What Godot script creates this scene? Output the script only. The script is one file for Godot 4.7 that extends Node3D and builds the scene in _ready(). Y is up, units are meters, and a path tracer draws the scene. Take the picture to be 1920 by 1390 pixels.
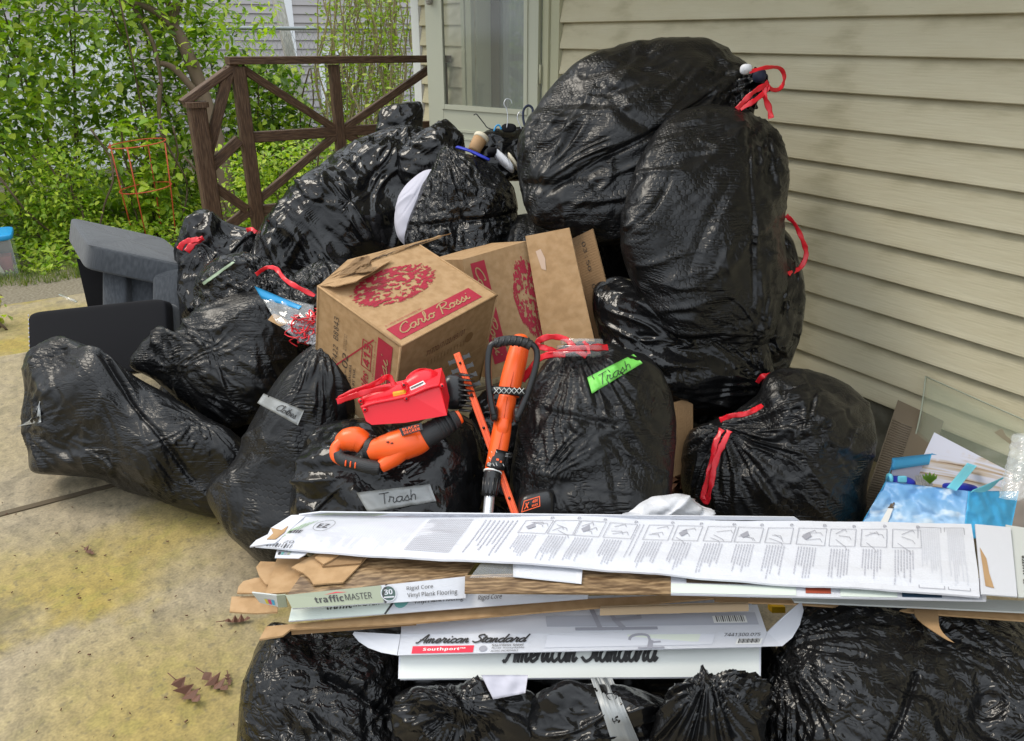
extends Node3D
# A heap of black rubbish bags, cartons and tools beside a clapboard house, on a wet concrete patio with a garden behind.

const EYE := Vector3(0.0, 1.55, 0.0)
const FOC := 1450.0
const WALL := 2.66
var cr: Vector3
var cu: Vector3
var cf: Vector3
var M := {}
var rng := RandomNumberGenerator.new()
var nz := FastNoiseLite.new()
var taken := {}

# ---------------------------------------------------------------- measuring: a direction of sight and a depth give a place
func sight(u: float, v: float) -> Vector3:
	return cr * ((u - 960.0) / FOC) + cu * ((695.0 - v) / FOC) + cf
func at(u: float, v: float, d: float) -> Vector3:
	return EYE + sight(u, v) * d
func lie(u: float, v: float, y: float) -> Vector3:      # where that line of sight meets the height y
	var r := sight(u, v)
	return EYE + r * ((y - EYE.y) / r.y)
func seen(p: Vector3) -> Vector3:
	var q := p - EYE
	var d := q.dot(cf)
	return Vector3(960.0 + FOC * q.dot(cr) / d, 695.0 - FOC * q.dot(cu) / d, d)

# ---------------------------------------------------------------- geometry collector
class Geo:
	var v := PackedVector3Array()
	var uv := PackedVector2Array()
	var ix := PackedInt32Array()
	func vert(p: Vector3, t := Vector2.ZERO) -> int:
		v.append(p); uv.append(t)
		return v.size() - 1
	func tri(a: Vector3, b: Vector3, c: Vector3) -> void:
		var n := v.size()
		v.append(a); v.append(b); v.append(c)
		uv.append(Vector2(a.x + a.z, a.y)); uv.append(Vector2(b.x + b.z, b.y)); uv.append(Vector2(c.x + c.z, c.y))
		ix.append(n); ix.append(n + 1); ix.append(n + 2)
	func quad(a: Vector3, b: Vector3, c: Vector3, d: Vector3, ua := Vector2(0, 0), ub := Vector2(1, 0), uc := Vector2(1, 1), ud := Vector2(0, 1)) -> void:
		var n := v.size()
		v.append(a); v.append(b); v.append(c); v.append(d)
		uv.append(ua); uv.append(ub); uv.append(uc); uv.append(ud)
		for k in [0, 1, 2, 0, 2, 3]: ix.append(n + k)
	func brick(o: Vector3, a: Vector3, b: Vector3, c: Vector3) -> void:     # a box from one corner and three edges
		var la := a.length(); var lb := b.length(); var lc := c.length()
		face(o, b, a, lb, la); face(o + c, a, b, la, lb)
		face(o, a, c, la, lc); face(o + b, c, a, lc, la)
		face(o, c, b, lc, lb); face(o + a, b, c, lb, lc)
	func face(o: Vector3, a: Vector3, b: Vector3, la: float, lb: float) -> void:
		quad(o, o + a, o + a + b, o + b, Vector2(0, 0), Vector2(la, 0), Vector2(la, lb), Vector2(0, lb))
	func cbrick(c: Vector3, a: Vector3, b: Vector3, d: Vector3) -> void:    # centre and half edges
		brick(c - a - b - d, a * 2.0, b * 2.0, d * 2.0)
	func beam(p: Vector3, q: Vector3, w: float, h: float, upv := Vector3.UP) -> void:   # a squared timber with chamfered edges
		var t := (q - p).normalized()
		var s := t.cross(upv).normalized()
		var u := s.cross(t).normalized()
		var ch := minf(w, h) * 0.09
		var sec := []
		for k in [[1, 1], [-1, 1], [-1, -1], [1, -1]]:
			var x: float = k[0] * w / 2; var y: float = k[1] * h / 2
			if k[0] * k[1] > 0:
				sec.append(s * x + u * (y - k[1] * ch)); sec.append(s * (x - k[0] * ch) + u * y)
			else:
				sec.append(s * (x - k[0] * ch) + u * y); sec.append(s * x + u * (y - k[1] * ch))
		var l := (q - p).length()
		var run := 0.0
		for i in 8:
			var a: Vector3 = sec[i]; var b: Vector3 = sec[(i + 1) % 8]
			var e := a.distance_to(b)
			quad(p + a, p + b, q + b, q + a, Vector2(0, run), Vector2(0, run + e), Vector2(l, run + e), Vector2(l, run))
			run += e
		for i in range(1, 7):
			tri(p + sec[0], p + sec[i + 1], p + sec[i]); tri(q + sec[0], q + sec[i], q + sec[i + 1])
	func grid(f: Callable, nx: int, ny: int, su := 1.0, sv := 1.0) -> void:
		var n := v.size()
		for j in ny + 1:
			for i in nx + 1:
				var s := float(i) / nx; var t := float(j) / ny
				v.append(f.call(s, t)); uv.append(Vector2(s * su, t * sv))
		for j in ny:
			for i in nx:
				var a := n + j * (nx + 1) + i
				for k in [a, a + 1, a + nx + 2, a, a + nx + 2, a + nx + 1]: ix.append(k)
	func sheet(f: Callable, nx: int, ny: int, th: float, su := 1.0, sv := 1.0) -> void:   # a sheet with thickness behind the surface f
		var nrm := func(s: float, t: float) -> Vector3:
			var e := 0.02
			var s0 := clampf(s - e, 0, 1); var s1 := clampf(s + e, 0, 1); var t0 := clampf(t - e, 0, 1); var t1 := clampf(t + e, 0, 1)
			var n: Vector3 = (f.call(s1, t) - f.call(s0, t)).cross(f.call(s, t1) - f.call(s, t0)).normalized()
			var m: Vector3 = f.call(s, t)
			return n if n.dot(EYE - m) > 0 else -n
		var g := func(s: float, t: float) -> Vector3: return f.call(s, t) - nrm.call(s, t) * th
		grid(f, nx, ny, su, sv)
		grid(g, nx, ny, su, sv)
		for i in nx:
			var a := float(i) / nx; var b := float(i + 1) / nx
			for t in [0.0, 1.0]: quad(f.call(a, t), f.call(b, t), g.call(b, t), g.call(a, t), Vector2(a * su, 0), Vector2(b * su, 0), Vector2(b * su, th), Vector2(a * su, th))
		for j in ny:
			var a := float(j) / ny; var b := float(j + 1) / ny
			for s in [0.0, 1.0]: quad(f.call(s, a), f.call(s, b), g.call(s, b), g.call(s, a), Vector2(a * sv, 0), Vector2(b * sv, 0), Vector2(b * sv, th), Vector2(a * sv, th))
	func plate(poly: Array, back: Vector3) -> void:       # a polygon of 3-D points on one plane, made thick along back
		var o: Vector3 = poly[0]
		var ex: Vector3 = (poly[1] - o).normalized()
		var nn := back.normalized()
		var ey := nn.cross(ex).normalized()
		ex = ey.cross(nn).normalized()
		var flat := PackedVector2Array()
		for p in poly: flat.append(Vector2((p - o).dot(ex), (p - o).dot(ey)))
		var t := Geometry2D.triangulate_polygon(flat)
		for k in range(0, t.size(), 3):
			for side in 2:
				var n := v.size()
				for m in 3:
					var j: int = t[k + (m if side == 0 else 2 - m)]
					v.append(poly[j] + back * side); uv.append(flat[j])
				for m in 3: ix.append(n + m)
		for k in poly.size():
			var a: Vector3 = poly[k]; var b: Vector3 = poly[(k + 1) % poly.size()]
			quad(a, b, b + back, a + back, Vector2(0, 0), Vector2(a.distance_to(b), 0), Vector2(a.distance_to(b), back.length()), Vector2(0, back.length()))
	func tube(pts: Array, rad: Variant, sides := 8, flat := 1.0, ref := Vector3.UP, caps := true) -> void:
		var n := v.size(); var m := pts.size()
		var run := 0.0
		for i in m:
			var p: Vector3 = pts[i]
			var t: Vector3 = (pts[mini(i + 1, m - 1)] - pts[maxi(i - 1, 0)]).normalized()
			var s := t.cross(ref)
			if s.length() < 0.05: s = t.cross(Vector3(0.3, 0.2, 0.9))
			s = s.normalized()
			var u := s.cross(t).normalized()
			var r: float = rad[i] if rad is Array else rad
			if i: run += p.distance_to(pts[i - 1])
			for k in sides + 1:
				var a := TAU * k / sides
				v.append(p + s * cos(a) * r + u * sin(a) * r * flat)
				uv.append(Vector2(run, TAU * r * k / sides))
		for i in m - 1:
			for k in sides:
				var a := n + i * (sides + 1) + k
				for j in [a, a + 1, a + sides + 2, a, a + sides + 2, a + sides + 1]: ix.append(j)
		if caps:
			for e in [0, m - 1]:
				var c := vert(pts[e])
				for k in sides:
					var a: int = n + e * (sides + 1) + k
					if e == 0: ix.append_array([c, a + 1, a])
					else: ix.append_array([c, a, a + 1])
	func puff(c: Vector3, ax: Vector3, ay: Vector3, az: Vector3, e := 0.35, nu := 28, nv := 18) -> void:    # a rounded block (superellipsoid) with those half axes
		var f := func(s: float, t: float) -> Vector3:
			var a := s * TAU; var b := (t - 0.5) * PI
			var sg := func(x: float, p: float) -> float: return signf(x) * pow(absf(x), p)
			return c + ax * sg.call(cos(b), e) * sg.call(cos(a), e) + az * sg.call(cos(b), e) * sg.call(sin(a), e) + ay * sg.call(sin(b), e)
		grid(f, nu, nv, (ax.length() + az.length()) * 4.0, ay.length() * 2.0)
	func done(smooth := true) -> ArrayMesh:
		var st := SurfaceTool.new()
		st.begin(Mesh.PRIMITIVE_TRIANGLES)
		st.set_smooth_group(0 if smooth else -1)
		for i in v.size():
			st.set_uv(uv[i]); st.add_vertex(v[i])
		for i in ix: st.add_index(i)
		st.generate_normals()
		return st.commit()

# ---------------------------------------------------------------- naming and tagging
func numbered(called: String) -> String:
	var n: int = taken.get(called, 0)
	taken[called] = n + 1
	return called if n == 0 else "%s_%03d" % [called, n]
func tag(o: Node, label := "", category := "", group := "", kind := "") -> Node:
	if label: o.set_meta("label", label)
	if category: o.set_meta("category", category)
	if group: o.set_meta("group", group)
	if kind: o.set_meta("kind", kind)
	return o
func thing(called: String, label: String, category: String, where := Vector3.ZERO, group := "") -> Node3D:
	var o := Node3D.new()
	o.name = numbered(called)
	add_child(o)
	o.position = where
	tag(o, label, category, group)
	return o
func put(called: String, mesh: Mesh, m: Material, parent: Node3D = null) -> MeshInstance3D:   # a mesh in world coordinates, hung under parent
	var o := MeshInstance3D.new()
	o.mesh = mesh
	o.material_override = m
	if parent == null:
		o.name = numbered(called); add_child(o)
	else:
		o.name = called; parent.add_child(o, true)
		o.position = -parent.global_position
	return o
func geo(called: String, g: Geo, m: Material, parent: Node3D = null, smooth := true) -> MeshInstance3D:
	return put(called, g.done(smooth), m, parent)
func ground_set(called: String, mesh: Mesh, m: Material) -> MeshInstance3D:
	var o := put(called, mesh, m)
	o.set_meta("kind", "structure")
	return o

# ---------------------------------------------------------------- curves
func curve(pts: Array, per := 6, closed := false) -> Array:
	var out := []
	var n := pts.size()
	for i in (n if closed else n - 1):
		var a = pts[(i - 1 + n) % n] if closed else pts[maxi(i - 1, 0)]
		var b = pts[i]
		var c = pts[(i + 1) % n]
		var d = pts[(i + 2) % n] if closed else pts[mini(i + 2, n - 1)]
		for k in per: out.append(b.cubic_interpolate(c, a, d, float(k) / per))
	if not closed: out.append(pts[n - 1])
	return out
func along(flat: Array) -> Array:       # [u, v, d, u, v, d ...] to places
	var out := []
	for i in range(0, flat.size(), 3): out.append(at(flat[i], flat[i + 1], flat[i + 2]))
	return out
func corners4(a: Vector3, b: Vector3, c: Vector3, d: Vector3, sag := 0.0) -> Callable:   # surface over (s, t): a = (0,0), b = (1,0), c = (1,1), d = (0,1)
	var n := (b - a).cross(d - a).normalized()
	return func(s: float, t: float) -> Vector3:
		return a.lerp(b, s).lerp(d.lerp(c, s), t) + n * sag * sin(PI * s)
func quad_px(f: Array, sag := 0.0) -> Callable:     # four corners, each u, v, depth
	var p := along(f)
	return corners4(p[0], p[1], p[2], p[3], sag)
func wavy(f: Callable, amp: float, fr: float, sd := 0.0) -> Callable:
	return func(s: float, t: float) -> Vector3:
		var p: Vector3 = f.call(s, t)
		return p + (EYE - p).normalized() * amp * nz.get_noise_3d(p.x * fr + sd, p.y * fr, p.z * fr)

# ---------------------------------------------------------------- printing on surfaces: ink is thin geometry on the face that is seen
func face_of(f: Callable, s: float, t: float) -> Vector3:
	var e := 0.01
	var n: Vector3 = (f.call(s + e, t) - f.call(s - e, t)).cross(f.call(s, t + e) - f.call(s, t - e)).normalized()
	var p: Vector3 = f.call(s, t)
	return n if n.dot(EYE - p) > 0 else -n
func ink_rect(g: Geo, f: Callable, s0: float, t0: float, s1: float, t1: float, lift := 0.0013, nx := 1, ny := 1) -> void:
	var up := face_of(f, (s0 + s1) / 2, (t0 + t1) / 2) * lift
	g.grid(func(s: float, t: float) -> Vector3: return f.call(lerpf(s0, s1, s), lerpf(t0, t1, t)) + up, nx, ny)
func ink_line(g: Geo, f: Callable, pts: Array, w: float, lift := 0.0018) -> void:      # pts in (s, t); w in metres
	var p := []
	for q in pts: p.append(f.call(q.x, q.y) + face_of(f, q.x, q.y) * lift)
	for i in p.size() - 1:
		var d: Vector3 = p[i + 1] - p[i]
		if d.length() < 1e-6: continue
		var n := face_of(f, pts[i].x, pts[i].y)
		var side := d.normalized().cross(n) * w / 2
		var e := d.normalized() * w * 0.3
		g.quad(p[i] - side - e, p[i + 1] - side + e, p[i + 1] + side + e, p[i] + side - e)
func ink_poly(g: Geo, f: Callable, pts: Array, lift := 0.0017) -> void:
	var flat := PackedVector2Array(pts)
	var t := Geometry2D.triangulate_polygon(flat)
	for k in range(0, t.size(), 3):
		var q := []
		for m in 3:
			var c: Vector2 = flat[t[k + m]]
			q.append(f.call(c.x, c.y) + face_of(f, c.x, c.y) * lift)
		g.tri(q[0], q[1], q[2])
func ink_text(g: Geo, f: Callable, words: String, o: Vector2, ex: Vector2, ey: Vector2, serif := false, bold := false, slant := 0.0, mono := false, lift := 0.0021) -> void:   # letters filling the parallelogram o, ex, ey in (s, t)
	var tm := TextMesh.new()
	var sf := SystemFont.new()
	sf.font_names = PackedStringArray(["Droid Sans Mono" if mono else "Droid Serif" if serif else "Droid Sans"])
	if bold: sf.font_weight = 700
	tm.font = sf
	tm.font_size = 32
	tm.pixel_size = 0.01
	tm.depth = 0.0
	tm.curve_step = 2.0
	tm.text = words
	var arr := tm.get_mesh_arrays()
	if arr.is_empty() or arr[Mesh.ARRAY_VERTEX] == null: return
	var vs: PackedVector3Array = arr[Mesh.ARRAY_VERTEX]
	var id = arr[Mesh.ARRAY_INDEX]
	if vs.is_empty(): return
	var lo := vs[0]; var hi := vs[0]
	for p in vs:
		lo = Vector3(minf(lo.x, p.x), minf(lo.y, p.y), 0); hi = Vector3(maxf(hi.x, p.x), maxf(hi.y, p.y), 0)
	var base := g.v.size()
	for p in vs:
		var x := (p.x - lo.x) / (hi.x - lo.x); var y := (p.y - lo.y) / (hi.y - lo.y)
		var c := o + ex * (x + slant * (y - 0.5)) + ey * y
		g.v.append(f.call(c.x, c.y) + face_of(f, c.x, c.y) * lift); g.uv.append(c)
	if id == null:
		for k in vs.size(): g.ix.append(base + k)
	else:
		for k in id: g.ix.append(base + k)

const SCRIPT := {
	"a": [1.0, [0.78, 0.92, 0.45, 1.02, 0.10, 0.7, 0.12, 0.22, 0.40, 0.0, 0.68, 0.35, 0.80, 0.98, 0.76, 0.3, 0.88, 0.02, 1.05, 0.25]],
	"r": [0.85, [0.0, 0.25, 0.2, 0.9, 0.22, 1.15, 0.46, 0.98, 0.62, 0.9, 0.52, 0.4, 0.64, 0.03, 0.9, 0.25]],
	"l": [0.55, [0.0, 0.25, 0.35, 1.2, 0.42, 2.0, 0.25, 2.0, 0.18, 1.0, 0.25, 0.1, 0.45, 0.02, 0.6, 0.25]],
	"o": [0.9, [0.5, 1.0, 0.15, 0.75, 0.12, 0.25, 0.4, 0.0, 0.7, 0.3, 0.65, 0.85, 0.42, 0.98, 0.6, 0.8, 0.95, 0.85]],
	"s": [0.72, [0.0, 0.25, 0.35, 0.9, 0.42, 1.05, 0.5, 0.6, 0.55, 0.15, 0.3, 0.0, 0.12, 0.12, 0.4, 0.02, 0.75, 0.25]],
	"i": [0.5, [0.0, 0.25, 0.2, 0.95, 0.18, 0.25, 0.35, 0.02, 0.55, 0.25], [0.34, 1.45, 0.37, 1.52]],
	"m": [1.2, [0.0, 0.2, 0.15, 0.95, 0.15, 0.0, 0.17, 0.5, 0.4, 0.98, 0.52, 0.8, 0.5, 0.0, 0.52, 0.5, 0.75, 0.98, 0.88, 0.8, 0.86, 0.2, 1.0, 0.02, 1.2, 0.25]],
	"n": [0.85, [0.0, 0.2, 0.15, 0.95, 0.15, 0.0, 0.17, 0.5, 0.4, 0.98, 0.53, 0.8, 0.5, 0.2, 0.64, 0.02, 0.85, 0.25]],
	"e": [0.76, [0.0, 0.25, 0.6, 0.6, 0.5, 1.0, 0.2, 0.85, 0.12, 0.35, 0.38, 0.0, 0.8, 0.25]],
	"c": [0.72, [0.65, 0.85, 0.45, 1.0, 0.15, 0.75, 0.13, 0.3, 0.4, 0.0, 0.75, 0.25]],
	"t": [0.52, [0.0, 0.25, 0.3, 1.6, 0.22, 0.5, 0.3, 0.05, 0.55, 0.25], [0.05, 1.1, 0.55, 1.15]],
	"d": [1.0, [0.7, 0.85, 0.45, 1.0, 0.12, 0.75, 0.1, 0.3, 0.35, 0.0, 0.65, 0.3, 0.85, 2.0, 0.75, 0.4, 0.85, 0.02, 1.05, 0.25]],
	"h": [0.8, [0.15, 2.0, 0.1, 0.0, 0.14, 0.6, 0.4, 1.0, 0.6, 0.8, 0.58, 0.0]],
	"C": [1.25, [1.2, 1.6, 1.1, 2.0, 0.5, 1.7, 0.1, 0.9, 0.2, 0.2, 0.7, -0.05, 1.3, 0.35]],
	"R": [1.45, [0.3, -0.3, 0.55, 1.9], [0.05, 1.5, 0.45, 2.0, 1.0, 2.1, 1.4, 1.7, 1.15, 1.15, 0.6, 1.0, 0.95, 0.5, 1.3, 0.02, 1.6, 0.25]],
	"A": [1.3, [0.0, 0.1, 0.3, 0.15, 1.0, 2.0, 1.05, 1.0, 1.1, 0.0], [0.35, 0.75, 1.15, 0.7]],
	"S": [1.2, [1.2, 1.7, 1.0, 2.0, 0.5, 1.8, 0.5, 1.4, 1.0, 0.9, 1.0, 0.3, 0.5, 0.0, 0.05, 0.3]],
	"T": [0.95, [0.0, 1.9, 1.1, 2.0], [0.55, 1.95, 0.45, 0.0]],
	"D": [1.25, [0.2, 2.0, 0.15, 0.0, 0.7, 0.2, 1.1, 1.0, 0.7, 1.9, 0.1, 2.0]],
	" ": [0.5],
}
func ink_script(g: Geo, f: Callable, words: String, o: Vector2, ex: Vector2, ey: Vector2, w: float, slant := 0.3) -> void:   # handwriting; ey is the height of a capital
	var total := 0.0
	for ch in words: total += SCRIPT[ch][0]
	var x := 0.0
	for ch in words:
		var l: Array = SCRIPT[ch]
		for k in range(1, l.size()):
			var pts := []
			for j in range(0, l[k].size(), 2):
				var py: float = l[k][j + 1] / 2.0
				pts.append(o + ex * ((x + l[k][j] + slant * l[k][j + 1]) / (total + slant * 2.0)) + ey * py)
			ink_line(g, f, curve(pts, 4), w, 0.0026)
		x += l[0]

# ---------------------------------------------------------------- materials
func lin(r: float, g: float, b: float) -> Color:
	return Color(r, g, b).linear_to_srgb()
func mat(called: String, c: Color, rough := 0.8, metal := 0.0, spec := 0.5) -> StandardMaterial3D:
	var m := StandardMaterial3D.new()
	m.resource_name = called
	m.albedo_color = c
	m.roughness = rough
	m.metallic = metal
	m.metallic_specular = spec
	M[called] = m
	return m
func floats(w: int, h: int, f: Callable) -> ImageTexture:    # a height picture with seamless edges
	var a := PackedFloat32Array()
	a.resize(w * h)
	var mg := w / 8
	for y in h:
		for x in w:
			var z: float = f.call(x, y)
			var bx := x < mg; var by := y < mg
			if bx or by:
				var tx := float(x) / mg if bx else 1.0
				var ty := float(y) / mg if by else 1.0
				tx = tx * tx * (3.0 - 2.0 * tx); ty = ty * ty * (3.0 - 2.0 * ty)
				var z2: float = f.call(x + w, y) if bx else z
				var z3: float = f.call(x, y + h) if by else z
				var z4: float = f.call(x + w, y + h) if bx and by else (z2 if bx else z3)
				if not by: z = lerpf(z2, z, tx)
				elif not bx: z = lerpf(z3, z, ty)
				else: z = lerpf(lerpf(z4, z3, tx), lerpf(z2, z, tx), ty)
			a[y * w + x] = z
	return ImageTexture.create_from_image(Image.create_from_data(w, h, false, Image.FORMAT_RF, a.to_byte_array()))
func noise(sd: int, fr: float, oct := 1, kind := FastNoiseLite.TYPE_SIMPLEX_SMOOTH) -> FastNoiseLite:
	var n := FastNoiseLite.new()
	n.seed = sd
	n.noise_type = kind
	n.frequency = fr
	n.fractal_type = FastNoiseLite.FRACTAL_FBM if oct > 1 else FastNoiseLite.FRACTAL_NONE
	n.fractal_octaves = oct
	return n
func tinted(sd: int, fr: float, oct: int, cols: Array, size := 512) -> NoiseTexture2D:     # noise through a ramp of colours
	var t := NoiseTexture2D.new()
	t.width = size; t.height = size; t.seamless = true
	t.noise = noise(sd, fr, oct)
	var g := Gradient.new()
	g.offsets = PackedFloat32Array(); g.colors = PackedColorArray()
	var off := PackedFloat32Array(); var cc := PackedColorArray()
	for i in range(0, cols.size(), 2):
		off.append(cols[i]); cc.append(cols[i + 1])
	g.offsets = off; g.colors = cc
	t.color_ramp = g
	return t

func make_materials() -> void:
	# --- black polythene: three kinds of film
	var n1 := noise(11, 0.011); var n2 := noise(12, 0.024); var n3 := noise(13, 0.055); var n4 := noise(14, 0.004); var nw := noise(15, 0.012)
	var hexes := func(x: float, y: float, nx: float, ny: float, w: float) -> float:     # a staggered lattice of raised cells
		var gx := x / w * nx; var gy := y / w * ny
		var best := 9.0
		for r in 2:
			var row := floorf(gy) + r
			var sh := 0.5 if posmod(int(row), 2) == 1 else 0.0
			var cx := roundf(gx - sh) + sh
			var dx := gx - cx; var dy := (gy - row) * 0.87
			best = minf(best, dx * dx + dy * dy)
		return smoothstep(0.30, 0.10, best)
	var waves := []       # straight creases in many directions: film folds into flat facets with sharp edges
	var wr := RandomNumberGenerator.new(); wr.seed = 404
	for i in 34:
		var kx := 0; var ky := 0
		var want := lerpf(1.6, 15.0, i / 33.0)
		var an := wr.randf() * PI
		kx = roundi(cos(an) * want); ky = roundi(sin(an) * want)
		waves.append([kx, ky, wr.randf(), 1.0 / maxf(1.0, Vector2(kx, ky).length()), wr.randf_range(0, 900)])
	var facets := func(x: float, y: float, wx: float, first: int, last: int) -> float:
		var h := 0.0
		for i in range(first, last):
			var w: Array = waves[i]
			var t: float = (w[0] * x + w[1] * y) / 768.0 + w[2] + wx * 0.16 * (1 if i % 2 else -1)
			t = absf(t - floorf(t) - 0.5) * 2.0
			h += t * w[3] * (1.0 if i % 3 else -1.0)
		return h
	var embossed := floats(768, 768, func(x: int, y: int) -> float:
		var wx := nw.get_noise_2d(x, y); var wy := nw.get_noise_2d(x + 900, y + 300)
		var mk := clampf(0.6 + n4.get_noise_2d(x, y) * 1.1, 0.0, 1.0)
		var lines := absf(n2.get_noise_2d(x * 0.22 + wx * 9.0, y * 1.7)) * smoothstep(0.0, 0.4, n4.get_noise_2d(x + 400, y + 90))
		return hexes.call(x + wx * 5.0, y + wy * 5.0, 24.0, 28.0, 768.0) * 0.31 * (0.15 + 0.85 * mk) + lines * 0.75 + facets.call(x, y, wx, 3, 16) * 1.35)
	var crumpled := floats(768, 768, func(x: int, y: int) -> float:
		var wx := nw.get_noise_2d(x * 0.6, y * 0.6)
		var mk := smoothstep(-0.35, 0.35, n4.get_noise_2d(x, y))
		return facets.call(x, y, wx, 2, 15) + facets.call(x, y, wx, 15, 26) * mk + 0.012 * absf(n3.get_noise_2d(x, y)))
	var wrinkled := floats(768, 768, func(x: int, y: int) -> float:
		var wx := nw.get_noise_2d(x, y); var wy := nw.get_noise_2d(x + 200, y + 100)
		var mk := smoothstep(-0.3, 0.3, n4.get_noise_2d(x, y))
		return facets.call(x, y, wx * 1.6, 6, 22) * 0.8 + facets.call(x, y, wx * 1.6, 22, 34) * (0.4 + 0.6 * mk) + hexes.call(x + wx * 14.0, y + wy * 14.0, 26.0, 30.0, 768.0) * 0.03 + absf(n2.get_noise_2d(x + wx * 30.0, y * 1.4 + wy * 30.0)) * 0.10)
	for k in [["bag_embossed", embossed, 0.33, 0.36], ["bag_crumpled", crumpled, 0.17, 0.75], ["bag_wrinkled", wrinkled, 0.22, 0.40]]:
		var m := mat(k[0], lin(0.0065, 0.0065, 0.007), k[2], 0.0, 0.44)
		m.heightmap_enabled = true
		m.heightmap_texture = k[1]
		m.heightmap_scale = {"bag_embossed": 0.26, "bag_crumpled": 2.4, "bag_wrinkled": 1.5}[k[0]]
		m.uv1_scale = Vector3(1, 1, 1) / k[3]
	# --- drawstrings, tapes
	mat("red_plastic_film", lin(0.68, 0.013, 0.025), 0.32)
	var tp := mat("silver_tape", lin(0.28, 0.29, 0.29), 0.42, 0.2)
	tp.heightmap_enabled = true; tp.heightmap_texture = crumpled; tp.heightmap_scale = 0.35; tp.uv1_scale = Vector3(0.4, 0.3, 1)
	var gt := mat("green_tape", lin(0.17, 0.58, 0.09), 0.5)
	gt.heightmap_enabled = true; gt.heightmap_texture = crumpled; gt.heightmap_scale = 0.2; gt.uv1_scale = Vector3(0.5, 0.3, 1)
	mat("marker_ink", lin(0.02, 0.02, 0.022), 0.6)
	# --- cardboard
	var kt := tinted(31, 0.02, 4, [0.25, lin(0.365, 0.222, 0.104), 0.5, lin(0.405, 0.25, 0.12), 0.8, lin(0.435, 0.275, 0.14)])
	var flutes := floats(256, 256, func(x: int, y: int) -> float: return sin(TAU * y / 16.0) * 0.5 + n2.get_noise_2d(x * 2.0, y * 2.0) * 0.8)
	var k := mat("kraft_board", Color.WHITE, 0.78)
	k.albedo_texture = kt; k.uv1_scale = Vector3(2.5, 2.5, 1)
	k.heightmap_enabled = true; k.heightmap_texture = flutes; k.heightmap_scale = 0.012
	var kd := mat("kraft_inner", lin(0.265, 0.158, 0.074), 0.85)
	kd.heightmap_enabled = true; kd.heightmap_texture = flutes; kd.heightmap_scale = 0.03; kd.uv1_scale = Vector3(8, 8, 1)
	mat("kraft_core", lin(0.22, 0.13, 0.06), 0.9)
	mat("carmine_ink", lin(0.36, 0.012, 0.035), 0.62)
	mat("dark_print", lin(0.045, 0.035, 0.03), 0.7)
	var wc := mat("white_card", lin(0.61, 0.62, 0.665), 0.5)
	wc.heightmap_enabled = true; wc.heightmap_texture = flutes; wc.heightmap_scale = 0.012; wc.uv1_scale = Vector3(4, 4, 1)
	mat("grey_card", lin(0.52, 0.54, 0.52), 0.55)
	mat("sage_card", lin(0.30, 0.33, 0.24), 0.5)
	mat("pale_sage_card", lin(0.62, 0.68, 0.62), 0.5)
	mat("grey_print", lin(0.30, 0.30, 0.34), 0.6)
	mat("fine_print", lin(0.40, 0.40, 0.45), 0.6)
	mat("pale_print", lin(0.56, 0.57, 0.62), 0.6)
	mat("black_print", lin(0.03, 0.028, 0.028), 0.5)
	mat("red_print", lin(0.72, 0.012, 0.045), 0.5)
	mat("rust_print", lin(0.32, 0.06, 0.03), 0.5)
	mat("navy_print", lin(0.02, 0.05, 0.09), 0.5)
	mat("teal_print", lin(0.12, 0.32, 0.30), 0.5)
	mat("yellow_print", lin(0.65, 0.52, 0.05), 0.5)
	mat("magenta_print", lin(0.55, 0.06, 0.2), 0.5)
	mat("cyan_print", lin(0.06, 0.35, 0.55), 0.5)
	var wd := mat("oak_print", Color.WHITE, 0.42)
	var og := noise(41, 0.05, 4)
	wd.albedo_texture = colours(1024, 256, func(x: int, y: int) -> Color:
		var w := og.get_noise_2d(x * 0.12, y * 0.5) + 0.5 * og.get_noise_2d(x * 0.3 + 300, y * 2.4)
		var t := clampf(0.5 + w * 0.9 + 0.25 * sin((y + 26.0 * og.get_noise_2d(x * 0.09, y * 0.12)) * 0.22), 0.0, 1.0)
		return lin(0.10, 0.058, 0.028).lerp(lin(0.32, 0.215, 0.115), t))
	var tf := mat("clear_film", Color(1, 1, 1, 0.10), 0.08)
	tf.transparency = BaseMaterial3D.TRANSPARENCY_ALPHA
	var cp := mat("clear_plastic", Color(0.93, 0.95, 0.96, 0.12), 0.08)
	cp.transparency = BaseMaterial3D.TRANSPARENCY_ALPHA
	# --- tools
	mat("orange_plastic", lin(0.93, 0.115, 0.015), 0.34)
	mat("dark_orange_paint", lin(0.72, 0.09, 0.015), 0.42)
	var rb := mat("black_rubber", lin(0.022, 0.022, 0.023), 0.55)
	rb.heightmap_enabled = true; rb.heightmap_texture = flutes; rb.heightmap_scale = 0.02; rb.uv1_scale = Vector3(14, 14, 1)
	mat("black_gloss", lin(0.012, 0.012, 0.013), 0.28)
	mat("red_plastic", lin(0.80, 0.009, 0.022), 0.33)
	mat("yellow_plastic", lin(0.62, 0.36, 0.01), 0.4)
	mat("aluminium", lin(0.62, 0.63, 0.65), 0.34, 0.7)
	mat("steel", lin(0.45, 0.46, 0.48), 0.35, 0.85)
	mat("white_label", lin(0.72, 0.72, 0.70), 0.5)
	# --- the house
	var sd := mat("siding_paint", Color.WHITE, 0.55)
	sd.albedo_texture = tinted(51, 0.006, 5, [0.08, lin(0.41, 0.365, 0.235), 0.42, lin(0.55, 0.495, 0.34), 0.9, lin(0.585, 0.535, 0.38)])
	sd.uv1_scale = Vector3(0.8, 2.0, 1)
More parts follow.
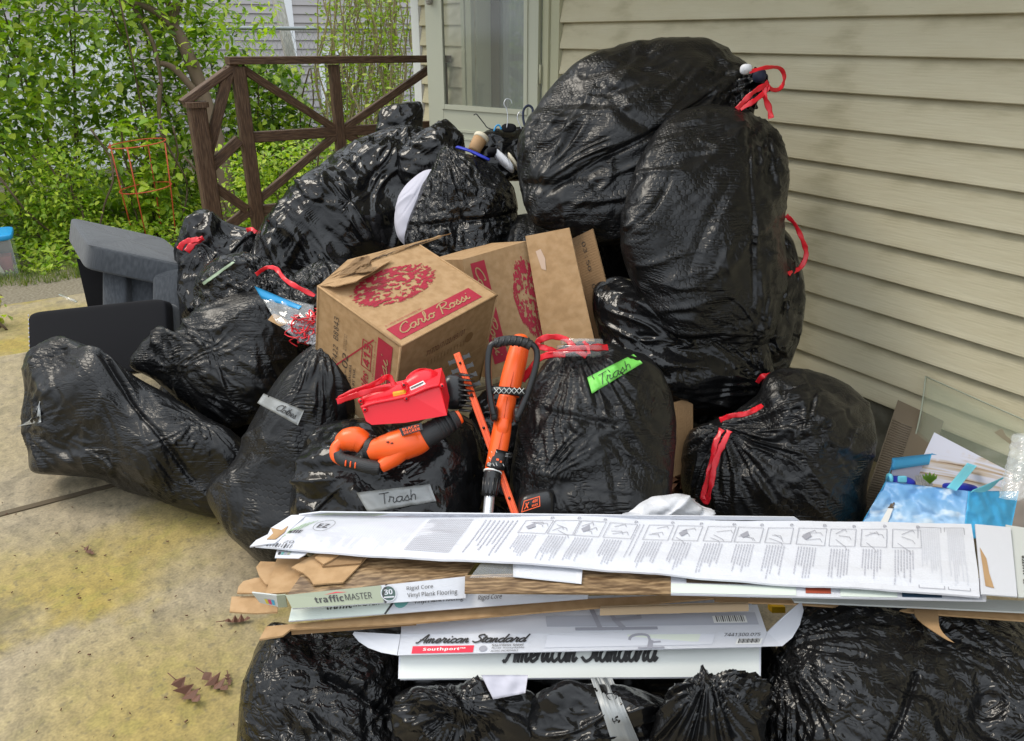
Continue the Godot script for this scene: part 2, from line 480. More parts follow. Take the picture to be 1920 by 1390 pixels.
	var pitted := floats(512, 512, func(x: int, y: int) -> float:
		return n3.get_noise_2d(x * 0.35, y * 2.0) * 0.5 + n2.get_noise_2d(x * 0.5, y * 1.6) * 0.5 + absf(n3.get_noise_2d(x * 1.7, y * 1.7)) * 0.25)
	sd.heightmap_enabled = true; sd.heightmap_texture = pitted; sd.heightmap_scale = 0.06
	mat("white_siding", lin(0.74, 0.75, 0.75), 0.5)
	mat("trim_paint", lin(0.50, 0.49, 0.34), 0.45)
	mat("door_paint", lin(0.52, 0.53, 0.42), 0.4)
	var fd := mat("foundation", Color.WHITE, 0.9)
	fd.albedo_texture = tinted(53, 0.02, 4, [0.2, lin(0.10, 0.095, 0.07), 0.8, lin(0.20, 0.19, 0.15)])
	mat("brown_frame", lin(0.10, 0.07, 0.045), 0.5)
	mat("curtain", lin(0.26, 0.26, 0.24), 0.9)
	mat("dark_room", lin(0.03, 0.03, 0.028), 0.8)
	var gl := mat("pane_glass", Color(0.9, 0.95, 0.92, 0.06), 0.03)
	gl.transparency = BaseMaterial3D.TRANSPARENCY_ALPHA
	var dg := mat("dark_glass", lin(0.03, 0.035, 0.04), 0.06)
	dg.metallic_specular = 0.6
	# --- timber
	var tb := mat("dark_timber", Color.WHITE, 0.62)
	tb.albedo_texture = tinted(55, 0.03, 4, [0.2, lin(0.052, 0.025, 0.012), 0.6, lin(0.105, 0.054, 0.027), 0.9, lin(0.14, 0.092, 0.055)])
	tb.uv1_scale = Vector3(0.7, 6.0, 1)
	tb.heightmap_enabled = true; tb.heightmap_texture = pitted; tb.heightmap_scale = 0.12
	var gw := mat("grey_timber", Color.WHITE, 0.85)
	gw.albedo_texture = tinted(56, 0.03, 4, [0.2, lin(0.28, 0.26, 0.23), 0.8, lin(0.50, 0.48, 0.44)])
	gw.uv1_scale = Vector3(0.6, 5.0, 1)
	# --- furniture
	var weave := floats(256, 256, func(x: int, y: int) -> float: return sin(TAU * x / 8.0) * 0.5 + sin(TAU * y / 8.0) * 0.5 + n2.get_noise_2d(x * 3.0, y * 3.0))
	var gf := mat("grey_cloth", Color.WHITE, 0.95)
	gf.albedo_texture = tinted(57, 0.12, 3, [0.2, lin(0.050, 0.055, 0.063), 0.8, lin(0.082, 0.089, 0.099)])
	gf.uv1_scale = Vector3(3, 3, 1)
	gf.heightmap_enabled = true; gf.heightmap_texture = weave; gf.heightmap_scale = 0.03
	gf.rim_enabled = true; gf.rim = 0.3
	mat("black_cloth", lin(0.010, 0.010, 0.012), 0.8, 0.0, 0.3)
	mat("pale_cloth", lin(0.50, 0.49, 0.56), 0.9)
	mat("white_film", lin(0.62, 0.63, 0.67), 0.4)
	M.white_film.heightmap_enabled = true; M.white_film.heightmap_texture = crumpled; M.white_film.heightmap_scale = 1.2; M.white_film.uv1_scale = Vector3(2.5, 2.5, 1)
	mat("blue_plastic", lin(0.02, 0.30, 0.62), 0.4)
	mat("royal_blue", lin(0.015, 0.03, 0.42), 0.5)
	mat("bag_cyan", lin(0.06, 0.40, 0.72), 0.5)
	mat("handle_cyan", lin(0.16, 0.58, 0.74), 0.55)
	mat("bag_lining", lin(0.55, 0.55, 0.70), 0.6)
	mat("tan_card", lin(0.42, 0.25, 0.12), 0.7)
	mat("cream", lin(0.66, 0.60, 0.46), 0.6)
	mat("orange_wire", lin(0.60, 0.09, 0.035), 0.5)
	mat("galvanised", lin(0.36, 0.39, 0.40), 0.5, 0.5)
	mat("dirt", lin(0.10, 0.075, 0.045), 0.95)
	# --- plants
	for q in [["leaf_dark", 0.10, 0.19, 0.028], ["leaf_mid", 0.18, 0.31, 0.036], ["leaf_light", 0.32, 0.46, 0.05], ["leaf_lime", 0.46, 0.57, 0.055], ["leaf_yellow", 0.42, 0.40, 0.06], ["leaf_cream", 0.42, 0.47, 0.22]]:
		var m := mat(q[0], lin(q[1], q[2], q[3]), 0.42)
		m.backlight_enabled = true
		m.backlight = Color(0.80, 0.92, 0.22)
	var lf := mat("leaf_tinted", Color.WHITE, 0.42)
	lf.vertex_color_use_as_albedo = true
	lf.backlight_enabled = true; lf.backlight = Color(0.80, 0.92, 0.22)
	mat("bark", lin(0.13, 0.09, 0.055), 0.9)
	mat("twig", lin(0.20, 0.16, 0.075), 0.9)
	mat("dead_leaf", lin(0.13, 0.058, 0.034), 0.65)
	mat("litter", lin(0.10, 0.045, 0.022), 0.8)
	# --- neighbours
	mat("lavender_siding", lin(0.43, 0.40, 0.40), 0.7)
	mat("white_wall", lin(0.84, 0.85, 0.88), 0.6)
	mat("grey_shingle", lin(0.28, 0.28, 0.29), 0.9)

func colours(w: int, h: int, f: Callable) -> ImageTexture:
	var b := PackedByteArray()
	b.resize(w * h * 3)
	var i := 0
	for y in h:
		for x in w:
			var c: Color = f.call(x, y)
			b[i] = clampi(int(c.r * 255.0), 0, 255); b[i + 1] = clampi(int(c.g * 255.0), 0, 255); b[i + 2] = clampi(int(c.b * 255.0), 0, 255)
			i += 3
	return ImageTexture.create_from_image(Image.create_from_data(w, h, false, Image.FORMAT_RGB8, b))

# ---------------------------------------------------------------- ground and patio
func build_ground() -> void:
	var soil := mat("soil", Color.WHITE, 0.95)
	soil.albedo_texture = tinted(61, 0.02, 5, [0.2, lin(0.06, 0.045, 0.025), 0.5, lin(0.11, 0.09, 0.05), 0.8, lin(0.10, 0.12, 0.035)])
	soil.uv1_scale = Vector3(160, 160, 1)
	var g := Geo.new()
	g.quad(Vector3(-150, -0.06, 150), Vector3(150, -0.06, 150), Vector3(150, -0.06, -150), Vector3(-150, -0.06, -150))
	ground_set("ground", g.done(false), soil)
	var gravel := mat("gravel_path", Color.WHITE, 0.95)
	gravel.albedo_texture = tinted(62, 0.09, 4, [0.15, lin(0.10, 0.082, 0.055), 0.5, lin(0.175, 0.148, 0.10), 0.8, lin(0.25, 0.22, 0.16)], 1024)
	gravel.uv1_scale = Vector3(3, 1, 1)
	var d := Geo.new()
	d.grid(func(s: float, t: float) -> Vector3:
		var x := lerpf(-5.0, 1.9, s); var z := lerpf(-5.35, -6.55, t)
		return Vector3(x, -0.02 + 0.02 * nz.get_noise_2d(x * 3.0, z * 3.0), z + 0.18 * nz.get_noise_2d(x * 1.3, 7.0) * t), 60, 16)
	ground_set("dirt_path", d.done(), gravel)
	# concrete slabs with open joints; algae grows in the damp parts
	var con := mat("concrete", Color.WHITE, 0.72)
	var a1 := noise(71, 0.0042, 4); var a2 := noise(72, 0.35, 2); var a3 := noise(73, 0.03, 3); var a4 := noise(74, 0.09, 2)
	con.albedo_texture = colours(1024, 1024, func(x: int, y: int) -> Color:
		var wx := -1.6 + x / 1024.0 * 3.4; var wz := -4.6 + y / 1024.0 * 3.4       # metres
		var near := smoothstep(-2.95, -2.1, wz)
		var al := smoothstep(-0.30, 0.42, a1.get_noise_2d(x, y) + 0.05 + 0.16 * a3.get_noise_2d(x, y)) * (0.12 + 0.88 * near)
		al = maxf(al, 0.75 * near * smoothstep(0.55, 0.0, Vector2(wx - 0.02, (wz + 1.62) * 0.8).length()))
		al *= 1.0 - 0.75 * smoothstep(0.30, 0.12, Vector2((wx - 0.33) * 0.8, wz + 2.18).length()) - 0.6 * smoothstep(0.28, 0.1, Vector2(wx + 0.12, (wz + 2.72) * 1.4).length())
		al = clampf(al, 0.0, 1.0)
		var c := lin(0.285, 0.234, 0.152).lerp(lin(0.285, 0.206, 0.034), al * 0.88)
		c = c.lerp(lin(0.21, 0.20, 0.035), 0.35 * smoothstep(0.0, 0.4, a3.get_noise_2d(x + 700, y)) * al)
		var sp := a2.get_noise_2d(x, y) * 0.15 + a4.get_noise_2d(x, y) * 0.07 + a3.get_noise_2d(x * 2.0, y + 300) * 0.10
		var dark := smoothstep(0.42, 0.62, a4.get_noise_2d(x + 111, y + 50)) * 0.5 + 0.35 * smoothstep(0.2, 0.5, a3.get_noise_2d(x * 0.5 + 90, y * 0.5)) * (1.0 - al)
		dark = maxf(dark, 0.7 * smoothstep(0.16, 0.02, Vector2(wx + 0.32, wz + 2.28).length() + 0.05 * a4.get_noise_2d(x, y)))
		c = c.lerp(lin(0.10, 0.085, 0.055), clampf(dark * 0.7, 0, 0.8))
		return c * (1.0 + sp))
	con.uv1_scale = Vector3(1.0 / 3.4, 1.0 / 3.4, 1)
	con.uv1_offset = Vector3(1.6 / 3.4, 4.6 / 3.4, 0)
	con.heightmap_enabled = true
	var b2 := noise(75, 0.30, 2); var b3 := noise(76, 0.06, 2)
	con.heightmap_texture = floats(512, 512, func(x: int, y: int) -> float: return b2.get_noise_2d(x, y) * 0.6 + b3.get_noise_2d(x, y) * 0.6)
	con.heightmap_scale = 0.09
	var pat := Node3D.new(); pat.name = "patio"; add_child(pat); tag(pat, "", "", "", "structure")
	for s in [[-2.4, -0.62, -2.92, 1.6], [-0.61, WALL + 0.03, -2.92, 1.6], [-2.4, -0.62, -5.6, -2.93], [-0.61, WALL + 0.03, -5.6, -2.93]]:
		var g2 := Geo.new()
		var w: float = s[1] - s[0]; var l: float = s[3] - s[2]
		var tilt := 0.004 * (1.0 if s[2] < -3.0 else 0.0)
		g2.grid(func(p: float, q: float) -> Vector3:
			var x: float = s[0] + w * p; var z: float = s[2] + l * q
			var rim := minf(minf(p * w, (1 - p) * w), minf(q * l, (1 - q) * l))
			var j := 0.006 * nz.get_noise_2d(x * 9.0, z * 9.0)
			return Vector3(x, tilt + 0.003 * nz.get_noise_2d(x * 2.0, z * 2.0) - (0.014 if rim < 0.001 else 0.0), z + (j if q < 0.001 or q > 0.999 else 0.0)), 60, 120)
		for i in g2.v.size(): g2.uv[i] = Vector2(g2.v[i].x, g2.v[i].z)
		geo("concrete_slab", g2, con, pat)
		if s[2] > -3.0:
			var jf := Geo.new(); jf.brick(Vector3(s[0], -0.05, -2.94), Vector3(w, 0, 0), Vector3(0, 0.044, 0), Vector3(0, 0, 0.03)); geo("joint_filling", jf, M.dirt, pat, false)
		var side := Geo.new()
		side.brick(Vector3(s[0], -0.12, s[2]), Vector3(w, 0, 0), Vector3(0, 0.105, 0), Vector3(0, 0, l))
		geo("slab_bed", side, M.dirt, pat, false)

# ---------------------------------------------------------------- the house
func clapboard(g: Geo, y: float, z0: float, z1: float, x: float, expo := 0.127, proud := 0.029) -> void:    # one board on a wall that faces -x
	var prof := [Vector2(0.0, 0.002), Vector2(-proud + 0.003, 0.0), Vector2(-proud, 0.003), Vector2(-proud + 0.001, 0.012), Vector2(-0.004, expo + 0.004)]
	var run := 0.0
	for i in prof.size() - 1:
		var p: Vector2 = prof[i]; var q: Vector2 = prof[i + 1]
		var e := p.distance_to(q)
		g.grid(func(s: float, t: float) -> Vector3:
			var k := p.lerp(q, t)
			var z := lerpf(z0, z1, s)
			return Vector3(x + k.x + 0.0018 * nz.get_noise_2d(z * 2.0, y * 7.0), y + k.y + 0.0015 * nz.get_noise_2d(z * 3.0, y * 9.0 + 40.0), z), 10, 1, absf(z1 - z0), e)
		run += e
	for z in [z0, z1]:
		for i in range(1, prof.size() - 1):
			g.tri(Vector3(x + prof[0].x, y + prof[0].y, z), Vector3(x + prof[i].x, y + prof[i].y, z), Vector3(x + prof[i + 1].x, y + prof[i + 1].y, z))
func trim(g: Geo, x: float, y0: float, y1: float, z0: float, z1: float, proud: float) -> void:
	g.brick(Vector3(x - proud, y0, z0), Vector3(proud, 0, 0), Vector3(0, y1 - y0, 0), Vector3(0, 0, z1 - z0))
func build_house() -> void:
	var h := thing("house", "cream clapboard house with a pale storm door left ajar, behind the rubbish heap", "house", Vector3(WALL, 0, -2.0))
	var w := Geo.new()      # core wall, with the doorway open
	for s in [[-3.80, 1.8, 0.0, 3.1], [-5.50, -4.62, 0.0, 3.1], [-4.62, -3.80, 0.0, 0.42], [-4.62, -3.80, 2.46, 3.1]]:
		w.brick(Vector3(WALL + 0.002, s[2], s[0]), Vector3(0.18, 0, 0), Vector3(0, s[3] - s[2], 0), Vector3(0, 0, s[1] - s[0]))
	geo("wall", w, M.siding_paint, h, false)
	var f := Geo.new()
	f.brick(Vector3(WALL - 0.004, -0.05, -5.45), Vector3(0.005, 0, 0), Vector3(0, 0.30, 0), Vector3(0, 0, 7.2))
	geo("foundation", f, M.foundation, h, false)
	var y0 := 1.483 - 0.127 * 10.0
	for k in 23:
		var b := Geo.new()
		clapboard(b, y0 + 0.127 * k + (0.0 if k else 0.035), -3.655, 1.8, WALL, 0.127 if k else 0.092)
		var m: StandardMaterial3D = M.siding_paint
		var o := geo("siding_board", b, m, h, false)
		o.position += Vector3(0, 0, 0)
	for k in 23:
		var b := Geo.new()
		clapboard(b, y0 + 0.127 * k, -5.34, -4.735, WALL)
		geo("siding_board", b, M.siding_paint, h, false)
	var c := Geo.new()
	trim(c, WALL, 0.2, 3.0, -5.46, -5.342, 0.03)
	geo("corner_board", c, M.white_siding, h, false)
	# boards of the far side, whose ends show past the corner
	for k in 21:
		var b := Geo.new()
		b.brick(Vector3(WALL + 0.03, y0 + 0.127 * k, -5.50), Vector3(0.6, 0, 0), Vector3(0, 0.128, 0.012), Vector3(0, 0, 0.014))
		geo("end_board", b, M.white_siding, h, false)
	var t := Geo.new()
	trim(t, WALL, 0.3, 2.60, -3.700, -3.657, 0.034); trim(t, WALL, 0.3, 2.60, -3.745, -3.702, 0.026); trim(t, WALL, 0.3, 2.60, -3.802, -3.747, 0.040)
	trim(t, WALL, 0.3, 2.60, -4.732, -4.690, 0.034); trim(t, WALL, 0.3, 2.60, -4.688, -4.618, 0.024)
	trim(t, WALL, 2.46, 2.60, -4.616, -3.804, 0.034)
	trim(t, WALL + 0.15, 0.42, 2.46, -3.815, -3.800, 0.14); trim(t, WALL + 0.15, 0.42, 2.46, -4.620, -4.606, 0.14)
	geo("door_frame", t, M.trim_paint, h, false)
	var si := Geo.new()
	si.brick(Vector3(WALL - 0.05, 0.40, -4.66), Vector3(0.22, 0, 0), Vector3(0, 0.05, 0), Vector3(0, 0, 0.90))
	geo("threshold", si, M.brown_frame, h, false)
	# inner door with a curtained light
	var ind := Geo.new()
	var xi := WALL + 0.11
	ind.brick(Vector3(xi, 0.45, -4.60), Vector3(0.04, 0, 0), Vector3(0, 0.55, 0), Vector3(0, 0, 0.78))
	ind.brick(Vector3(xi, 1.0, -4.60), Vector3(0.04, 0, 0), Vector3(0, 1.45, 0), Vector3(0, 0, 0.10)); ind.brick(Vector3(xi, 1.0, -3.93), Vector3(0.04, 0, 0), Vector3(0, 1.45, 0), Vector3(0, 0, 0.11))
	var inner := geo("inner_door", ind, M.brown_frame, h, false)
	var pg := Geo.new()
	pg.brick(Vector3(xi + 0.006, 1.0, -4.50), Vector3(0.004, 0, 0), Vector3(0, 1.45, 0), Vector3(0, 0, 0.57))
	geo("pane", pg, M.pane_glass, inner, false)
	var cg := Geo.new()
	cg.grid(func(s: float, tt: float) -> Vector3: return Vector3(xi + 0.035 + 0.012 * sin(s * 62.0) + 0.006 * sin(s * 147.0 + 1.0), lerpf(0.98, 2.46, tt), lerpf(-4.52, -3.91, s)), 120, 1)
	geo("curtain", cg, M.curtain, inner)
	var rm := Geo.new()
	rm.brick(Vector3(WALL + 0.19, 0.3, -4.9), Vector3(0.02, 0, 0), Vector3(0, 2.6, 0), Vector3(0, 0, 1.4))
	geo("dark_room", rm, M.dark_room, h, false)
	# storm door, hinged on the right and standing a little open
	var hz := Vector3(WALL - 0.036, 0, -3.815)
	var ang := deg_to_rad(18.5)
	var dl := Vector3(-sin(ang), 0, -cos(ang))        # hinge towards the free edge
	var dn := Vector3(-cos(ang), 0, sin(ang))         # outwards
	var sd := Geo.new()
	var leaf := func(gg: Geo, s0: float, s1: float, ya: float, yb: float, o0: float, o1: float) -> void:
		gg.brick(hz + dl * s0 + dn * o0 + Vector3(0, ya, 0), dl * (s1 - s0), Vector3(0, yb - ya, 0), dn * (o1 - o0))
	leaf.call(sd, 0.0, 0.075, 0.46, 2.44, 0.0, 0.032); leaf.call(sd, 0.735, 0.86, 0.46, 2.44, 0.0, 0.032)
	leaf.call(sd, 0.076, 0.734, 0.46, 1.155, 0.0, 0.030); leaf.call(sd, 0.076, 0.734, 2.33, 2.44, 0.0, 0.030)
	var door := geo("storm_door", sd, M.door_paint, h, false)
	var bd := Geo.new()      # beads round the light and the kick panel
	leaf.call(bd, 0.070, 0.095, 1.13, 2.33, 0.0305, 0.040); leaf.call(bd, 0.715, 0.742, 1.13, 2.33, 0.0325, 0.042)
	leaf.call(bd, 0.096, 0.714, 1.13, 1.158, 0.0315, 0.041)
	leaf.call(bd, 0.10, 0.71, 1.000, 1.014, 0.0305, 0.037); leaf.call(bd, 0.13, 0.68, 0.955, 0.966, 0.0305, 0.035)
	geo("bead", bd, M.door_paint, door, false)
	var pn := Geo.new()
	leaf.call(pn, 0.076, 0.734, 1.156, 2.329, 0.012, 0.016)
	geo("pane", pn, M.pane_glass, door, false)
	var hd := Geo.new()
	hd.puff(hz + dl * 0.80 + dn * 0.055 + Vector3(0, 1.80, 0), dl * 0.014, Vector3(0, 0.085, 0), dn * 0.024, 0.5)
	geo("handle", hd, M.grey_timber, door)
	var hg := Geo.new()
	for yy in [0.75, 1.30, 2.15]: hg.tube([hz + dn * 0.02 + Vector3(0, yy, 0) - dl * 0.008, hz + dn * 0.02 + Vector3(0, yy + 0.10, 0) - dl * 0.008], 0.008, 8, 1.0, Vector3.RIGHT)
	geo("hinge", hg, M.trim_paint, door)
	# eave above the heap
	var ev := Geo.new()
	ev.brick(Vector3(WALL - 0.92, 2.66, -5.9), Vector3(1.5, 0, 0), Vector3(0, 0.03, 0), Vector3(0, 0, 8.2))
	ev.brick(Vector3(WALL - 0.96, 2.64, -5.9), Vector3(0.035, 0, 0), Vector3(0, 0.20, 0), Vector3(0, 0, 8.2))
	geo("eave", ev, M.white_siding, h, false)
	# landing before the door, mostly buried
	var ld := thing("landing", "dark timber landing under the bags in front of the storm door", "landing", Vector3(2.0, 0, -4.3))
	for k in 9:
		var b := Geo.new()
		b.brick(Vector3(1.30, 0.40, -4.86 + k * 0.142), Vector3(1.33, 0, 0), Vector3(0, 0.03, 0), Vector3(0, 0, 0.136))
		geo("plank", b, M.dark_timber, ld, false)
	for x in [1.36, 2.52]:
		for z in [-4.80, -3.66]:
			var b := Geo.new()
			b.beam(Vector3(x, 0, z), Vector3(x, 0.398, z), 0.09, 0.09, Vector3.RIGHT)
			geo("leg", b, M.dark_timber, ld, false)

func build_railing() -> void:
	var z := -4.92
	var r := thing("stair_railing", "dark brown timber railing with crossed braces beside the storm door", "railing", Vector3(1.3, 0, z))
	var on := func(u: float, v: float, dz := 0.0) -> Vector3:
		var s := sight(u, v)
		return EYE + s * ((z + dz) / s.z)
	var bm := func(called: String, a: Vector3, b: Vector3, w: float, h: float, upv := Vector3.UP) -> void:
		var g := Geo.new(); g.beam(a, b, w, h, upv); geo(called, g, M.dark_timber, r, false)
	var tl: Vector3 = on.call(436, 117)
	bm.call("top_rail", tl + Vector3(-0.03, 0.01, 0), Vector3(WALL - 0.035, tl.y, z), 0.11, 0.042)
	var fp: Vector3 = on.call(346, 194)
	bm.call("sloping_rail", tl + Vector3(0.02, -0.012, -0.012), fp + Vector3(-0.01, 0.0, -0.012), 0.085, 0.042)
	var post := Vector3(fp.x + 0.055, 0, z + 0.02)
	bm.call("newel_post", post, Vector3(post.x, fp.y - 0.022, post.z), 0.102, 0.095, Vector3.RIGHT)
	bm.call("post_cap", Vector3(post.x, fp.y - 0.021, post.z), Vector3(post.x, fp.y + 0.008, post.z), 0.135, 0.12, Vector3.RIGHT)
	var mp: Vector3 = on.call(452, 200)
	bm.call("post", Vector3(mp.x + 0.01, 0, z), Vector3(mp.x + 0.01, tl.y - 0.024, z), 0.072, 0.075, Vector3.RIGHT)
	var cp: Vector3 = on.call(632, 200)
	bm.call("post", Vector3(cp.x, 0.46, z), Vector3(cp.x, tl.y - 0.024, z), 0.056, 0.06, Vector3.RIGHT)
	bm.call("post", Vector3(WALL - 0.09, 0.46, z), Vector3(WALL - 0.09, tl.y - 0.024, z), 0.07, 0.07, Vector3.RIGHT)
	var m1: Vector3 = on.call(463, 258)
	bm.call("middle_rail", m1, Vector3(WALL - 0.13, m1.y, z), 0.044, 0.062)
	bm.call("bottom_rail", on.call(466, 398), Vector3(WALL - 0.13, on.call(466, 398).y, z), 0.044, 0.07)
	var hub := Vector3(cp.x, m1.y, z)
	for q in [on.call(452, 128), Vector3(WALL - 0.12, tl.y - 0.03, z), on.call(476, 382), Vector3(WALL - 0.12, 0.60, z)]:
		var dd: Vector3 = q - hub
		bm.call("brace", hub + dd.normalized() * 0.045 + Vector3(0, 0, 0.004), q + Vector3(0, 0, 0.004), 0.035, 0.046)
	# stair panel
	bm.call("brace", on.call(430, 128, 0.005), on.call(382, 318, 0.005), 0.038, 0.06)
	bm.call("brace", on.call(448, 262, 0.012), on.call(380, 328, 0.012), 0.038, 0.06)
	bm.call("brace", on.call(385, 338, 0.008), on.call(462, 392, 0.008), 0.038, 0.055)
	bm.call("brace", on.call(464, 396, 0.0), on.call(395, 450, 0.0), 0.038, 0.06)

# ---------------------------------------------------------------- plants
func leaf_mesh(l: float, w: float, fold := 0.25, droop := 0.15) -> ArrayMesh:
	var g := Geo.new()
	var mid := [Vector3.ZERO, Vector3(0, -droop * l * 0.15, l * 0.35), Vector3(0, -droop * l * 0.5, l * 0.7), Vector3(0, -droop * l, l)]
	var half := [0.08, 1.0, 0.75, 0.0]
	for i in 3:
		for s in [-1.0, 1.0]:
			var a := Vector3(s * w / 2 * half[i], fold * w / 2 * half[i], 0); var b := Vector3(s * w / 2 * half[i + 1], fold * w / 2 * half[i + 1], 0)
			g.quad(mid[i], mid[i + 1], mid[i + 1] + b, mid[i] + a)
	return g.done(false)
func turned(p: Vector3, rg: RandomNumberGenerator, size: float, lift := 0.3, out := Vector3.ZERO) -> Transform3D:
	var d := Vector3(rg.randfn(), rg.randfn() * 0.5 + lift, rg.randfn()) + out
	var b := Basis.looking_at(-d.normalized(), Vector3(rg.randfn() * 0.4, 1, rg.randfn() * 0.4).normalized())
	return Transform3D(b.scaled(Vector3.ONE * size), p)
func leaves(parent: Node3D, mesh: Mesh, places: Array, singles: int, mats: Array, cols: Array, rg: RandomNumberGenerator, called := "foliage") -> void:   # the nearest as leaves of their own, the rest as one mass
	places.sort_custom(func(a, b): return a.origin.distance_squared_to(EYE) < b.origin.distance_squared_to(EYE))
	var step := maxi(1, places.size() / maxi(1, singles * 3))
	var own := {}
	var i := 0
	while own.size() < singles and i < places.size():
		own[i] = true; i += step
	var mm := MultiMesh.new()
	mm.transform_format = MultiMesh.TRANSFORM_3D
	mm.use_colors = true
	mm.mesh = mesh
	mm.instance_count = places.size() - own.size()
	var n := 0
	var base := parent.position
	for k in places.size():
		var t: Transform3D = places[k]
		t.origin -= base
		if own.has(k):
			var o := MeshInstance3D.new()
			o.name = "leaf"; o.mesh = mesh; o.transform = t
			o.material_override = mats[rg.randi() % mats.size()]
			parent.add_child(o, true)
		else:
			var c: Color = cols[rg.randi() % cols.size()]
			mm.set_instance_transform(n, t)
			mm.set_instance_color(n, c * rg.randf_range(0.75, 1.25))
			n += 1
	var mi := MultiMeshInstance3D.new()
	mi.name = called; mi.multimesh = mm; mi.material_override = M.leaf_tinted
	parent.add_child(mi, true)
	mi.set_meta("kind", "stuff")
func col(r: float, g: float, b: float) -> Color: return Color(r, g, b)

func shrub(label: String, c: Vector3, size: Vector3, n: int, seed_: int, mesh: Mesh, mats: Array, cols: Array, singles: int, group := "", gaps := 0.0, called := "shrub") -> void:
	var rg := RandomNumberGenerator.new(); rg.seed = seed_
	var t := thing(called, label, "shrub", Vector3(c.x, -0.06, c.z), group)
	var st := Geo.new()
	for k in 6:
		var a := rg.randf() * TAU
		var p := [Vector3(c.x + rg.randfn() * size.x * 0.25, -0.06, c.z + rg.randfn() * size.z * 0.2)]
		for j in 4:
			p.append(p[j] + Vector3(cos(a) * size.x * 0.12 + rg.randfn() * 0.05, size.y * 0.24, sin(a) * size.z * 0.1 + rg.randfn() * 0.05))
		st.tube(curve(p, 3), 0.008, 5)
	geo("stem", st, M.bark, t)
	var pl := []
	var tries := 0
	while pl.size() < n and tries < n * 12:
		tries += 1
		var q := Vector3(rg.randfn() * 0.5, rg.randf(), rg.randfn() * 0.5)
		var p := Vector3(c.x + q.x * size.x, q.y * size.y, c.z + q.z * size.z)
		var reach := Vector2(q.x, q.z).length() + absf(q.y - 0.45) * 0.75
		var cl := nz.get_noise_3d(p.x * 4.2 + seed_, p.y * 4.2, p.z * 4.2)
		if reach > 0.95 + 0.35 * nz.get_noise_3d(p.x * 2.0 + seed_, p.y * 2.0, p.z * 2.0) or cl < gaps - 0.18: continue
		pl.append(turned(p, rg, rg.randf_range(0.5, 1.45), 0.0, Vector3(-0.3, -0.25, 0.5)))
	leaves(t, mesh, pl, singles, mats, cols, rg)

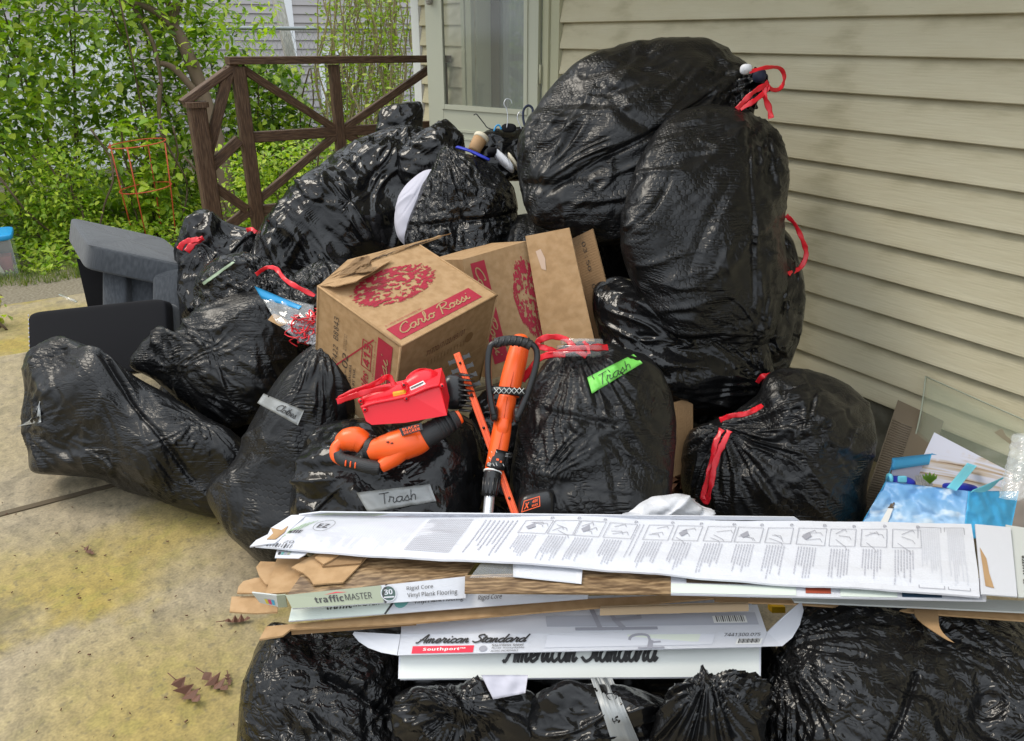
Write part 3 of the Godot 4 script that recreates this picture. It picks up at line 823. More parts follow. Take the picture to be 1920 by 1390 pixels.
func build_garden() -> void:
	var broad := leaf_mesh(0.082, 0.045, 0.3, 0.2)
	var small := leaf_mesh(0.042, 0.022, 0.3, 0.15)
	var dark := [M.leaf_dark, M.leaf_mid, M.leaf_mid, M.leaf_light]
	var dcol := [col(0.11, 0.19, 0.026), col(0.19, 0.31, 0.035), col(0.28, 0.41, 0.04), col(0.40, 0.52, 0.05), col(0.50, 0.58, 0.06)]
	var lime := [M.leaf_light, M.leaf_lime]
	var lcol := [col(0.34, 0.49, 0.045), col(0.46, 0.57, 0.05), col(0.54, 0.62, 0.06), col(0.25, 0.40, 0.04)]
	var k := "broad-leaved shrubs of the hedge"
	shrub("broad-leaved green shrub at the far left of the hedge", Vector3(-0.35, 0, -7.7), Vector3(1.0, 2.5, 0.8), 4000, 3, broad, dark, dcol, 150, k, 0.10)
	shrub("tall green shrub with white gaps behind the wire plant cage", Vector3(0.55, 0, -8.2), Vector3(1.0, 2.6, 0.8), 3800, 4, broad, dark, dcol, 150, k, 0.12)
	shrub("dense dark green shrub beneath the leaning tree", Vector3(1.5, 0, -8.1), Vector3(0.8, 2.5, 0.7), 3400, 5, broad, dark, dcol, 120, k, 0.06)
	shrub("green shrub between the tree and the chain-link post", Vector3(2.35, 0, -8.3), Vector3(0.65, 1.35, 0.6), 2600, 6, broad, dark, dcol, 60, k, -0.05)
	shrub("yellow-green shrub spilling over the top of the hedge", Vector3(0.1, 1.5, -8.9), Vector3(1.5, 2.9, 0.6), 2000, 16, broad, lime, lcol, 60, "", 0.02)
	shrub("low feathery light green bush in front of the hedge", Vector3(0.35, 0, -7.25), Vector3(0.5, 0.75, 0.4), 1700, 7, small, lime, lcol, 50)
	shrub("bright green bush inside the orange wire cage", Vector3(0.98, 0, -7.35), Vector3(0.34, 0.95, 0.3), 700, 8, broad, lime, lcol, 40)
	shrub("lime green bush behind the crossed railing braces", Vector3(1.75, 0, -6.5), Vector3(0.55, 0.78, 0.45), 2300, 9, small, lime, lcol, 120)
	shrub("lime green bush at the foot of the leaning grey pole", Vector3(2.35, 0, -6.7), Vector3(0.4, 0.75, 0.4), 1300, 19, small, lime, lcol, 60)
	shrub("small yellow-green seedling at the left edge of the path", Vector3(-0.26, 0, -5.15), Vector3(0.10, 0.24, 0.10), 60, 10, small, [M.leaf_yellow, M.leaf_lime], [col(0.42, 0.40, 0.05), col(0.30, 0.36, 0.04)], 30, "", -0.5)
	# ground cover
	var rg := RandomNumberGenerator.new(); rg.seed = 77
	var mm := MultiMesh.new()
	mm.transform_format = MultiMesh.TRANSFORM_3D; mm.use_colors = true
	mm.mesh = small
	var pl := []
	for i in 26000:
		var x := rg.randf_range(-3.0, 3.6); var z := rg.randf_range(-9.2, -6.05)
		var edge := -6.25 - 0.25 * nz.get_noise_2d(x * 1.4, 3.0) - (0.15 if x < 0.0 else 0.0)
		if z > edge: continue
		var hh := 0.03 + 0.22 * clampf((edge - z) * 1.4, 0.0, 1.0) * (0.55 + 0.8 * nz.get_noise_2d(x * 3.0, z * 3.0))
		pl.append(turned(Vector3(x, -0.04 + maxf(0.02, hh) * rg.randf_range(0.35, 1.0), z), rg, rg.randf_range(0.8, 1.6), 0.5))
	mm.instance_count = pl.size()
	for i in pl.size():
		mm.set_instance_transform(i, pl[i])
		mm.set_instance_color(i, lcol[rg.randi() % 4] * rg.randf_range(0.7, 1.2))
	var gc := MultiMeshInstance3D.new()
	gc.name = "ground_cover"; gc.multimesh = mm; gc.material_override = M.leaf_tinted
	add_child(gc); tag(gc, "bright green leafy ground cover between the path and the hedge", "ground cover", "", "stuff")
	# grass verge
	var bl := Geo.new()
	bl.tri(Vector3(-0.004, 0, 0), Vector3(0.004, 0, 0), Vector3(0.006, 0.06, 0.02))
	var gm := MultiMesh.new()
	gm.transform_format = MultiMesh.TRANSFORM_3D; gm.use_colors = true
	gm.mesh = bl.done(false)
	gm.instance_count = 9000
	for i in 9000:
		var x := rg.randf_range(-2.5, 1.2)
		var z := -6.02 - absf(rg.randfn()) * 0.30 + 0.16 * nz.get_noise_2d(x * 2.0, 1.0)
		gm.set_instance_transform(i, Transform3D(Basis(Vector3.UP, rg.randf() * TAU).scaled(Vector3(1, rg.randf_range(0.5, 1.3), 1)), Vector3(x, -0.035, z)))
		gm.set_instance_color(i, [col(0.16, 0.22, 0.04), col(0.24, 0.27, 0.06), col(0.10, 0.15, 0.03), col(0.30, 0.27, 0.12)][rg.randi() % 4])
	var gr := MultiMeshInstance3D.new()
	gr.name = "grass"; gr.multimesh = gm; gr.material_override = M.leaf_tinted
	add_child(gr); tag(gr, "ragged strip of grass along the edge of the dirt path", "grass", "", "stuff")
	# striped hosta
	var hb := lie(222, 418, 0.0)
	var ho := thing("hosta", "variegated hosta with long striped leaves in the ground cover", "plant", Vector3(hb.x, -0.05, hb.z))
	for i in 15:
		var a := TAU * i / 15.0 + rg.randf() * 0.3
		var l := rg.randf_range(0.36, 0.50); var w := rg.randf_range(0.08, 0.11); var up := rg.randf_range(0.55, 1.5)
		var dir := Vector3(cos(a), 0, sin(a))
		var side := Vector3(-sin(a), 0, cos(a))
		var f := func(s: float, t: float) -> Vector3:
			var hw := w * sin(PI * clampf(t * 0.93 + 0.04, 0, 1)) * 0.5
			return hb + dir * (t * l * 0.8) + Vector3(0, 0.10 + up * l * (t - t * t * 0.75), 0) + side * hw * (s * 2 - 1) + Vector3(0, absf(s * 2 - 1) * hw * 0.5, 0)
		var lg := Geo.new(); lg.grid(f, 4, 8)
		var lf := geo("leaf", lg, M.leaf_mid if i % 2 else M.leaf_light, ho)
		var sg := Geo.new()
		for e in [[0.0, 0.16], [0.84, 1.0], [0.46, 0.54]]:
			sg.grid(func(s: float, t: float) -> Vector3: return f.call(lerpf(e[0], e[1], s), t) + Vector3(0, 0.0015, 0), 1, 8)
		geo("stripe", sg, M.leaf_cream, lf)
	# tree with a forked trunk
	var tr := thing("tree", "small crooked tree with a forked bare trunk leaning over the hedge", "tree", Vector3(1.75, -0.06, -6.9))
	var limb := func(called: String, flat: Array, r0: float, r1: float) -> void:
		var p := curve(along(flat), 6)
		var r := []
		for i in p.size(): r.append(lerpf(r0, r1, float(i) / (p.size() - 1)))
		var g := Geo.new(); g.tube(p, r, 9); geo(called, g, M.bark, tr)
	limb.call("trunk", [430, 420, 6.75, 415, 300, 6.75, 392, 215, 6.75, 368, 140, 6.75, 342, 80, 6.75, 326, 52, 6.75], 0.075, 0.05)
	limb.call("limb", [328, 56, 6.75, 300, 28, 6.75, 270, 12, 6.75, 235, 6, 6.75, 200, 0, 6.75], 0.036, 0.02)
	limb.call("limb", [326, 54, 6.75, 322, 20, 6.75, 300, -20, 6.7, 280, -60, 6.65], 0.036, 0.02)
	limb.call("limb", [327, 54, 6.75, 330, 20, 6.8, 345, -25, 6.85, 350, -80, 6.85], 0.034, 0.02)
	limb.call("limb", [392, 212, 6.75, 360, 165, 6.65, 325, 128, 6.6, 300, 118, 6.55], 0.036, 0.022)
	limb.call("limb", [250, 12, 6.75, 268, 45, 6.7, 290, 90, 6.65, 303, 160, 6.65], 0.022, 0.014)
	limb.call("limb", [300, 160, 6.55, 298, 215, 6.6, 308, 260, 6.65], 0.02, 0.014)
	var pl2 := []
	for i in 2400:
		var s := at(rg.randf_range(120, 520), rg.randf_range(-90, 105), rg.randf_range(6.5, 8.1))
		if nz.get_noise_3d(s.x * 4.0, s.y * 4.0, s.z * 4.0) < -0.05: continue
		pl2.append(turned(s, rg, rg.randf_range(0.7, 1.4), -0.2))
	leaves(tr, leaf_mesh(0.075, 0.03, 0.3, 0.3), pl2, 60, lime, lcol, rg, "crown")
	# upright twiggy shrub by the corner of the house
	var tw := thing("twiggy_shrub", "tall twiggy shrub with sparse young leaves at the house corner", "shrub", Vector3(3.05, -0.06, -7.6))
	var pl3 := []
	for i in 64:
		var u0 := rg.randf_range(600, 765) + (20 if i % 3 == 0 else 0)
		var dd := rg.randf_range(7.1, 8.6)
		var p := []
		var u := lerpf(680.0, u0, 0.55)
		for j in 7:
			p.append(at(u, 330 - j * 66, dd + rg.randfn() * 0.05))
			u = lerpf(u, u0, 0.40) + rg.randfn() * 11
		var g := Geo.new()
		var c := curve(p, 4)
		var r := []
		var r0: float = rg.randf_range(0.006, 0.016) if i > 3 else 0.034
		for q in c.size(): r.append(lerpf(r0, 0.005, float(q) / (c.size() - 1)))
		g.tube(c, r, 6)
		geo("stem", g, M.twig, tw)
		for q in 80:
			var b: Vector3 = c[rg.randi_range(4, c.size() - 1)] + Vector3(rg.randfn(), rg.randfn(), rg.randfn()) * 0.08
			pl3.append(turned(b, rg, rg.randf_range(0.8, 1.6), 0.3))
	leaves(tw, small, pl3, 60, [M.leaf_lime, M.leaf_light], [col(0.34, 0.44, 0.06), col(0.26, 0.36, 0.05), col(0.44, 0.48, 0.08)], rg)

func build_beyond() -> void:
	# chain-link fence
	var z := -9.4
	var fe := thing("chain_link_fence", "grey chain-link fence with pipe rail running behind the shrubs", "fence", Vector3(1.5, -0.06, z))
	var top := 1.62
	var g := Geo.new(); g.tube([Vector3(-5, top, z), Vector3(6.0, top, z)], 0.021, 8); geo("top_rail", g, M.galvanised, fe)
	for x in [-3.5, -0.65, 2.35, 5.3]:
		var p := Geo.new(); p.tube([Vector3(x, -0.06, z + 0.03), Vector3(x, top - 0.06, z + 0.03)], 0.027, 10, 1.0, Vector3.RIGHT); geo("post", p, M.galvanised, fe)
	var w := Geo.new()
	var cell := 0.062
	for i in int(11.0 / cell):
		var x0 := -5.0 + i * cell
		for sgn in [-1.0, 1.0]:
			var pts := []
			for j in 27: pts.append(Vector3(x0 + sgn * (cell / 2 if j % 2 else 0.0) + (0.0 if sgn < 0 else cell), top - j * cell, z + (0.003 if j % 2 else -0.003)))
			w.tube(pts, 0.0024, 3, 1.0, Vector3.RIGHT, false)
	var wm := geo("wire_mesh", w, M.galvanised, fe); wm.set_meta("kind", "stuff")
	# leaning pole
	var lp := Geo.new()
	var a := at(508, -60, 8.9); var b := at(592, 330, 9.1)
	lp.beam(b, a, 0.115, 0.08, Vector3.BACK)
	tag(geo("leaning_pole", lp, M.grey_timber, null, false), "weathered grey timber pole leaning against the chain-link fence", "pole")
	# neighbouring house
	var hz := -14.5
	var nh := thing("neighbour_house", "lavender-grey clapboard house with white windows beyond the fence", "house", Vector3(5.0, 0, hz))
	var wg := Geo.new(); wg.brick(Vector3(-8.9, 0, hz - 5.0), Vector3(21, 0, 0), Vector3(0, 6.5, 0), Vector3(0, 0, 5.0)); geo("wall", wg, M.lavender_siding, nh, false)
	for k in 44:
		var bg := Geo.new()
		bg.brick(Vector3(-8.9, 0.35 + k * 0.14, hz + 0.002), Vector3(21, 0, 0), Vector3(0, 0.138, 0) , Vector3(0, 0, 0.012))
		for i in bg.v.size():
			if bg.v[i].z > hz + 0.01: bg.v[i].z += 0.022 if bg.v[i].y < 0.36 + k * 0.14 else -0.004
		geo("siding_board", bg, M.lavender_siding, nh, false)
	for q in [[628, 150, 0.40, 0.85], [950, 60, 0.9, 1.4]]:
		var s := sight(q[0], q[1]); var c := EYE + s * (hz / s.z)
		var fg := Geo.new()
		var hw: float = q[2] / 2; var hh: float = q[3] / 2
		for r in [[-hw - 0.1, hw + 0.1, hh, hh + 0.12], [-hw - 0.1, hw + 0.1, -hh - 0.12, -hh], [-hw - 0.1, -hw, -hh, hh], [hw, hw + 0.1, -hh, hh], [-hw, hw, -0.03, 0.03]]:
			fg.brick(Vector3(c.x + r[0], c.y + r[2], hz), Vector3(r[1] - r[0], 0, 0), Vector3(0, r[3] - r[2], 0), Vector3(0, 0, 0.07))
		var wn := geo("window", fg, M.white_wall, nh, false)
		var gp := Geo.new(); gp.brick(Vector3(c.x - hw, c.y - hh, hz + 0.03), Vector3(hw * 2, 0, 0), Vector3(0, hh * 2, 0), Vector3(0, 0, 0.008)); geo("pane", gp, M.dark_glass, wn, false)
	var cb := Geo.new(); cb.brick(Vector3(4.55, 0, hz + 0.03), Vector3(0.16, 0, 0), Vector3(0, 6.4, 0), Vector3(0, 0, 0.03)); geo("downpipe", cb, M.white_wall, nh, false)
	# white board fence
	var gz := -11.6
	var ga := thing("board_fence", "white board fence glimpsed in bright gaps through the hedge", "fence", Vector3(-1.5, 0, gz))
	for k in 42:
		var gg := Geo.new(); gg.brick(Vector3(-6 + k * 0.183, -0.06, gz), Vector3(0.178, 0, 0), Vector3(0, 1.66, 0), Vector3(0, 0, 0.022)); geo("board", gg, M.white_wall, ga, false)
	for y in [0.3, 1.35]:
		var gg := Geo.new(); gg.brick(Vector3(-6, y, gz - 0.042), Vector3(7.7, 0, 0), Vector3(0, 0.09, 0), Vector3(0, 0, 0.04)); geo("rail", gg, M.white_wall, ga, false)

# ---------------------------------------------------------------- rubbish bags
# A bag is a closed skin: its outline (measured u, v pairs) stands at a depth, and it bulges towards the eye and away from it by real amounts.
func bag(label: String, outline: Array, d: float, tf: float, tb: float, film: String, o := {}) -> Dictionary:
	var sd: int = o.get("seed", int(outline[0]) + int(outline[1]) * 3)
	var ou := PackedVector2Array()
	var cen2 := Vector2.ZERO
	for i in range(0, outline.size(), 2):
		ou.append(Vector2(outline[i], outline[i + 1])); cen2 += ou[-1]
	cen2 /= ou.size()
	if o.has("c"): cen2 = Vector2(o.c[0], o.c[1])
	var tilt: Array = o.get("tilt", [0.0, 0.0])       # metres of depth per 100 px to the right and downwards
	var deep := func(q: Vector2) -> float: return d + (tilt[0] * (q.x - cen2.x) + tilt[1] * (q.y - cen2.y)) * 0.01
	var cen := at(cen2.x, cen2.y, d)
	var ring: Array = curve(Array(ou), 10, true)
	var lens := [0.0]
	for i in ring.size(): lens.append(lens[i] + ring[i].distance_to(ring[(i + 1) % ring.size()]))
	var total: float = lens[-1]
	var nt := clampi(int(total / 5.6), 90, 380)
	var nr := clampi(nt / 3, 34, 110)
	var nb := 12
	var edge := []
	var j := 0
	for k in nt:
		var want := total * k / nt
		while lens[j + 1] < want: j += 1
		var q: Vector2 = ring[j].lerp(ring[(j + 1) % ring.size()], (want - lens[j]) / maxf(0.001, lens[j + 1] - lens[j]))
		edge.append(at(q.x, q.y, deep.call(q)))
	var ez := (EYE - cen).normalized()
	var ex := cr
	var ey := ez.cross(ex).normalized()
	ex = ey.cross(ez).normalized()
	var lump: float = o.get("lump", 0.022)
	var fold: float = o.get("fold", 0.013)
	var fine: float = o.get("fine", 0.0045)
	var stretch: Array = o.get("stretch", [0.40, 1.3, float(sd % 140) - 70.0])    # scale along and across, turn in degrees: draws the folds out
	var ca := cos(deg_to_rad(stretch[2])); var sa := sin(deg_to_rad(stretch[2]))
	var knots := []
	for q in o.get("knots", []):      # [u, v, height, reach, how many folds]
		knots.append([at(q[0], q[1], d), q[2], q[3], q[4]])
	var tents := []       # sharp creases: place, direction, half length, half width, height, bend
	var tr := RandomNumberGenerator.new(); tr.seed = sd + 77
	var span := 0.0
	for q: Vector3 in edge: span = maxf(span, q.distance_to(cen))
	for i in int(o.get("creases", 20)):
		var px := tr.randf_range(-0.85, 0.85) * span; var py := tr.randf_range(-0.85, 0.85) * span
		var dr := tr.randf() * PI
		if not knots.is_empty() and i % 3 != 2:
			var kq: Vector3 = knots[i % knots.size()][0] - cen
			dr = atan2(py - kq.dot(ey), px - kq.dot(ex)) + tr.randfn() * 0.25
		elif i % 2: dr = deg_to_rad(stretch[2]) + tr.randfn() * 0.3
		tents.append([px, py, cos(dr), sin(dr), tr.randf_range(0.05, 0.20) * span / 0.35, tr.randf_range(0.012, 0.034), fold * tr.randf_range(0.4, 1.0) * (1.0 if i % 4 else -1.0), tr.randfn() * 1.2])
	var seams := []
	for q in o.get("seams", []):      # [depth, width, u, v, u, v ...]
		var p := []
		for i in range(2, q.size(), 2): p.append(at(q[i], q[i + 1], d))
		seams.append([q[0], q[1], p])
	var pw: float = o.get("pow", 2.5)
	var wob := noise(sd + 5, 1.0)
	var fn := noise(sd, 1.0)
	var vs := PackedVector3Array(); var us := PackedVector2Array(); var ix := PackedInt32Array()
	var rows := nr + nb
	for k in rows + 1:
		var front := k <= nr
		var a := (PI / 2 * k / nr) if front else (PI / 2 + PI / 2 * (k - nr) / nb)
		var s := sin(a); var co := cos(a)
		var th := tf if front else tb
		var up := pow(maxf(0.0, 1.0 - pow(s, pw)), 0.5) * th * (1.0 if front else -1.0)
		for m in nt + 1:
			var e: Vector3 = edge[m % nt] - cen
			var rr := e.length()
			var p := cen + e * s + ez * up
			var n := (e / rr * (s / rr) + ez * (co / th)).normalized()
			var g := p - cen
			var lx := g.dot(ex); var ly := g.dot(ey)
			if front or k < nr + 4:
				var fx: float = (lx * ca + ly * sa) * stretch[0]; var fy: float = (ly * ca - lx * sa) * stretch[1]
				var fz := g.dot(ez)
				var wx := wob.get_noise_3d(fx * 4.0, fy * 4.0, fz * 4.0) ; var wy := wob.get_noise_3d(fx * 4.0 + 31.0, fy * 4.0, fz * 4.0)
				var dd := lump * fn.get_noise_3d(lx * 3.2, ly * 3.2, fz * 3.2) * 1.8
				var mk := smoothstep(-0.25, 0.35, fn.get_noise_3d(lx * 2.6 + 90.0, ly * 2.6, fz * 2.6))
				var mk2 := smoothstep(-0.05, 0.40, fn.get_noise_3d(lx * 3.4, ly * 3.4 + 60.0, fz * 3.4))
				var r1 := fn.get_noise_3d(fx * 6.0 + wx * 0.35, fy * 6.0 + wy * 0.35, fz * 3.0 + 20.0)
				var r2 := fn.get_noise_3d(fx * 10.0 + wx * 0.5 + 50.0, fy * 10.0 + wy * 0.5, fz * 4.0)
				var r3 := fn.get_noise_3d(fx * 24.0 + wx * 0.8, fy * 24.0 + wy * 0.8 + 70.0, fz * 8.0)
				var k1 := maxf(0.0, 1.0 - absf(r1) * 2.6); var k2 := maxf(0.0, 1.0 - absf(r2) * 2.8); var k3 := maxf(0.0, 1.0 - absf(r3) * 2.8)
				dd += fold * (0.95 * k1 * k1 * mk + 0.45 * k2 * k2 * mk2 - 0.5 * maxf(0.0, 1.0 - absf(r2 + 0.25) * 4.0) * mk) + fine * 0.55 * k3 * k3 * mk2
				for q in tents:
					var ax: float = (lx - q[0]) * q[2] + (ly - q[1]) * q[3]
					if absf(ax) > q[4]: continue
					var ac: float = absf((ly - q[1]) * q[2] - (lx - q[0]) * q[3] + q[7] * ax * ax)
					if ac < q[5]:
						var fa: float = 1.0 - ax * ax / (q[4] * q[4])
						dd += q[6] * (1.0 - ac / q[5]) * fa
				for q in knots:
					var w: Vector3 = p - q[0]
					var kx := w.dot(ex); var ky := w.dot(ey)
					var ro := sqrt(kx * kx + ky * ky)
					if ro < q[2] * 3.2:
						var ph := atan2(ky, kx)
						var wv := sin(ph * q[3] + 2.6 * wx + 4.0 * wob.get_noise_2d(ph * 2.2, sd))
						dd += q[1] * (1.0 - 2.0 * absf(wv) * (0.7 + 0.5 * wy)) * exp(-ro / q[2]) * smoothstep(0.0, 0.03, ro)
				for q in seams:
					var best := 9.0
					for i in q[2].size() - 1:
						var a2 := Vector2((q[2][i] - cen).dot(ex), (q[2][i] - cen).dot(ey)); var b2 := Vector2((q[2][i + 1] - cen).dot(ex), (q[2][i + 1] - cen).dot(ey))
						best = minf(best, Geometry2D.get_closest_point_to_segment(Vector2(lx, ly), a2, b2).distance_squared_to(Vector2(lx, ly)))
					dd -= q[0] * exp(-best / (q[1] * q[1]))
				p += n * dd * lerpf(1.0, 0.35, smoothstep(0.86, 1.0, s))
			vs.append(p)
			var e2 := Vector2(e.dot(ex), e.dot(ey)) / rr
			us.append(e2 * ((rr + th) * 0.5 * a) + Vector2(sd % 17, sd % 13) * 0.37)
			if k < rows and m < nt:
				var b := k * (nt + 1) + m
				if k > 0: ix.append_array([b, b + nt + 1, b + 1])
				ix.append_array([b + 1, b + nt + 1, b + nt + 2])
	var st := SurfaceTool.new()
	st.begin(Mesh.PRIMITIVE_TRIANGLES)
	for i in vs.size():
		st.set_uv(us[i]); st.add_vertex(vs[i])
	for i in ix: st.add_index(i)
	st.generate_normals()
	var low := cen
	for p in vs:
		if p.y < low.y: low = p
	var root := thing("trash_bag", label, "trash bag", Vector3(cen.x, low.y, cen.z), "black rubbish bags in the heap")
	put("skin", st.commit(), M[film], root)
	var pr := PackedVector3Array()
	for i in (nr + 1) * (nt + 1): pr.append(seen(vs[i]))
	return {"root": root, "pr": pr, "d": d}
func skin_depth(b: Dictionary, u: float, v: float, radius := 9.0) -> float:     # how deep the skin lies there
	var sum := 0.0; var wt := 0.0
	var best := 1e9; var bd: float = b.d
	for p: Vector3 in b.pr:
		var q := (p.x - u) * (p.x - u) + (p.y - v) * (p.y - v)
		if q < radius * radius:
			var w := 1.0 / (q + 4.0)
			sum += w * p.z; wt += w
		if q < best: best = q; bd = p.z
	return sum / wt if wt > 0.0 else bd
func on_skin(b: Dictionary, u: float, v: float, lift := 0.004) -> Vector3:
	return at(u, v, skin_depth(b, u, v) - lift)
func tape(b: Dictionary, called: String, px: Array, film: String, words := "", o := [0.1, 0.2, 0.8, 0.6], label := "") -> void:    # a strip stuck on the skin; px: four corners
	var nx := 14; var ny := 4
	var g := []
	for j in ny + 1:
		var row := []
		for i in nx + 1:
			var s := float(i) / nx; var t := float(j) / ny
			var p := Vector2(px[0], px[1]).lerp(Vector2(px[2], px[3]), s).lerp(Vector2(px[6], px[7]).lerp(Vector2(px[4], px[5]), s), t)
			row.append(at(p.x, p.y, minf(skin_depth(b, p.x, p.y, 12.0), skin_depth(b, p.x, p.y, 4.0)) - 0.005 - 0.004 * nz.get_noise_2d(p.x * 0.05, p.y * 0.05)))
		g.append(row)
	var f := func(s: float, t: float) -> Vector3:
		var x := clampf(s, 0, 1) * nx; var y := clampf(t, 0, 1) * ny
		var i := mini(int(x), nx - 1); var j := mini(int(y), ny - 1)
		var q: Vector3 = g[j][i].lerp(g[j][i + 1], x - i).lerp(g[j + 1][i].lerp(g[j + 1][i + 1], x - i), y - j)
		if s < 0: q += (g[0][1] - g[0][0]) * s * nx
		if s > 1: q += (g[0][nx] - g[0][nx - 1]) * (s - 1) * nx
		if t < 0: q += (g[1][0] - g[0][0]) * t * ny
		if t > 1: q += (g[ny][0] - g[ny - 1][0]) * (t - 1) * ny
		return q
	var tg := Geo.new(); tg.sheet(f, 28, 6, 0.0012, 1.0, 0.3)
	var m := geo(called, tg, M[film], b.root)
	if label: m.set_meta("label", label)
	if words:
		var ig := Geo.new(); ink_script(ig, f, words, Vector2(o[0], o[3]), Vector2(o[2] - o[0], 0.0), Vector2(0, o[1] - o[3]), 0.0020, 0.2)
		geo("handwriting", ig, M.marker_ink, m, false)
func ribbon(called: String, parent: Node3D, flat: Array, w: float, film := "red_plastic_film", sd := 0) -> void:       # crumpled drawstring; flat: u, v, depth ...
	var c := curve(along(flat), 7)
	var g := Geo.new()
	var n := g.v.size()
	var sides := 8
	for i in c.size():
		var p: Vector3 = c[i]
		var t: Vector3 = (c[mini(i + 1, c.size() - 1)] - c[maxi(i - 1, 0)]).normalized()
		var s := t.cross((EYE - p).normalized()).normalized()
		s = s.rotated(t, 1.3 * nz.get_noise_2d(i * 0.09 + sd * 11.0, 5.0))
		var u := s.cross(t)
		var ww := w * (1.1 + 0.5 * nz.get_noise_2d(i * 0.21 + sd * 7.0, 50.0))
		for k in sides + 1:
			var a := TAU * k / sides
			g.v.append(p + s * cos(a) * ww * 0.5 + u * sin(a) * w * (0.045 + 0.05 * nz.get_noise_2d(i * 0.4, k * 0.9))); g.uv.append(Vector2(i * 0.02, k * 0.01))
	for i in c.size() - 1:
		for k in sides:
			var a := n + i * (sides + 1) + k
			for q in [a, a + 1, a + sides + 2, a, a + sides + 2, a + sides + 1]: g.ix.append(q)
	geo(called, g, M[film], parent)

func build_bags() -> void:
	var b: Dictionary
	# --- at the back
	b = bag("long glossy bag slumped against the railing, loose top flopped beside the door", [478, 460, 500, 408, 545, 350, 600, 305, 655, 275, 700, 250, 745, 236, 790, 240, 835, 262, 850, 310, 820, 400, 765, 470, 690, 510, 560, 530, 500, 530, 468, 500], 3.35, 0.20, 0.28, "bag_crumpled",
		{"tilt": [0.05, -0.06], "lump": 0.03, "fold": 0.017, "fine": 0.002, "stretch": [0.28, 1.5, -52.0], "creases": 34, "knots": [[760, 235, 0.018, 0.24, 9.0]]})
	var top := bag("glossy black bag top standing up against the edge of the storm door", [704, 268, 706, 235, 714, 207, 740, 198, 772, 192, 790, 194, 792, 230, 789, 262, 750, 285, 715, 285], 3.62, 0.07, 0.07, "bag_crumpled", {"lump": 0.012, "fold": 0.012})
	var hump := bag("crinkled black bag rising behind the peaked bag below the door glass", [745, 330, 740, 290, 760, 265, 800, 243, 822, 230, 838, 226, 856, 240, 868, 262, 872, 300, 850, 360, 790, 380], 3.30, 0.10, 0.16, "bag_crumpled", {"lump": 0.016, "fold": 0.016, "knots": [[838, 262, 0.012, 0.07, 8.0]]})
	var white := bag("white cloth bundle bulging out beside the peaked black bag", [741, 398, 748, 365, 768, 338, 800, 318, 830, 330, 820, 420, 780, 470, 752, 452, 742, 430], 3.02, 0.06, 0.10, "bag_crumpled", {"lump": 0.008, "fold": 0.006, "fine": 0.002})
	white.root.set_meta("category", "cloth"); white.root.remove_meta("group"); white.root.name = "cloth_bundle"
	(white.root.get_child(0) as MeshInstance3D).material_override = M.pale_cloth
	b = bag("black bag gathered to a peak below the storm door", [834, 272, 852, 284, 900, 302, 948, 330, 968, 362, 972, 420, 965, 500, 930, 560, 860, 560, 790, 520, 762, 470, 762, 425, 780, 370, 806, 320, 822, 288], 2.98, 0.17, 0.2, "bag_wrinkled",
		{"lump": 0.02, "fold": 0.014, "knots": [[834, 278, 0.022, 0.16, 7.0]], "seams": [[0.02, 0.012, 765, 428, 850, 418, 940, 408, 970, 400], [0.018, 0.01, 838, 436, 843, 500]]})
	var peak: Dictionary = b
	b = bag("small torn black bag stuffed with clothes hangers under the door glass", [893, 292, 896, 262, 912, 248, 945, 240, 985, 238, 1010, 260, 1005, 330, 950, 340, 905, 330], 3.15, 0.08, 0.12, "bag_crumpled", {"lump": 0.01, "fold": 0.016})
	b = bag("black bag deep in the shadow behind the open carton", [930, 430, 990, 400, 1090, 405, 1170, 430, 1210, 520, 1190, 650, 1060, 640, 950, 560], 2.98, 0.14, 0.2, "bag_embossed", {})
	b = bag("huge bulging black bag on top of the heap leaning on the siding", [1000, 412, 978, 372, 970, 318, 976, 262, 995, 215, 1032, 162, 1085, 120, 1150, 90, 1230, 71, 1305, 69, 1352, 80, 1386, 108, 1412, 138, 1420, 172, 1408, 205, 1390, 240, 1370, 300, 1290, 390, 1180, 450, 1100, 455, 1030, 428], 2.74, 0.25, 0.20, "bag_embossed",
		{"c": [1185, 262], "lump": 0.018, "fold": 0.016, "fine": 0.003, "creases": 44, "stretch": [0.35, 1.4, 38.0], "tilt": [0.0, -0.03], "knots": [[1420, 160, 0.02, 0.11, 9.0], [1000, 405, 0.012, 0.10, 7.0]], "seams": [[0.017, 0.010, 1040, 352, 1120, 300, 1200, 262, 1260, 228, 1325, 182], [0.012, 0.02, 1130, 160, 1180, 225, 1250, 262]]})
	var crown: Dictionary = b
	# its gathered mouth and drawstring
	var ng := Geo.new()
	ng.grid(func(s: float, t: float) -> Vector3:
		var a := s * TAU
		var r := lerpf(0.085, 0.022, pow(t, 0.6)) * (1.0 + 0.16 * sin(a * 9.0 + 2.0 * t)) + 0.02 * maxf(0.0, t - 0.75) * 4.0 * (1.0 + 0.3 * sin(a * 5.0))
		var ax := at(1385, 180, 2.66).lerp(at(1428, 150, 2.58), t)
		var dr := (at(1428, 150, 2.58) - at(1385, 180, 2.66)).normalized()
		var e1 := dr.cross(Vector3.UP).normalized(); var e2 := e1.cross(dr)
		return ax + e1 * cos(a) * r + e2 * sin(a) * r, 72, 26, 0.5, 0.3)
	geo("gathered_neck", ng, M.bag_crumpled, crown.root)
	var wk := Geo.new(); wk.puff(at(1399, 130, 2.50), cr * 0.020, cu * 0.016, cf * 0.016, 0.8, 12, 8); geo("white_scrap", wk, M.white_film, crown.root)
	var nb := Geo.new(); nb.puff(at(1424, 142, 2.53), cr * 0.022, cu * 0.022, cf * 0.02, 0.8, 12, 8); geo("dark_blue_scrap", nb, mat("navy_cloth", lin(0.012, 0.02, 0.05), 0.7), crown.root)
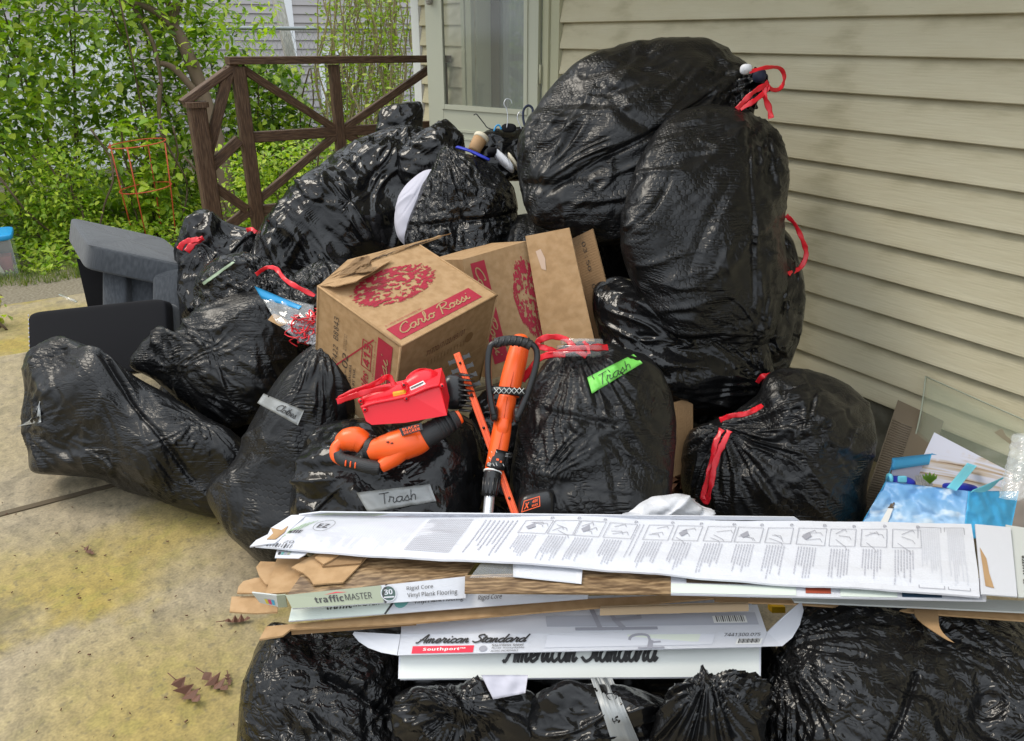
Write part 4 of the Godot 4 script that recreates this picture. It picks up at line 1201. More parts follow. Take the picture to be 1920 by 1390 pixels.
	ribbon("drawstring", crown.root, [1382, 205, 2.50, 1400, 185, 2.49, 1420, 168, 2.49, 1440, 160, 2.50, 1432, 175, 2.50, 1410, 192, 2.49, 1388, 204, 2.50], 0.016, "red_plastic_film", 1)
	ribbon("drawstring", crown.root, [1405, 135, 2.49, 1435, 127, 2.50, 1462, 128, 2.53, 1471, 145, 2.55, 1464, 165, 2.55, 1448, 168, 2.53, 1436, 152, 2.51], 0.012, "red_plastic_film", 2)
	ribbon("drawstring", crown.root, [1436, 158, 2.50, 1434, 180, 2.50, 1443, 205, 2.51, 1446, 222, 2.51], 0.016, "red_plastic_film", 3)
	b = bag("large upright black bag wedged between the siding and the topmost bag", [1252, 226, 1300, 206, 1372, 204, 1425, 222, 1460, 248, 1474, 290, 1477, 345, 1470, 392, 1473, 440, 1476, 500, 1470, 560, 1440, 640, 1360, 670, 1260, 640, 1200, 560, 1170, 480, 1165, 415, 1180, 345, 1210, 278], 2.55, 0.22, 0.24, "bag_embossed",
		{"seed": 405, "lump": 0.014, "fold": 0.015, "fine": 0.004, "creases": 44, "knots": [[1440, 240, 0.014, 0.16, 8.0], [1430, 620, 0.014, 0.14, 7.0]], "tilt": [0.05, -0.02], "stretch": [0.3, 1.7, 4.0], "seams": [[0.008, 0.006, 1400, 260, 1402, 360, 1408, 470, 1410, 560]]})
	var tall: Dictionary = b
	ribbon("drawstring", tall.root, [1474, 404, 2.56, 1490, 420, 2.55, 1504, 448, 2.56, 1512, 475, 2.58, 1504, 498, 2.58, 1492, 508, 2.57, 1478, 514, 2.55], 0.014, "red_plastic_film", 4)
	b = bag("narrow crinkled bag squeezed against the siding below the upright bag", [1440, 430, 1480, 440, 1500, 490, 1509, 550, 1506, 620, 1494, 660, 1470, 705, 1420, 720, 1370, 660, 1370, 540], 2.66, 0.13, 0.14, "bag_crumpled", {"lump": 0.014, "fold": 0.014, "stretch": [1.4, 0.8, 0.0]})
	b = bag("black bag lying on its side with its puckered mouth to the right", [1110, 545, 1150, 515, 1200, 528, 1260, 545, 1330, 565, 1400, 600, 1438, 640, 1450, 690, 1440, 725, 1415, 752, 1370, 778, 1310, 782, 1240, 765, 1180, 720, 1130, 640], 2.54, 0.17, 0.22, "bag_crumpled",
		{"lump": 0.02, "fold": 0.012, "stretch": [0.45, 1.7, -12.0], "knots": [[1438, 722, 0.02, 0.12, 8.0]]})
	ribbon("drawstring", b.root, [1420, 718, 2.42, 1430, 706, 2.39, 1446, 704, 2.40, 1452, 712, 2.40], 0.014, "red_plastic_film", 5)
	ribbon("drawstring", b.root, [1436, 722, 2.40, 1446, 726, 2.39, 1451, 736, 2.40], 0.012, "red_plastic_film", 6)
	b = bag("round black bag by the blue tote with a long red drawstring loop", [1340, 790, 1375, 775, 1420, 745, 1445, 706, 1490, 690, 1555, 702, 1605, 728, 1636, 768, 1640, 835, 1630, 900, 1618, 985, 1560, 1040, 1420, 1050, 1310, 1010, 1280, 930, 1285, 860, 1300, 810], 2.42, 0.22, 0.26, "bag_embossed",
		{"seed": 77, "lump": 0.02, "fold": 0.013, "fine": 0.004, "knots": [[1352, 798, 0.022, 0.18, 9.0]], "stretch": [0.8, 1.3, 18.0]})
	ribbon("drawstring", b.root, [1350, 788, 2.20, 1372, 780, 2.18, 1400, 776, 2.18, 1420, 766, 2.19, 1430, 760, 2.20], 0.014, "red_plastic_film", 7)
	ribbon("drawstring", b.root, [1354, 805, 2.16, 1342, 830, 2.15, 1334, 870, 2.15, 1322, 915, 2.15, 1318, 935, 2.15, 1325, 940, 2.15, 1332, 915, 2.14, 1342, 865, 2.14, 1358, 828, 2.14, 1368, 808, 2.15], 0.015, "red_plastic_film", 8)
	# --- left side
	b = bag("crinkled black bag with a red handle behind the grey ottoman", [338, 440, 352, 412, 384, 393, 415, 410, 455, 425, 478, 440, 475, 500, 440, 560, 420, 640, 350, 650, 335, 560, 330, 480], 3.40, 0.14, 0.2, "bag_crumpled", {"lump": 0.02, "fold": 0.02, "knots": [[372, 450, 0.014, 0.1, 6.0]]})
	ribbon("drawstring", b.root, [336, 468, 3.20, 345, 455, 3.19, 365, 450, 3.19, 378, 448, 3.20, 362, 458, 3.19, 350, 472, 3.19], 0.022, "red_plastic_film", 9)
	ribbon("drawstring", b.root, [462, 432, 3.28, 472, 430, 3.26, 480, 436, 3.26], 0.016, "red_plastic_film", 10)
	b = bag("small crinkled bag top showing behind the first carton", [545, 520, 570, 497, 605, 490, 640, 500, 660, 530, 650, 600, 560, 600, 540, 560], 2.75, 0.09, 0.16, "bag_wrinkled", {"lump": 0.012, "fold": 0.014})
	b = bag("open black bag spilling clear packaging left of the first carton", [358, 560, 365, 520, 395, 492, 440, 478, 490, 482, 540, 508, 590, 545, 625, 600, 600, 680, 500, 700, 400, 680, 360, 620], 2.88, 0.14, 0.22, "bag_wrinkled", {"lump": 0.02, "fold": 0.016, "knots": [[500, 500, 0.014, 0.12, 7.0]]})
	var open: Dictionary = b
	ribbon("drawstring", open.root, [480, 515, 2.64, 500, 502, 2.62, 518, 505, 2.60, 535, 525, 2.58, 560, 540, 2.56, 590, 555, 2.56], 0.014, "red_plastic_film", 11)
	tape(open, "tape", [378, 530, 440, 487, 442, 491, 382, 535], "pale_tape", "", [], "pale green strip of tape")
	b = bag("black bag with a twisted neck leaning right of the dark cushion", [244, 686, 262, 648, 290, 618, 304, 612, 322, 622, 345, 600, 385, 570, 445, 540, 500, 536, 535, 570, 560, 630, 560, 700, 520, 760, 450, 800, 390, 790, 340, 752, 290, 712], 2.82, 0.17, 0.22, "bag_embossed",
		{"lump": 0.02, "fold": 0.014, "stretch": [0.6, 1.5, -58.0], "knots": [[305, 615, 0.016, 0.13, 8.0], [330, 690, 0.012, 0.12, 6.0]]})
	b = bag("big sagging black bag at the left end of the heap on the concrete", [42, 735, 38, 690, 50, 660, 82, 642, 112, 631, 140, 640, 190, 664, 250, 706, 312, 738, 370, 772, 430, 810, 470, 860, 460, 930, 420, 972, 380, 968, 312, 946, 240, 925, 180, 903, 120, 890, 68, 882, 52, 850, 34, 806], 2.76, 0.20, 0.22, "bag_embossed",
		{"c": [235, 825], "lump": 0.03, "fold": 0.012, "fine": 0.0035, "tilt": [-0.04, 0.0], "knots": [[34, 800, 0.014, 0.16, 8.0], [296, 946, 0.016, 0.10, 5.0], [372, 790, 0.012, 0.12, 5.0], [84, 645, 0.012, 0.12, 7.0]], "seams": [[0.018, 0.008, 200, 690, 270, 790, 320, 850, 360, 900]]})
	tape(b, "silver_tape", [32, 800, 62, 788, 74, 752, 76, 792], "silver_tape", "")
	b = bag("smooth grey-black bag with a clothes label on silver tape", [492, 752, 522, 706, 565, 664, 612, 640, 655, 680, 670, 760, 640, 850, 600, 950, 580, 1050, 520, 1075, 462, 1030, 412, 972, 389, 930, 398, 900, 432, 870, 455, 820], 2.42, 0.17, 0.20, "bag_embossed",
		{"seed": 333, "lump": 0.018, "fold": 0.008, "fine": 0.003, "stretch": [1.8, 0.5, 20.0], "tilt": [-0.02, -0.01], "knots": [[600, 650, 0.018, 0.15, 8.0]]})
	tape(b, "silver_tape", [494, 738, 570, 770, 558, 798, 482, 756], "silver_tape", "Clothes", [0.42, 0.25, 0.92, 0.72])
	# --- middle
	b = bag("crinkled bag labelled Trash on silver tape, with saw and red tool on top", [552, 905, 562, 848, 580, 808, 618, 790, 680, 786, 740, 800, 800, 795, 850, 775, 890, 800, 908, 850, 912, 930, 905, 1010, 850, 1050, 700, 1060, 590, 1050, 545, 980], 2.10, 0.17, 0.22, "bag_crumpled",
		{"seed": 91, "lump": 0.016, "fold": 0.015, "tilt": [0.0, -0.04]})
	var under: Dictionary = b
	tape(under, "silver_tape", [668, 924, 806, 908, 818, 940, 690, 962], "silver_tape", "Trash", [0.24, 0.18, 0.80, 0.72])
	b = bag("full round black bag with a green tape label reading Trash", [955, 905, 968, 835, 985, 770, 1012, 705, 1045, 665, 1085, 645, 1130, 642, 1180, 652, 1222, 672, 1248, 715, 1262, 770, 1268, 840, 1262, 920, 1245, 1000, 1160, 1040, 1040, 1040, 965, 990], 2.06, 0.20, 0.24, "bag_embossed",
		{"seed": 58, "lump": 0.014, "fold": 0.008, "fine": 0.003, "tilt": [0.0, -0.05], "knots": [[1080, 655, 0.024, 0.14, 13.0], [1028, 890, 0.010, 0.10, 7.0]], "seams": [[0.010, 0.008, 1030, 775, 1100, 790, 1150, 800], [0.016, 0.03, 1020, 915, 1090, 900]]})
	var trash: Dictionary = b
	tape(trash, "green_tape", [1101, 708, 1188, 664, 1205, 681, 1110, 738], "green_tape", "Trash", [0.16, 0.22, 0.86, 0.86])
	ribbon("drawstring", trash.root, [1052, 668, 1.98, 1030, 655, 1.97, 1012, 650, 1.97, 1010, 640, 1.97, 1030, 632, 1.97, 1060, 636, 1.96, 1080, 655, 1.94, 1100, 668, 1.93], 0.015, "red_plastic_film", 12)
	ribbon("drawstring", trash.root, [1010, 672, 1.98, 1040, 664, 1.95, 1075, 655, 1.94, 1110, 652, 1.95, 1140, 652, 1.97], 0.015, "red_plastic_film", 13)
	ribbon("drawstring", trash.root, [980, 716, 2.0, 995, 690, 1.98, 1020, 668, 1.96, 1060, 664, 1.94], 0.014, "red_plastic_film", 14)
	ribbon("drawstring", trash.root, [1094, 640, 1.93, 1102, 650, 1.92, 1104, 664, 1.91], 0.010, "red_plastic_film", 15)
	var cl := Geo.new()
	var lidc := at(1082, 672, 1.955); var la := (cr * 0.9 - cf * 0.1).normalized(); var lb := (cf * 0.9 + cu * 0.5).normalized()
	for k in 3: cl.tube([lidc + cu * (0.004 + k * 0.016) + cr * 0.006 * k, lidc + cu * (0.016 + k * 0.016) + cr * 0.006 * k], 0.062 - 0.004 * k, 28, 0.9, lb)
	tag(geo("plastic_tub", cl, M.clear_plastic, null), "clear round plastic tub poking out of the green-labelled bag", "tub")
	# --- front row
	b = bag("broad wrinkled bag at the bottom left corner of the heap", [486, 1205, 510, 1168, 570, 1176, 660, 1180, 730, 1200, 768, 1260, 790, 1350, 800, 1450, 700, 1560, 560, 1580, 455, 1520, 440, 1430, 444, 1350, 452, 1290, 470, 1245], 1.70, 0.18, 0.2, "bag_wrinkled",
		{"seed": 21, "c": [620, 1370], "lump": 0.02, "fold": 0.008, "fine": 0.004, "tilt": [0.01, -0.05], "stretch": [0.7, 1.3, -24.0], "seams": [[0.022, 0.009, 610, 1268, 680, 1300, 740, 1335]]})
	b = bag("glossy loose bag with folded plastic in the middle of the front row", [745, 1315, 780, 1290, 850, 1284, 930, 1290, 985, 1300, 1020, 1350, 1010, 1450, 900, 1520, 780, 1500, 740, 1400], 1.56, 0.12, 0.2, "bag_crumpled",
		{"seed": 64, "lump": 0.02, "fold": 0.022, "fine": 0.006, "stretch": [0.7, 1.4, -60.0], "knots": [[860, 1310, 0.010, 0.12, 6.0]]})
	var pap := Geo.new()
	pap.sheet(wavy(quad_px([902, 1266, 1.47, 990, 1266, 1.475, 985, 1300, 1.462, 925, 1312, 1.455]), 0.006, 30.0), 14, 8, 0.001)
	tag(geo("paper_sheet", pap, M.pale_cloth, null), "crumpled white paper tucked under the white carton", "paper")
	b = bag("crinkled bag with a strip of silver tape running down it", [985, 1340, 1010, 1300, 1070, 1284, 1150, 1284, 1215, 1300, 1245, 1340, 1240, 1450, 1130, 1520, 1010, 1500, 970, 1410], 1.55, 0.11, 0.2, "bag_crumpled", {"seed": 37, "lump": 0.018, "fold": 0.02, "fine": 0.006, "stretch": [0.8, 1.3, 25.0]})
	tape(b, "silver_tape", [1108, 1272, 1148, 1272, 1202, 1400, 1150, 1400], "silver_tape", "")
	tape_note(b)
	b = bag("shiny bag tied in a knot below the right end of the white carton", [1222, 1365, 1236, 1318, 1262, 1284, 1298, 1268, 1316, 1246, 1330, 1258, 1350, 1262, 1392, 1264, 1424, 1280, 1428, 1340, 1415, 1420, 1390, 1490, 1290, 1510, 1225, 1460, 1214, 1400], 1.45, 0.10, 0.2, "bag_crumpled",
		{"seed": 83, "lump": 0.014, "fold": 0.012, "fine": 0.003, "stretch": [1.0, 1.0, 0.0], "knots": [[1326, 1272, 0.020, 0.13, 11.0]]})
	b = bag("huge wet-looking wrinkled bag filling the bottom right corner", [1462, 1205, 1496, 1150, 1550, 1120, 1640, 1112, 1770, 1122, 1880, 1145, 1960, 1190, 2010, 1300, 2000, 1450, 1900, 1560, 1680, 1600, 1500, 1570, 1420, 1480, 1408, 1390, 1418, 1290], 1.60, 0.19, 0.24, "bag_wrinkled",
		{"seed": 7, "c": [1690, 1360], "lump": 0.024, "fold": 0.007, "fine": 0.003, "tilt": [-0.01, -0.05], "stretch": [0.8, 1.25, -14.0], "knots": [[1478, 1222, 0.012, 0.14, 8.0]], "seams": [[0.012, 0.006, 1715, 1270, 1690, 1350, 1670, 1390], [0.016, 0.02, 1850, 1310, 1830, 1360, 1900, 1390]]})
	b = bag("bag hidden in shade between the two large front bags", [640, 1190, 900, 1180, 1200, 1180, 1440, 1190, 1460, 1330, 1400, 1430, 1000, 1460, 700, 1430], 1.78, 0.10, 0.16, "bag_embossed", {"seed": 5})
	b = bag("black bag in the dark gap behind the orange pole trimmer", [900, 740, 960, 720, 1010, 760, 1010, 900, 990, 1010, 900, 1020, 870, 940, 875, 820], 2.42, 0.10, 0.2, "bag_crumpled", {"seed": 51})
	b = bag("black bag low in the gap between the two sagging bags at the left", [330, 700, 430, 720, 520, 760, 500, 860, 430, 900, 340, 850, 290, 760], 3.02, 0.10, 0.2, "bag_embossed", {"seed": 52})
	b = bag("black bag in the dark gap above the long red drawstring loop", [1250, 700, 1330, 690, 1390, 730, 1390, 840, 1330, 940, 1260, 960, 1235, 860], 2.85, 0.10, 0.2, "bag_embossed", {"seed": 53})
	# --- hangers, cup, shoe
	var hk := func(called: String, label: String, flat: Array, r: float, m: String) -> void:
		var g := Geo.new(); g.tube(curve(along(flat), 6), r, 7); tag(geo(called, g, M[m], null), label, "hanger")
	hk.call("clothes_hanger", "wire clothes hanger hook rising in front of the door glass", [950, 240, 3.06, 952, 222, 3.06, 950, 205, 3.06, 945, 195, 3.06, 949, 186, 3.06, 957, 187, 3.06, 960, 194, 3.06], 0.0022, "steel")
	hk.call("clothes_hanger", "dark wire hanger bent to the left above the hanger bag", [888, 216, 3.05, 893, 214, 3.05, 900, 222, 3.05, 908, 232, 3.05, 915, 240, 3.05, 935, 246, 3.05], 0.0022, "black_gloss")
	hk.call("clothes_hanger", "navy plastic hanger hook beside the topmost bag", [985, 240, 3.0, 981, 222, 3.0, 982, 206, 3.0, 990, 198, 3.0, 998, 203, 3.0, 999, 214, 3.0], 0.0048, "navy_cloth")
	hk.call("clothes_hanger", "thin pale hanger hook left of the navy one", [978, 242, 3.02, 972, 228, 3.02, 970, 218, 3.02, 975, 210, 3.02, 980, 214, 3.02], 0.0022, "steel")
	hk.call("clothes_hanger", "light blue plastic hanger loop in the hanger bag", [926, 246, 3.04, 930, 237, 3.04, 936, 235, 3.04, 940, 243, 3.04], 0.0035, "blue_plastic")
	var cup := Geo.new()
	cup.tube([at(888, 284, 3.02), at(895, 270, 3.03), at(900, 262, 3.035)], [0.024, 0.027, 0.028], 20)
	var cupo := thing("paper_cup", "tan paper cup with a cream rim above the peaked bag", "cup", at(890, 280, 3.03))
	geo("cup_body", cup, M.tan_card, cupo)
	var crm := Geo.new(); crm.tube([at(900, 262.5, 3.034), at(903, 257, 3.04)], [0.031, 0.031], 20); geo("cup_rim", crm, M.cream, cupo)
	var be := Geo.new(); be.tube(curve(along([858, 276, 2.98, 872, 280, 2.95, 888, 286, 2.94, 905, 294, 2.93, 918, 300, 2.93]), 6), 0.011, 8, 0.5); geo("blue_edging", be, M.royal_blue, peak.root)
	var sh := thing("shoe", "black and white shoe lying on the peaked bag", "shoe", at(935, 300, 2.95))
	var s1 := Geo.new(); s1.puff(at(944, 301, 2.93), (at(962, 318, 2.92) - at(926, 286, 2.94)) * 0.55, (at(944, 290, 2.93) - at(944, 301, 2.93)) * 0.95, cf * 0.035, 0.7); geo("upper", s1, M.white_film, sh)
	var s2 := Geo.new(); s2.puff(at(923, 286, 2.93), cr * 0.020, cu * 0.014, cf * 0.034, 0.6); geo("toe_cap", s2, M.black_cloth, sh)
	var s3 := Geo.new(); s3.puff(at(962, 303, 2.96), (at(972, 316, 2.96) - at(952, 290, 2.96)) * 0.5, cu * 0.014, cf * 0.03, 0.7); geo("tongue", s3, M.cream, sh)
	var hdg := Geo.new(); hdg.puff(at(954, 240, 3.07), cr * 0.03, cu * 0.018, cf * 0.008, 0.8, 16, 10); tag(geo("hat", hdg, M.black_cloth, null), "dark round felt piece at the foot of the wire hanger hook", "cloth")
	# --- clear packaging in the open bag
	var zb := thing("zip_bag", "clear zip bag with a blue seal lying in the open black bag", "plastic bag", at(530, 590, 2.6))
	var zf := wavy(quad_px([484, 548, 2.60, 588, 572, 2.56, 585, 615, 2.52, 520, 608, 2.54]), 0.012, 20.0)
	var zg := Geo.new(); zg.sheet(zf, 20, 12, 0.001); geo("film", zg, M.clear_plastic, zb)
	var zs := Geo.new(); zs.sheet(wavy(quad_px([476, 536, 2.60, 566, 574, 2.56, 560, 580, 2.555, 490, 560, 2.59]), 0.004, 20.0), 14, 3, 0.002); geo("seal", zs, M.blue_plastic, zb)
	var tw := Geo.new(); tw.brick(at(502, 600, 2.60), at(530, 615, 2.56) - at(502, 600, 2.60), at(512, 588, 2.59) - at(502, 600, 2.60), cf * 0.05); tag(geo("tan_carton", tw, M.kraft_board, null, false), "small tan carton inside the clear zip bag", "carton")
	var tn := Geo.new()
	var rg := RandomNumberGenerator.new(); rg.seed = 5
	for k in 26:
		var q := []
		var c := Vector2(rg.randf_range(545, 592), rg.randf_range(588, 640))
		for i in 5:
			q.append(at(c.x, c.y, 2.50 + rg.randf() * 0.05)); c += Vector2(rg.randfn() * 9, rg.randfn() * 7)
		tn.tube(curve(q, 4), 0.0035, 5, 0.4)
	tag(geo("tinsel", tn, M.red_plastic_film, null), "tangle of red and white twine spilling from the open bag", "twine")
	var nk := Geo.new(); nk.sheet(wavy(quad_px([525, 612, 2.555, 592, 590, 2.54, 596, 650, 2.50, 560, 640, 2.51]), 0.02, 30.0), 16, 12, 0.001); tag(geo("napkin", nk, M.white_film, null), "white crumpled napkin under the red twine", "napkin")
	# --- white plastic bag and dead leaves
	var wp := bag("crumpled white plastic bag behind the printed board", [1118, 966, 1135, 950, 1170, 946, 1205, 938, 1240, 934, 1278, 930, 1310, 948, 1335, 966, 1330, 1030, 1230, 1050, 1130, 1030], 1.90, 0.07, 0.1, "bag_crumpled", {"lump": 0.012, "fold": 0.018, "stretch": [0.7, 1.6, 60.0]})
	wp.root.name = "plastic_bag"; wp.root.set_meta("category", "plastic bag"); wp.root.remove_meta("group")
	(wp.root.get_child(0) as MeshInstance3D).material_override = M.white_film
func tape_note(b: Dictionary) -> void:
	var m: Node3D = b.root.get_node("silver_tape")
	var g := Geo.new()
	var o := on_skin(b, 1136, 1300, 0.0085); var ex := (on_skin(b, 1150, 1360, 0.0085) - o); var ey := (on_skin(b, 1152, 1296, 0.0085) - o)
	var f := func(s: float, t: float) -> Vector3: return o + ex * s + ey * t
	ink_script(g, f, "Dons", Vector2(0, 0), Vector2(1, 0), Vector2(0, 1), 0.0019, 0.1)
	geo("handwriting", g, M.marker_ink, m, false)

# ---------------------------------------------------------------- cartons
func engraving(g: Geo, f: Callable, cs: float, ct: float, rs: float, rt: float, sd: int) -> void:      # an oval of broken hatching
	var n := noise(sd, 3.2, 3)
	for i in 62:
		var t := (i + 0.5) / 62.0 * 2.0 - 1.0
		var half := sqrt(maxf(0.0, 1.0 - t * t)) * (0.92 + 0.16 * n.get_noise_2d(t * 4.0, 9.0))
		var run := []
		for k in 91:
			var s := (k / 90.0 * 2.0 - 1.0) * half
			var tone := 1.2 * n.get_noise_2d(s * 1.5 + 3.0, t * 1.3) + 0.30 * n.get_noise_2d(s * 7.0, t * 7.0) + 0.14 + 0.22 * (s * s + t * t) - 0.5 * exp(-((s + 0.1) * (s + 0.1) + (t + 0.45) * (t + 0.45)) * 7.0)
			var on := tone > 0.0
			if on: run.append(Vector2(cs + s * rs, ct + (t + 0.03 * sin(s * 9.0)) * rt))
			if (not on or k == 90) and run.size() > 1:
				ink_line(g, f, [run[0], run[-1]], 0.0024)
			if not on: run = []
func build_cartons() -> void:
	var o := Vector3(0.7757, 0.7933, -1.7661); var a := Vector3(0.3739, 0.0439, -0.1222); var b := Vector3(-0.1099, 0.1064, -0.2982); var c := Vector3(0.0002, -0.3422, -0.1221)
	var t := thing("wine_carton", "tipped brown wine carton with a red name band and one torn flap raised", "carton", o + c)
	var side := func(called: String, p: Vector3, x: Vector3, y: Vector3) -> MeshInstance3D:
		var g := Geo.new()
		var f := wavy(corners4(p, p + x, p + x + y, p + y), 0.004, 7.0)
		g.sheet(f, 24, 20, 0.004, x.length() * 1.0, y.length() * 1.0)
		return geo(called, g, M.kraft_board, t, false)
	var top = side.call("side_panel", o, a, b); var left = side.call("side_panel", o, b, c); var right = side.call("side_panel", o, a, c)
	side.call("side_panel", o + b, a, c); side.call("side_panel", o + a, b, c); side.call("side_panel", o + c, a, b)
	var edge := Geo.new()
	for e in [[o, a], [o, b], [o, c], [o + a, c], [o + b, c], [o + a, b]]: edge.tube([e[0], e[0] + e[1] * 0.5, e[0] + e[1]], 0.0035, 6, 1.0, Vector3(0.3, 0.8, 0.4))
	geo("rounded_fold", edge, M.kraft_board, t)
	var ft := wavy(corners4(o, o + a, o + a + b, o + b), 0.004, 7.0); var fl := wavy(corners4(o, o + b, o + b + c, o + c), 0.004, 7.0); var fr := wavy(corners4(o, o + a, o + a + c, o + c), 0.004, 7.0)
	var g := Geo.new(); ink_rect(g, ft, 0.045, 0.06, 0.885, 0.225, 0.0013, 20, 6); geo("name_band", g, M.carmine_ink, top, false)
	g = Geo.new(); ink_script(g, ft, "Carlo Rossi", Vector2(0.09, 0.105), Vector2(0.74, 0.0), Vector2(0.0, 0.10), 0.0042, 0.25); geo("script_lettering", g, M.kraft_board, top, false)
	g = Geo.new(); engraving(g, ft, 0.46, 0.64, 0.40, 0.22, 3)
	ink_text(g, ft, "© CARLO ROSSI VINEYARDS, INC.", Vector2(0.06, 0.245), Vector2(0.36, 0.0), Vector2(0, 0.018)); geo("engraved_picture", g, M.carmine_ink, top, false)
	g = Geo.new(); ink_rect(g, fl, 0.08, 0.06, 0.25, 0.98, 0.0013, 6, 20)
	ink_line(g, fl, [Vector2(0.30, 0.12), Vector2(0.97, 0.93)], 0.0045)
	for r in [[0.31, 0.18, 0.31, 0.44], [0.42, 0.18, 0.42, 0.44], [0.31, 0.18, 0.42, 0.18], [0.31, 0.44, 0.42, 0.44]]: ink_line(g, fl, [Vector2(r[0], r[1]), Vector2(r[2], r[3])], 0.003)
	ink_text(g, fl, "413", Vector2(0.325, 0.42), Vector2(0, -0.22), Vector2(0.075, 0), false, true)
	ink_text(g, fl, "4 bottles", Vector2(0.325, 0.90), Vector2(0, -0.42), Vector2(0.085, 0), true, true, 0.1)
	ink_text(g, fl, "CARLO ROSSI VINEYARDS MODESTO, CA 95354", Vector2(0.265, 0.92), Vector2(0, -0.8), Vector2(0.016, 0)); geo("red_print", g, M.carmine_ink, left, false)
	g = Geo.new(); ink_script(g, fl, "Rossi", Vector2(0.115, 0.78), Vector2(0.0, -0.62), Vector2(0.10, 0.0), 0.004, 0.25); geo("script_lettering", g, M.kraft_board, left, false)
	g = Geo.new()
	ink_text(g, fl, "17422 B8843", Vector2(0.72, 0.66), Vector2(0, -0.50), Vector2(0.06, 0), false, true, 0.0, true)
	ink_text(g, fl, "E165-02", Vector2(0.585, 0.97), Vector2(0, -0.52), Vector2(0.07, 0))
	ink_text(g, fl, "CARVED SANGRIA", Vector2(0.535, 0.94), Vector2(0, -0.42), Vector2(0.028, 0), true, true); ink_text(g, fl, "ALC 10% BY VOL.", Vector2(0.485, 0.94), Vector2(0, -0.42), Vector2(0.028, 0), true, true)
	ink_text(g, fl, "CONTENTS 12 L", Vector2(0.635, 0.42), Vector2(0, -0.16), Vector2(0.014, 0)); ink_text(g, fl, "RED WINE 3 L", Vector2(0.61, 0.42), Vector2(0, -0.16), Vector2(0.014, 0))
	geo("stamped_code", g, M.dark_print, left, false)
	g = Geo.new(); ink_text(g, fr, "71770/7/22/99/01", Vector2(0.27, 0.25), Vector2(0.40, -0.015), Vector2(0, -0.055), false, true, 0.0, true); geo("stamped_code", g, mat("brown_print", lin(0.12, 0.03, 0.02), 0.7), right, false)
	g = Geo.new()
	for k in 12: ink_line(g, fr, [Vector2(0.30 + k * 0.035, 0.31), Vector2(0.305 + k * 0.035, 0.36)], 0.0022)
	var ov := []
	for k in 14: ov.append(Vector2(0.74 + 0.045 * cos(TAU * k / 14), 0.305 + 0.05 * sin(TAU * k / 14)))
	ink_poly(g, fr, ov); geo("stain", g, mat("stain_print", lin(0.24, 0.13, 0.05), 0.8), right, false)
	g = Geo.new(); ink_line(g, fr, [Vector2(0.01, 0.55), Vector2(0.99, 0.50)], 0.0016); geo("seam", g, mat("seam_pale", lin(0.5, 0.36, 0.2), 0.7), right, false)
	# raised flap with a torn lip
	var h0 := o + b; var h1 := o + a + b
	var fe0 := at(652, 487, 2.30); var fe1 := at(846, 437, 2.52)
	var fg := Geo.new(); var ff := wavy(corners4(h0, h1, fe1, fe0, 0.0), 0.012, 9.0); fg.sheet(ff, 16, 6, 0.004, 0.35, 0.12); var flap := geo("flap", fg, M.kraft_board, t, false)
	g = Geo.new()
	ink_text(g, ff, "NAPA'S BEST", Vector2(0.36, 0.35), Vector2(0.24, 0), Vector2(0, 0.22), false, false, 0.2); ink_text(g, ff, "CARLO 99", Vector2(0.70, 0.45), Vector2(0.18, 0), Vector2(0, 0.2), false, false, 0.2); geo("stamped_code", g, M.dark_print, flap, false)
	var lip := Geo.new(); lip.sheet(wavy(corners4(h0 + Vector3(0, 0.002, 0), at(735, 487, 2.34), at(668, 527, 2.16), at(628, 537, 2.155)), 0.02, 22.0), 10, 6, 0.003); geo("torn_lip", lip, M.kraft_board, t, false)
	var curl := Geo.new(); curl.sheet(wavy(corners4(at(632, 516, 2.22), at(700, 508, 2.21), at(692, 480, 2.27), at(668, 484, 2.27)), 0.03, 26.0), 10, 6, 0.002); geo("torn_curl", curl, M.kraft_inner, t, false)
	# second carton, lying open to the right
	var p := along([866, 487, 2.50, 988, 452, 2.60, 1046, 664, 2.62, 920, 710, 2.60])
	var t2 := thing("wine_carton", "brown wine carton lying open behind the orange trimmer, two flaps standing", "carton", p[3])
	var f2 := wavy(corners4(p[0], p[1], p[2], p[3]), 0.004, 7.0)
	var back: Vector3 = (p[1] - p[0]).cross(p[3] - p[0]).normalized() * 0.3
	if back.dot(cf) < 0: back = -back
	var fgeo := Geo.new(); fgeo.sheet(f2, 24, 20, 0.004, 0.27, 0.38); var front := geo("side_panel", fgeo, M.kraft_board, t2, false)
	for q in [[p[0], p[1] - p[0], back], [p[0], p[3] - p[0], back], [p[3], p[2] - p[3], back], [p[0] + back, p[1] - p[0], p[3] - p[0]]]:
		var sg := Geo.new(); sg.sheet(corners4(q[0], q[0] + q[1], q[0] + q[1] + q[2], q[0] + q[2]), 6, 4, 0.004, 0.3, 0.3); geo("side_panel", sg, M.kraft_board, t2, false)
	g = Geo.new(); ink_rect(g, f2, 0.10, 0.05, 0.31, 0.90, 0.0013, 6, 20); geo("name_band", g, M.carmine_ink, front, false)
	g = Geo.new(); ink_script(g, f2, "Carlo Rossi", Vector2(0.15, 0.08), Vector2(0.0, 0.78), Vector2(0.11, 0.0), 0.0042, 0.25); geo("script_lettering", g, M.kraft_board, front, false)
	g = Geo.new()
	var fx := func(s: float, u: float) -> Vector3: return f2.call(u, s)
	engraving(g, fx, 0.47, 0.84, 0.36, 0.24, 8); geo("engraved_picture", g, M.carmine_ink, front, false)
	var fa := quad_px([985, 443, 2.57, 1067, 427, 2.46, 1117, 652, 2.44, 1028, 690, 2.55]); var fag := Geo.new(); fag.sheet(wavy(fa, 0.004, 9.0), 8, 10, 0.004, 0.12, 0.38); geo("flap", fag, M.kraft_board, t2, false)
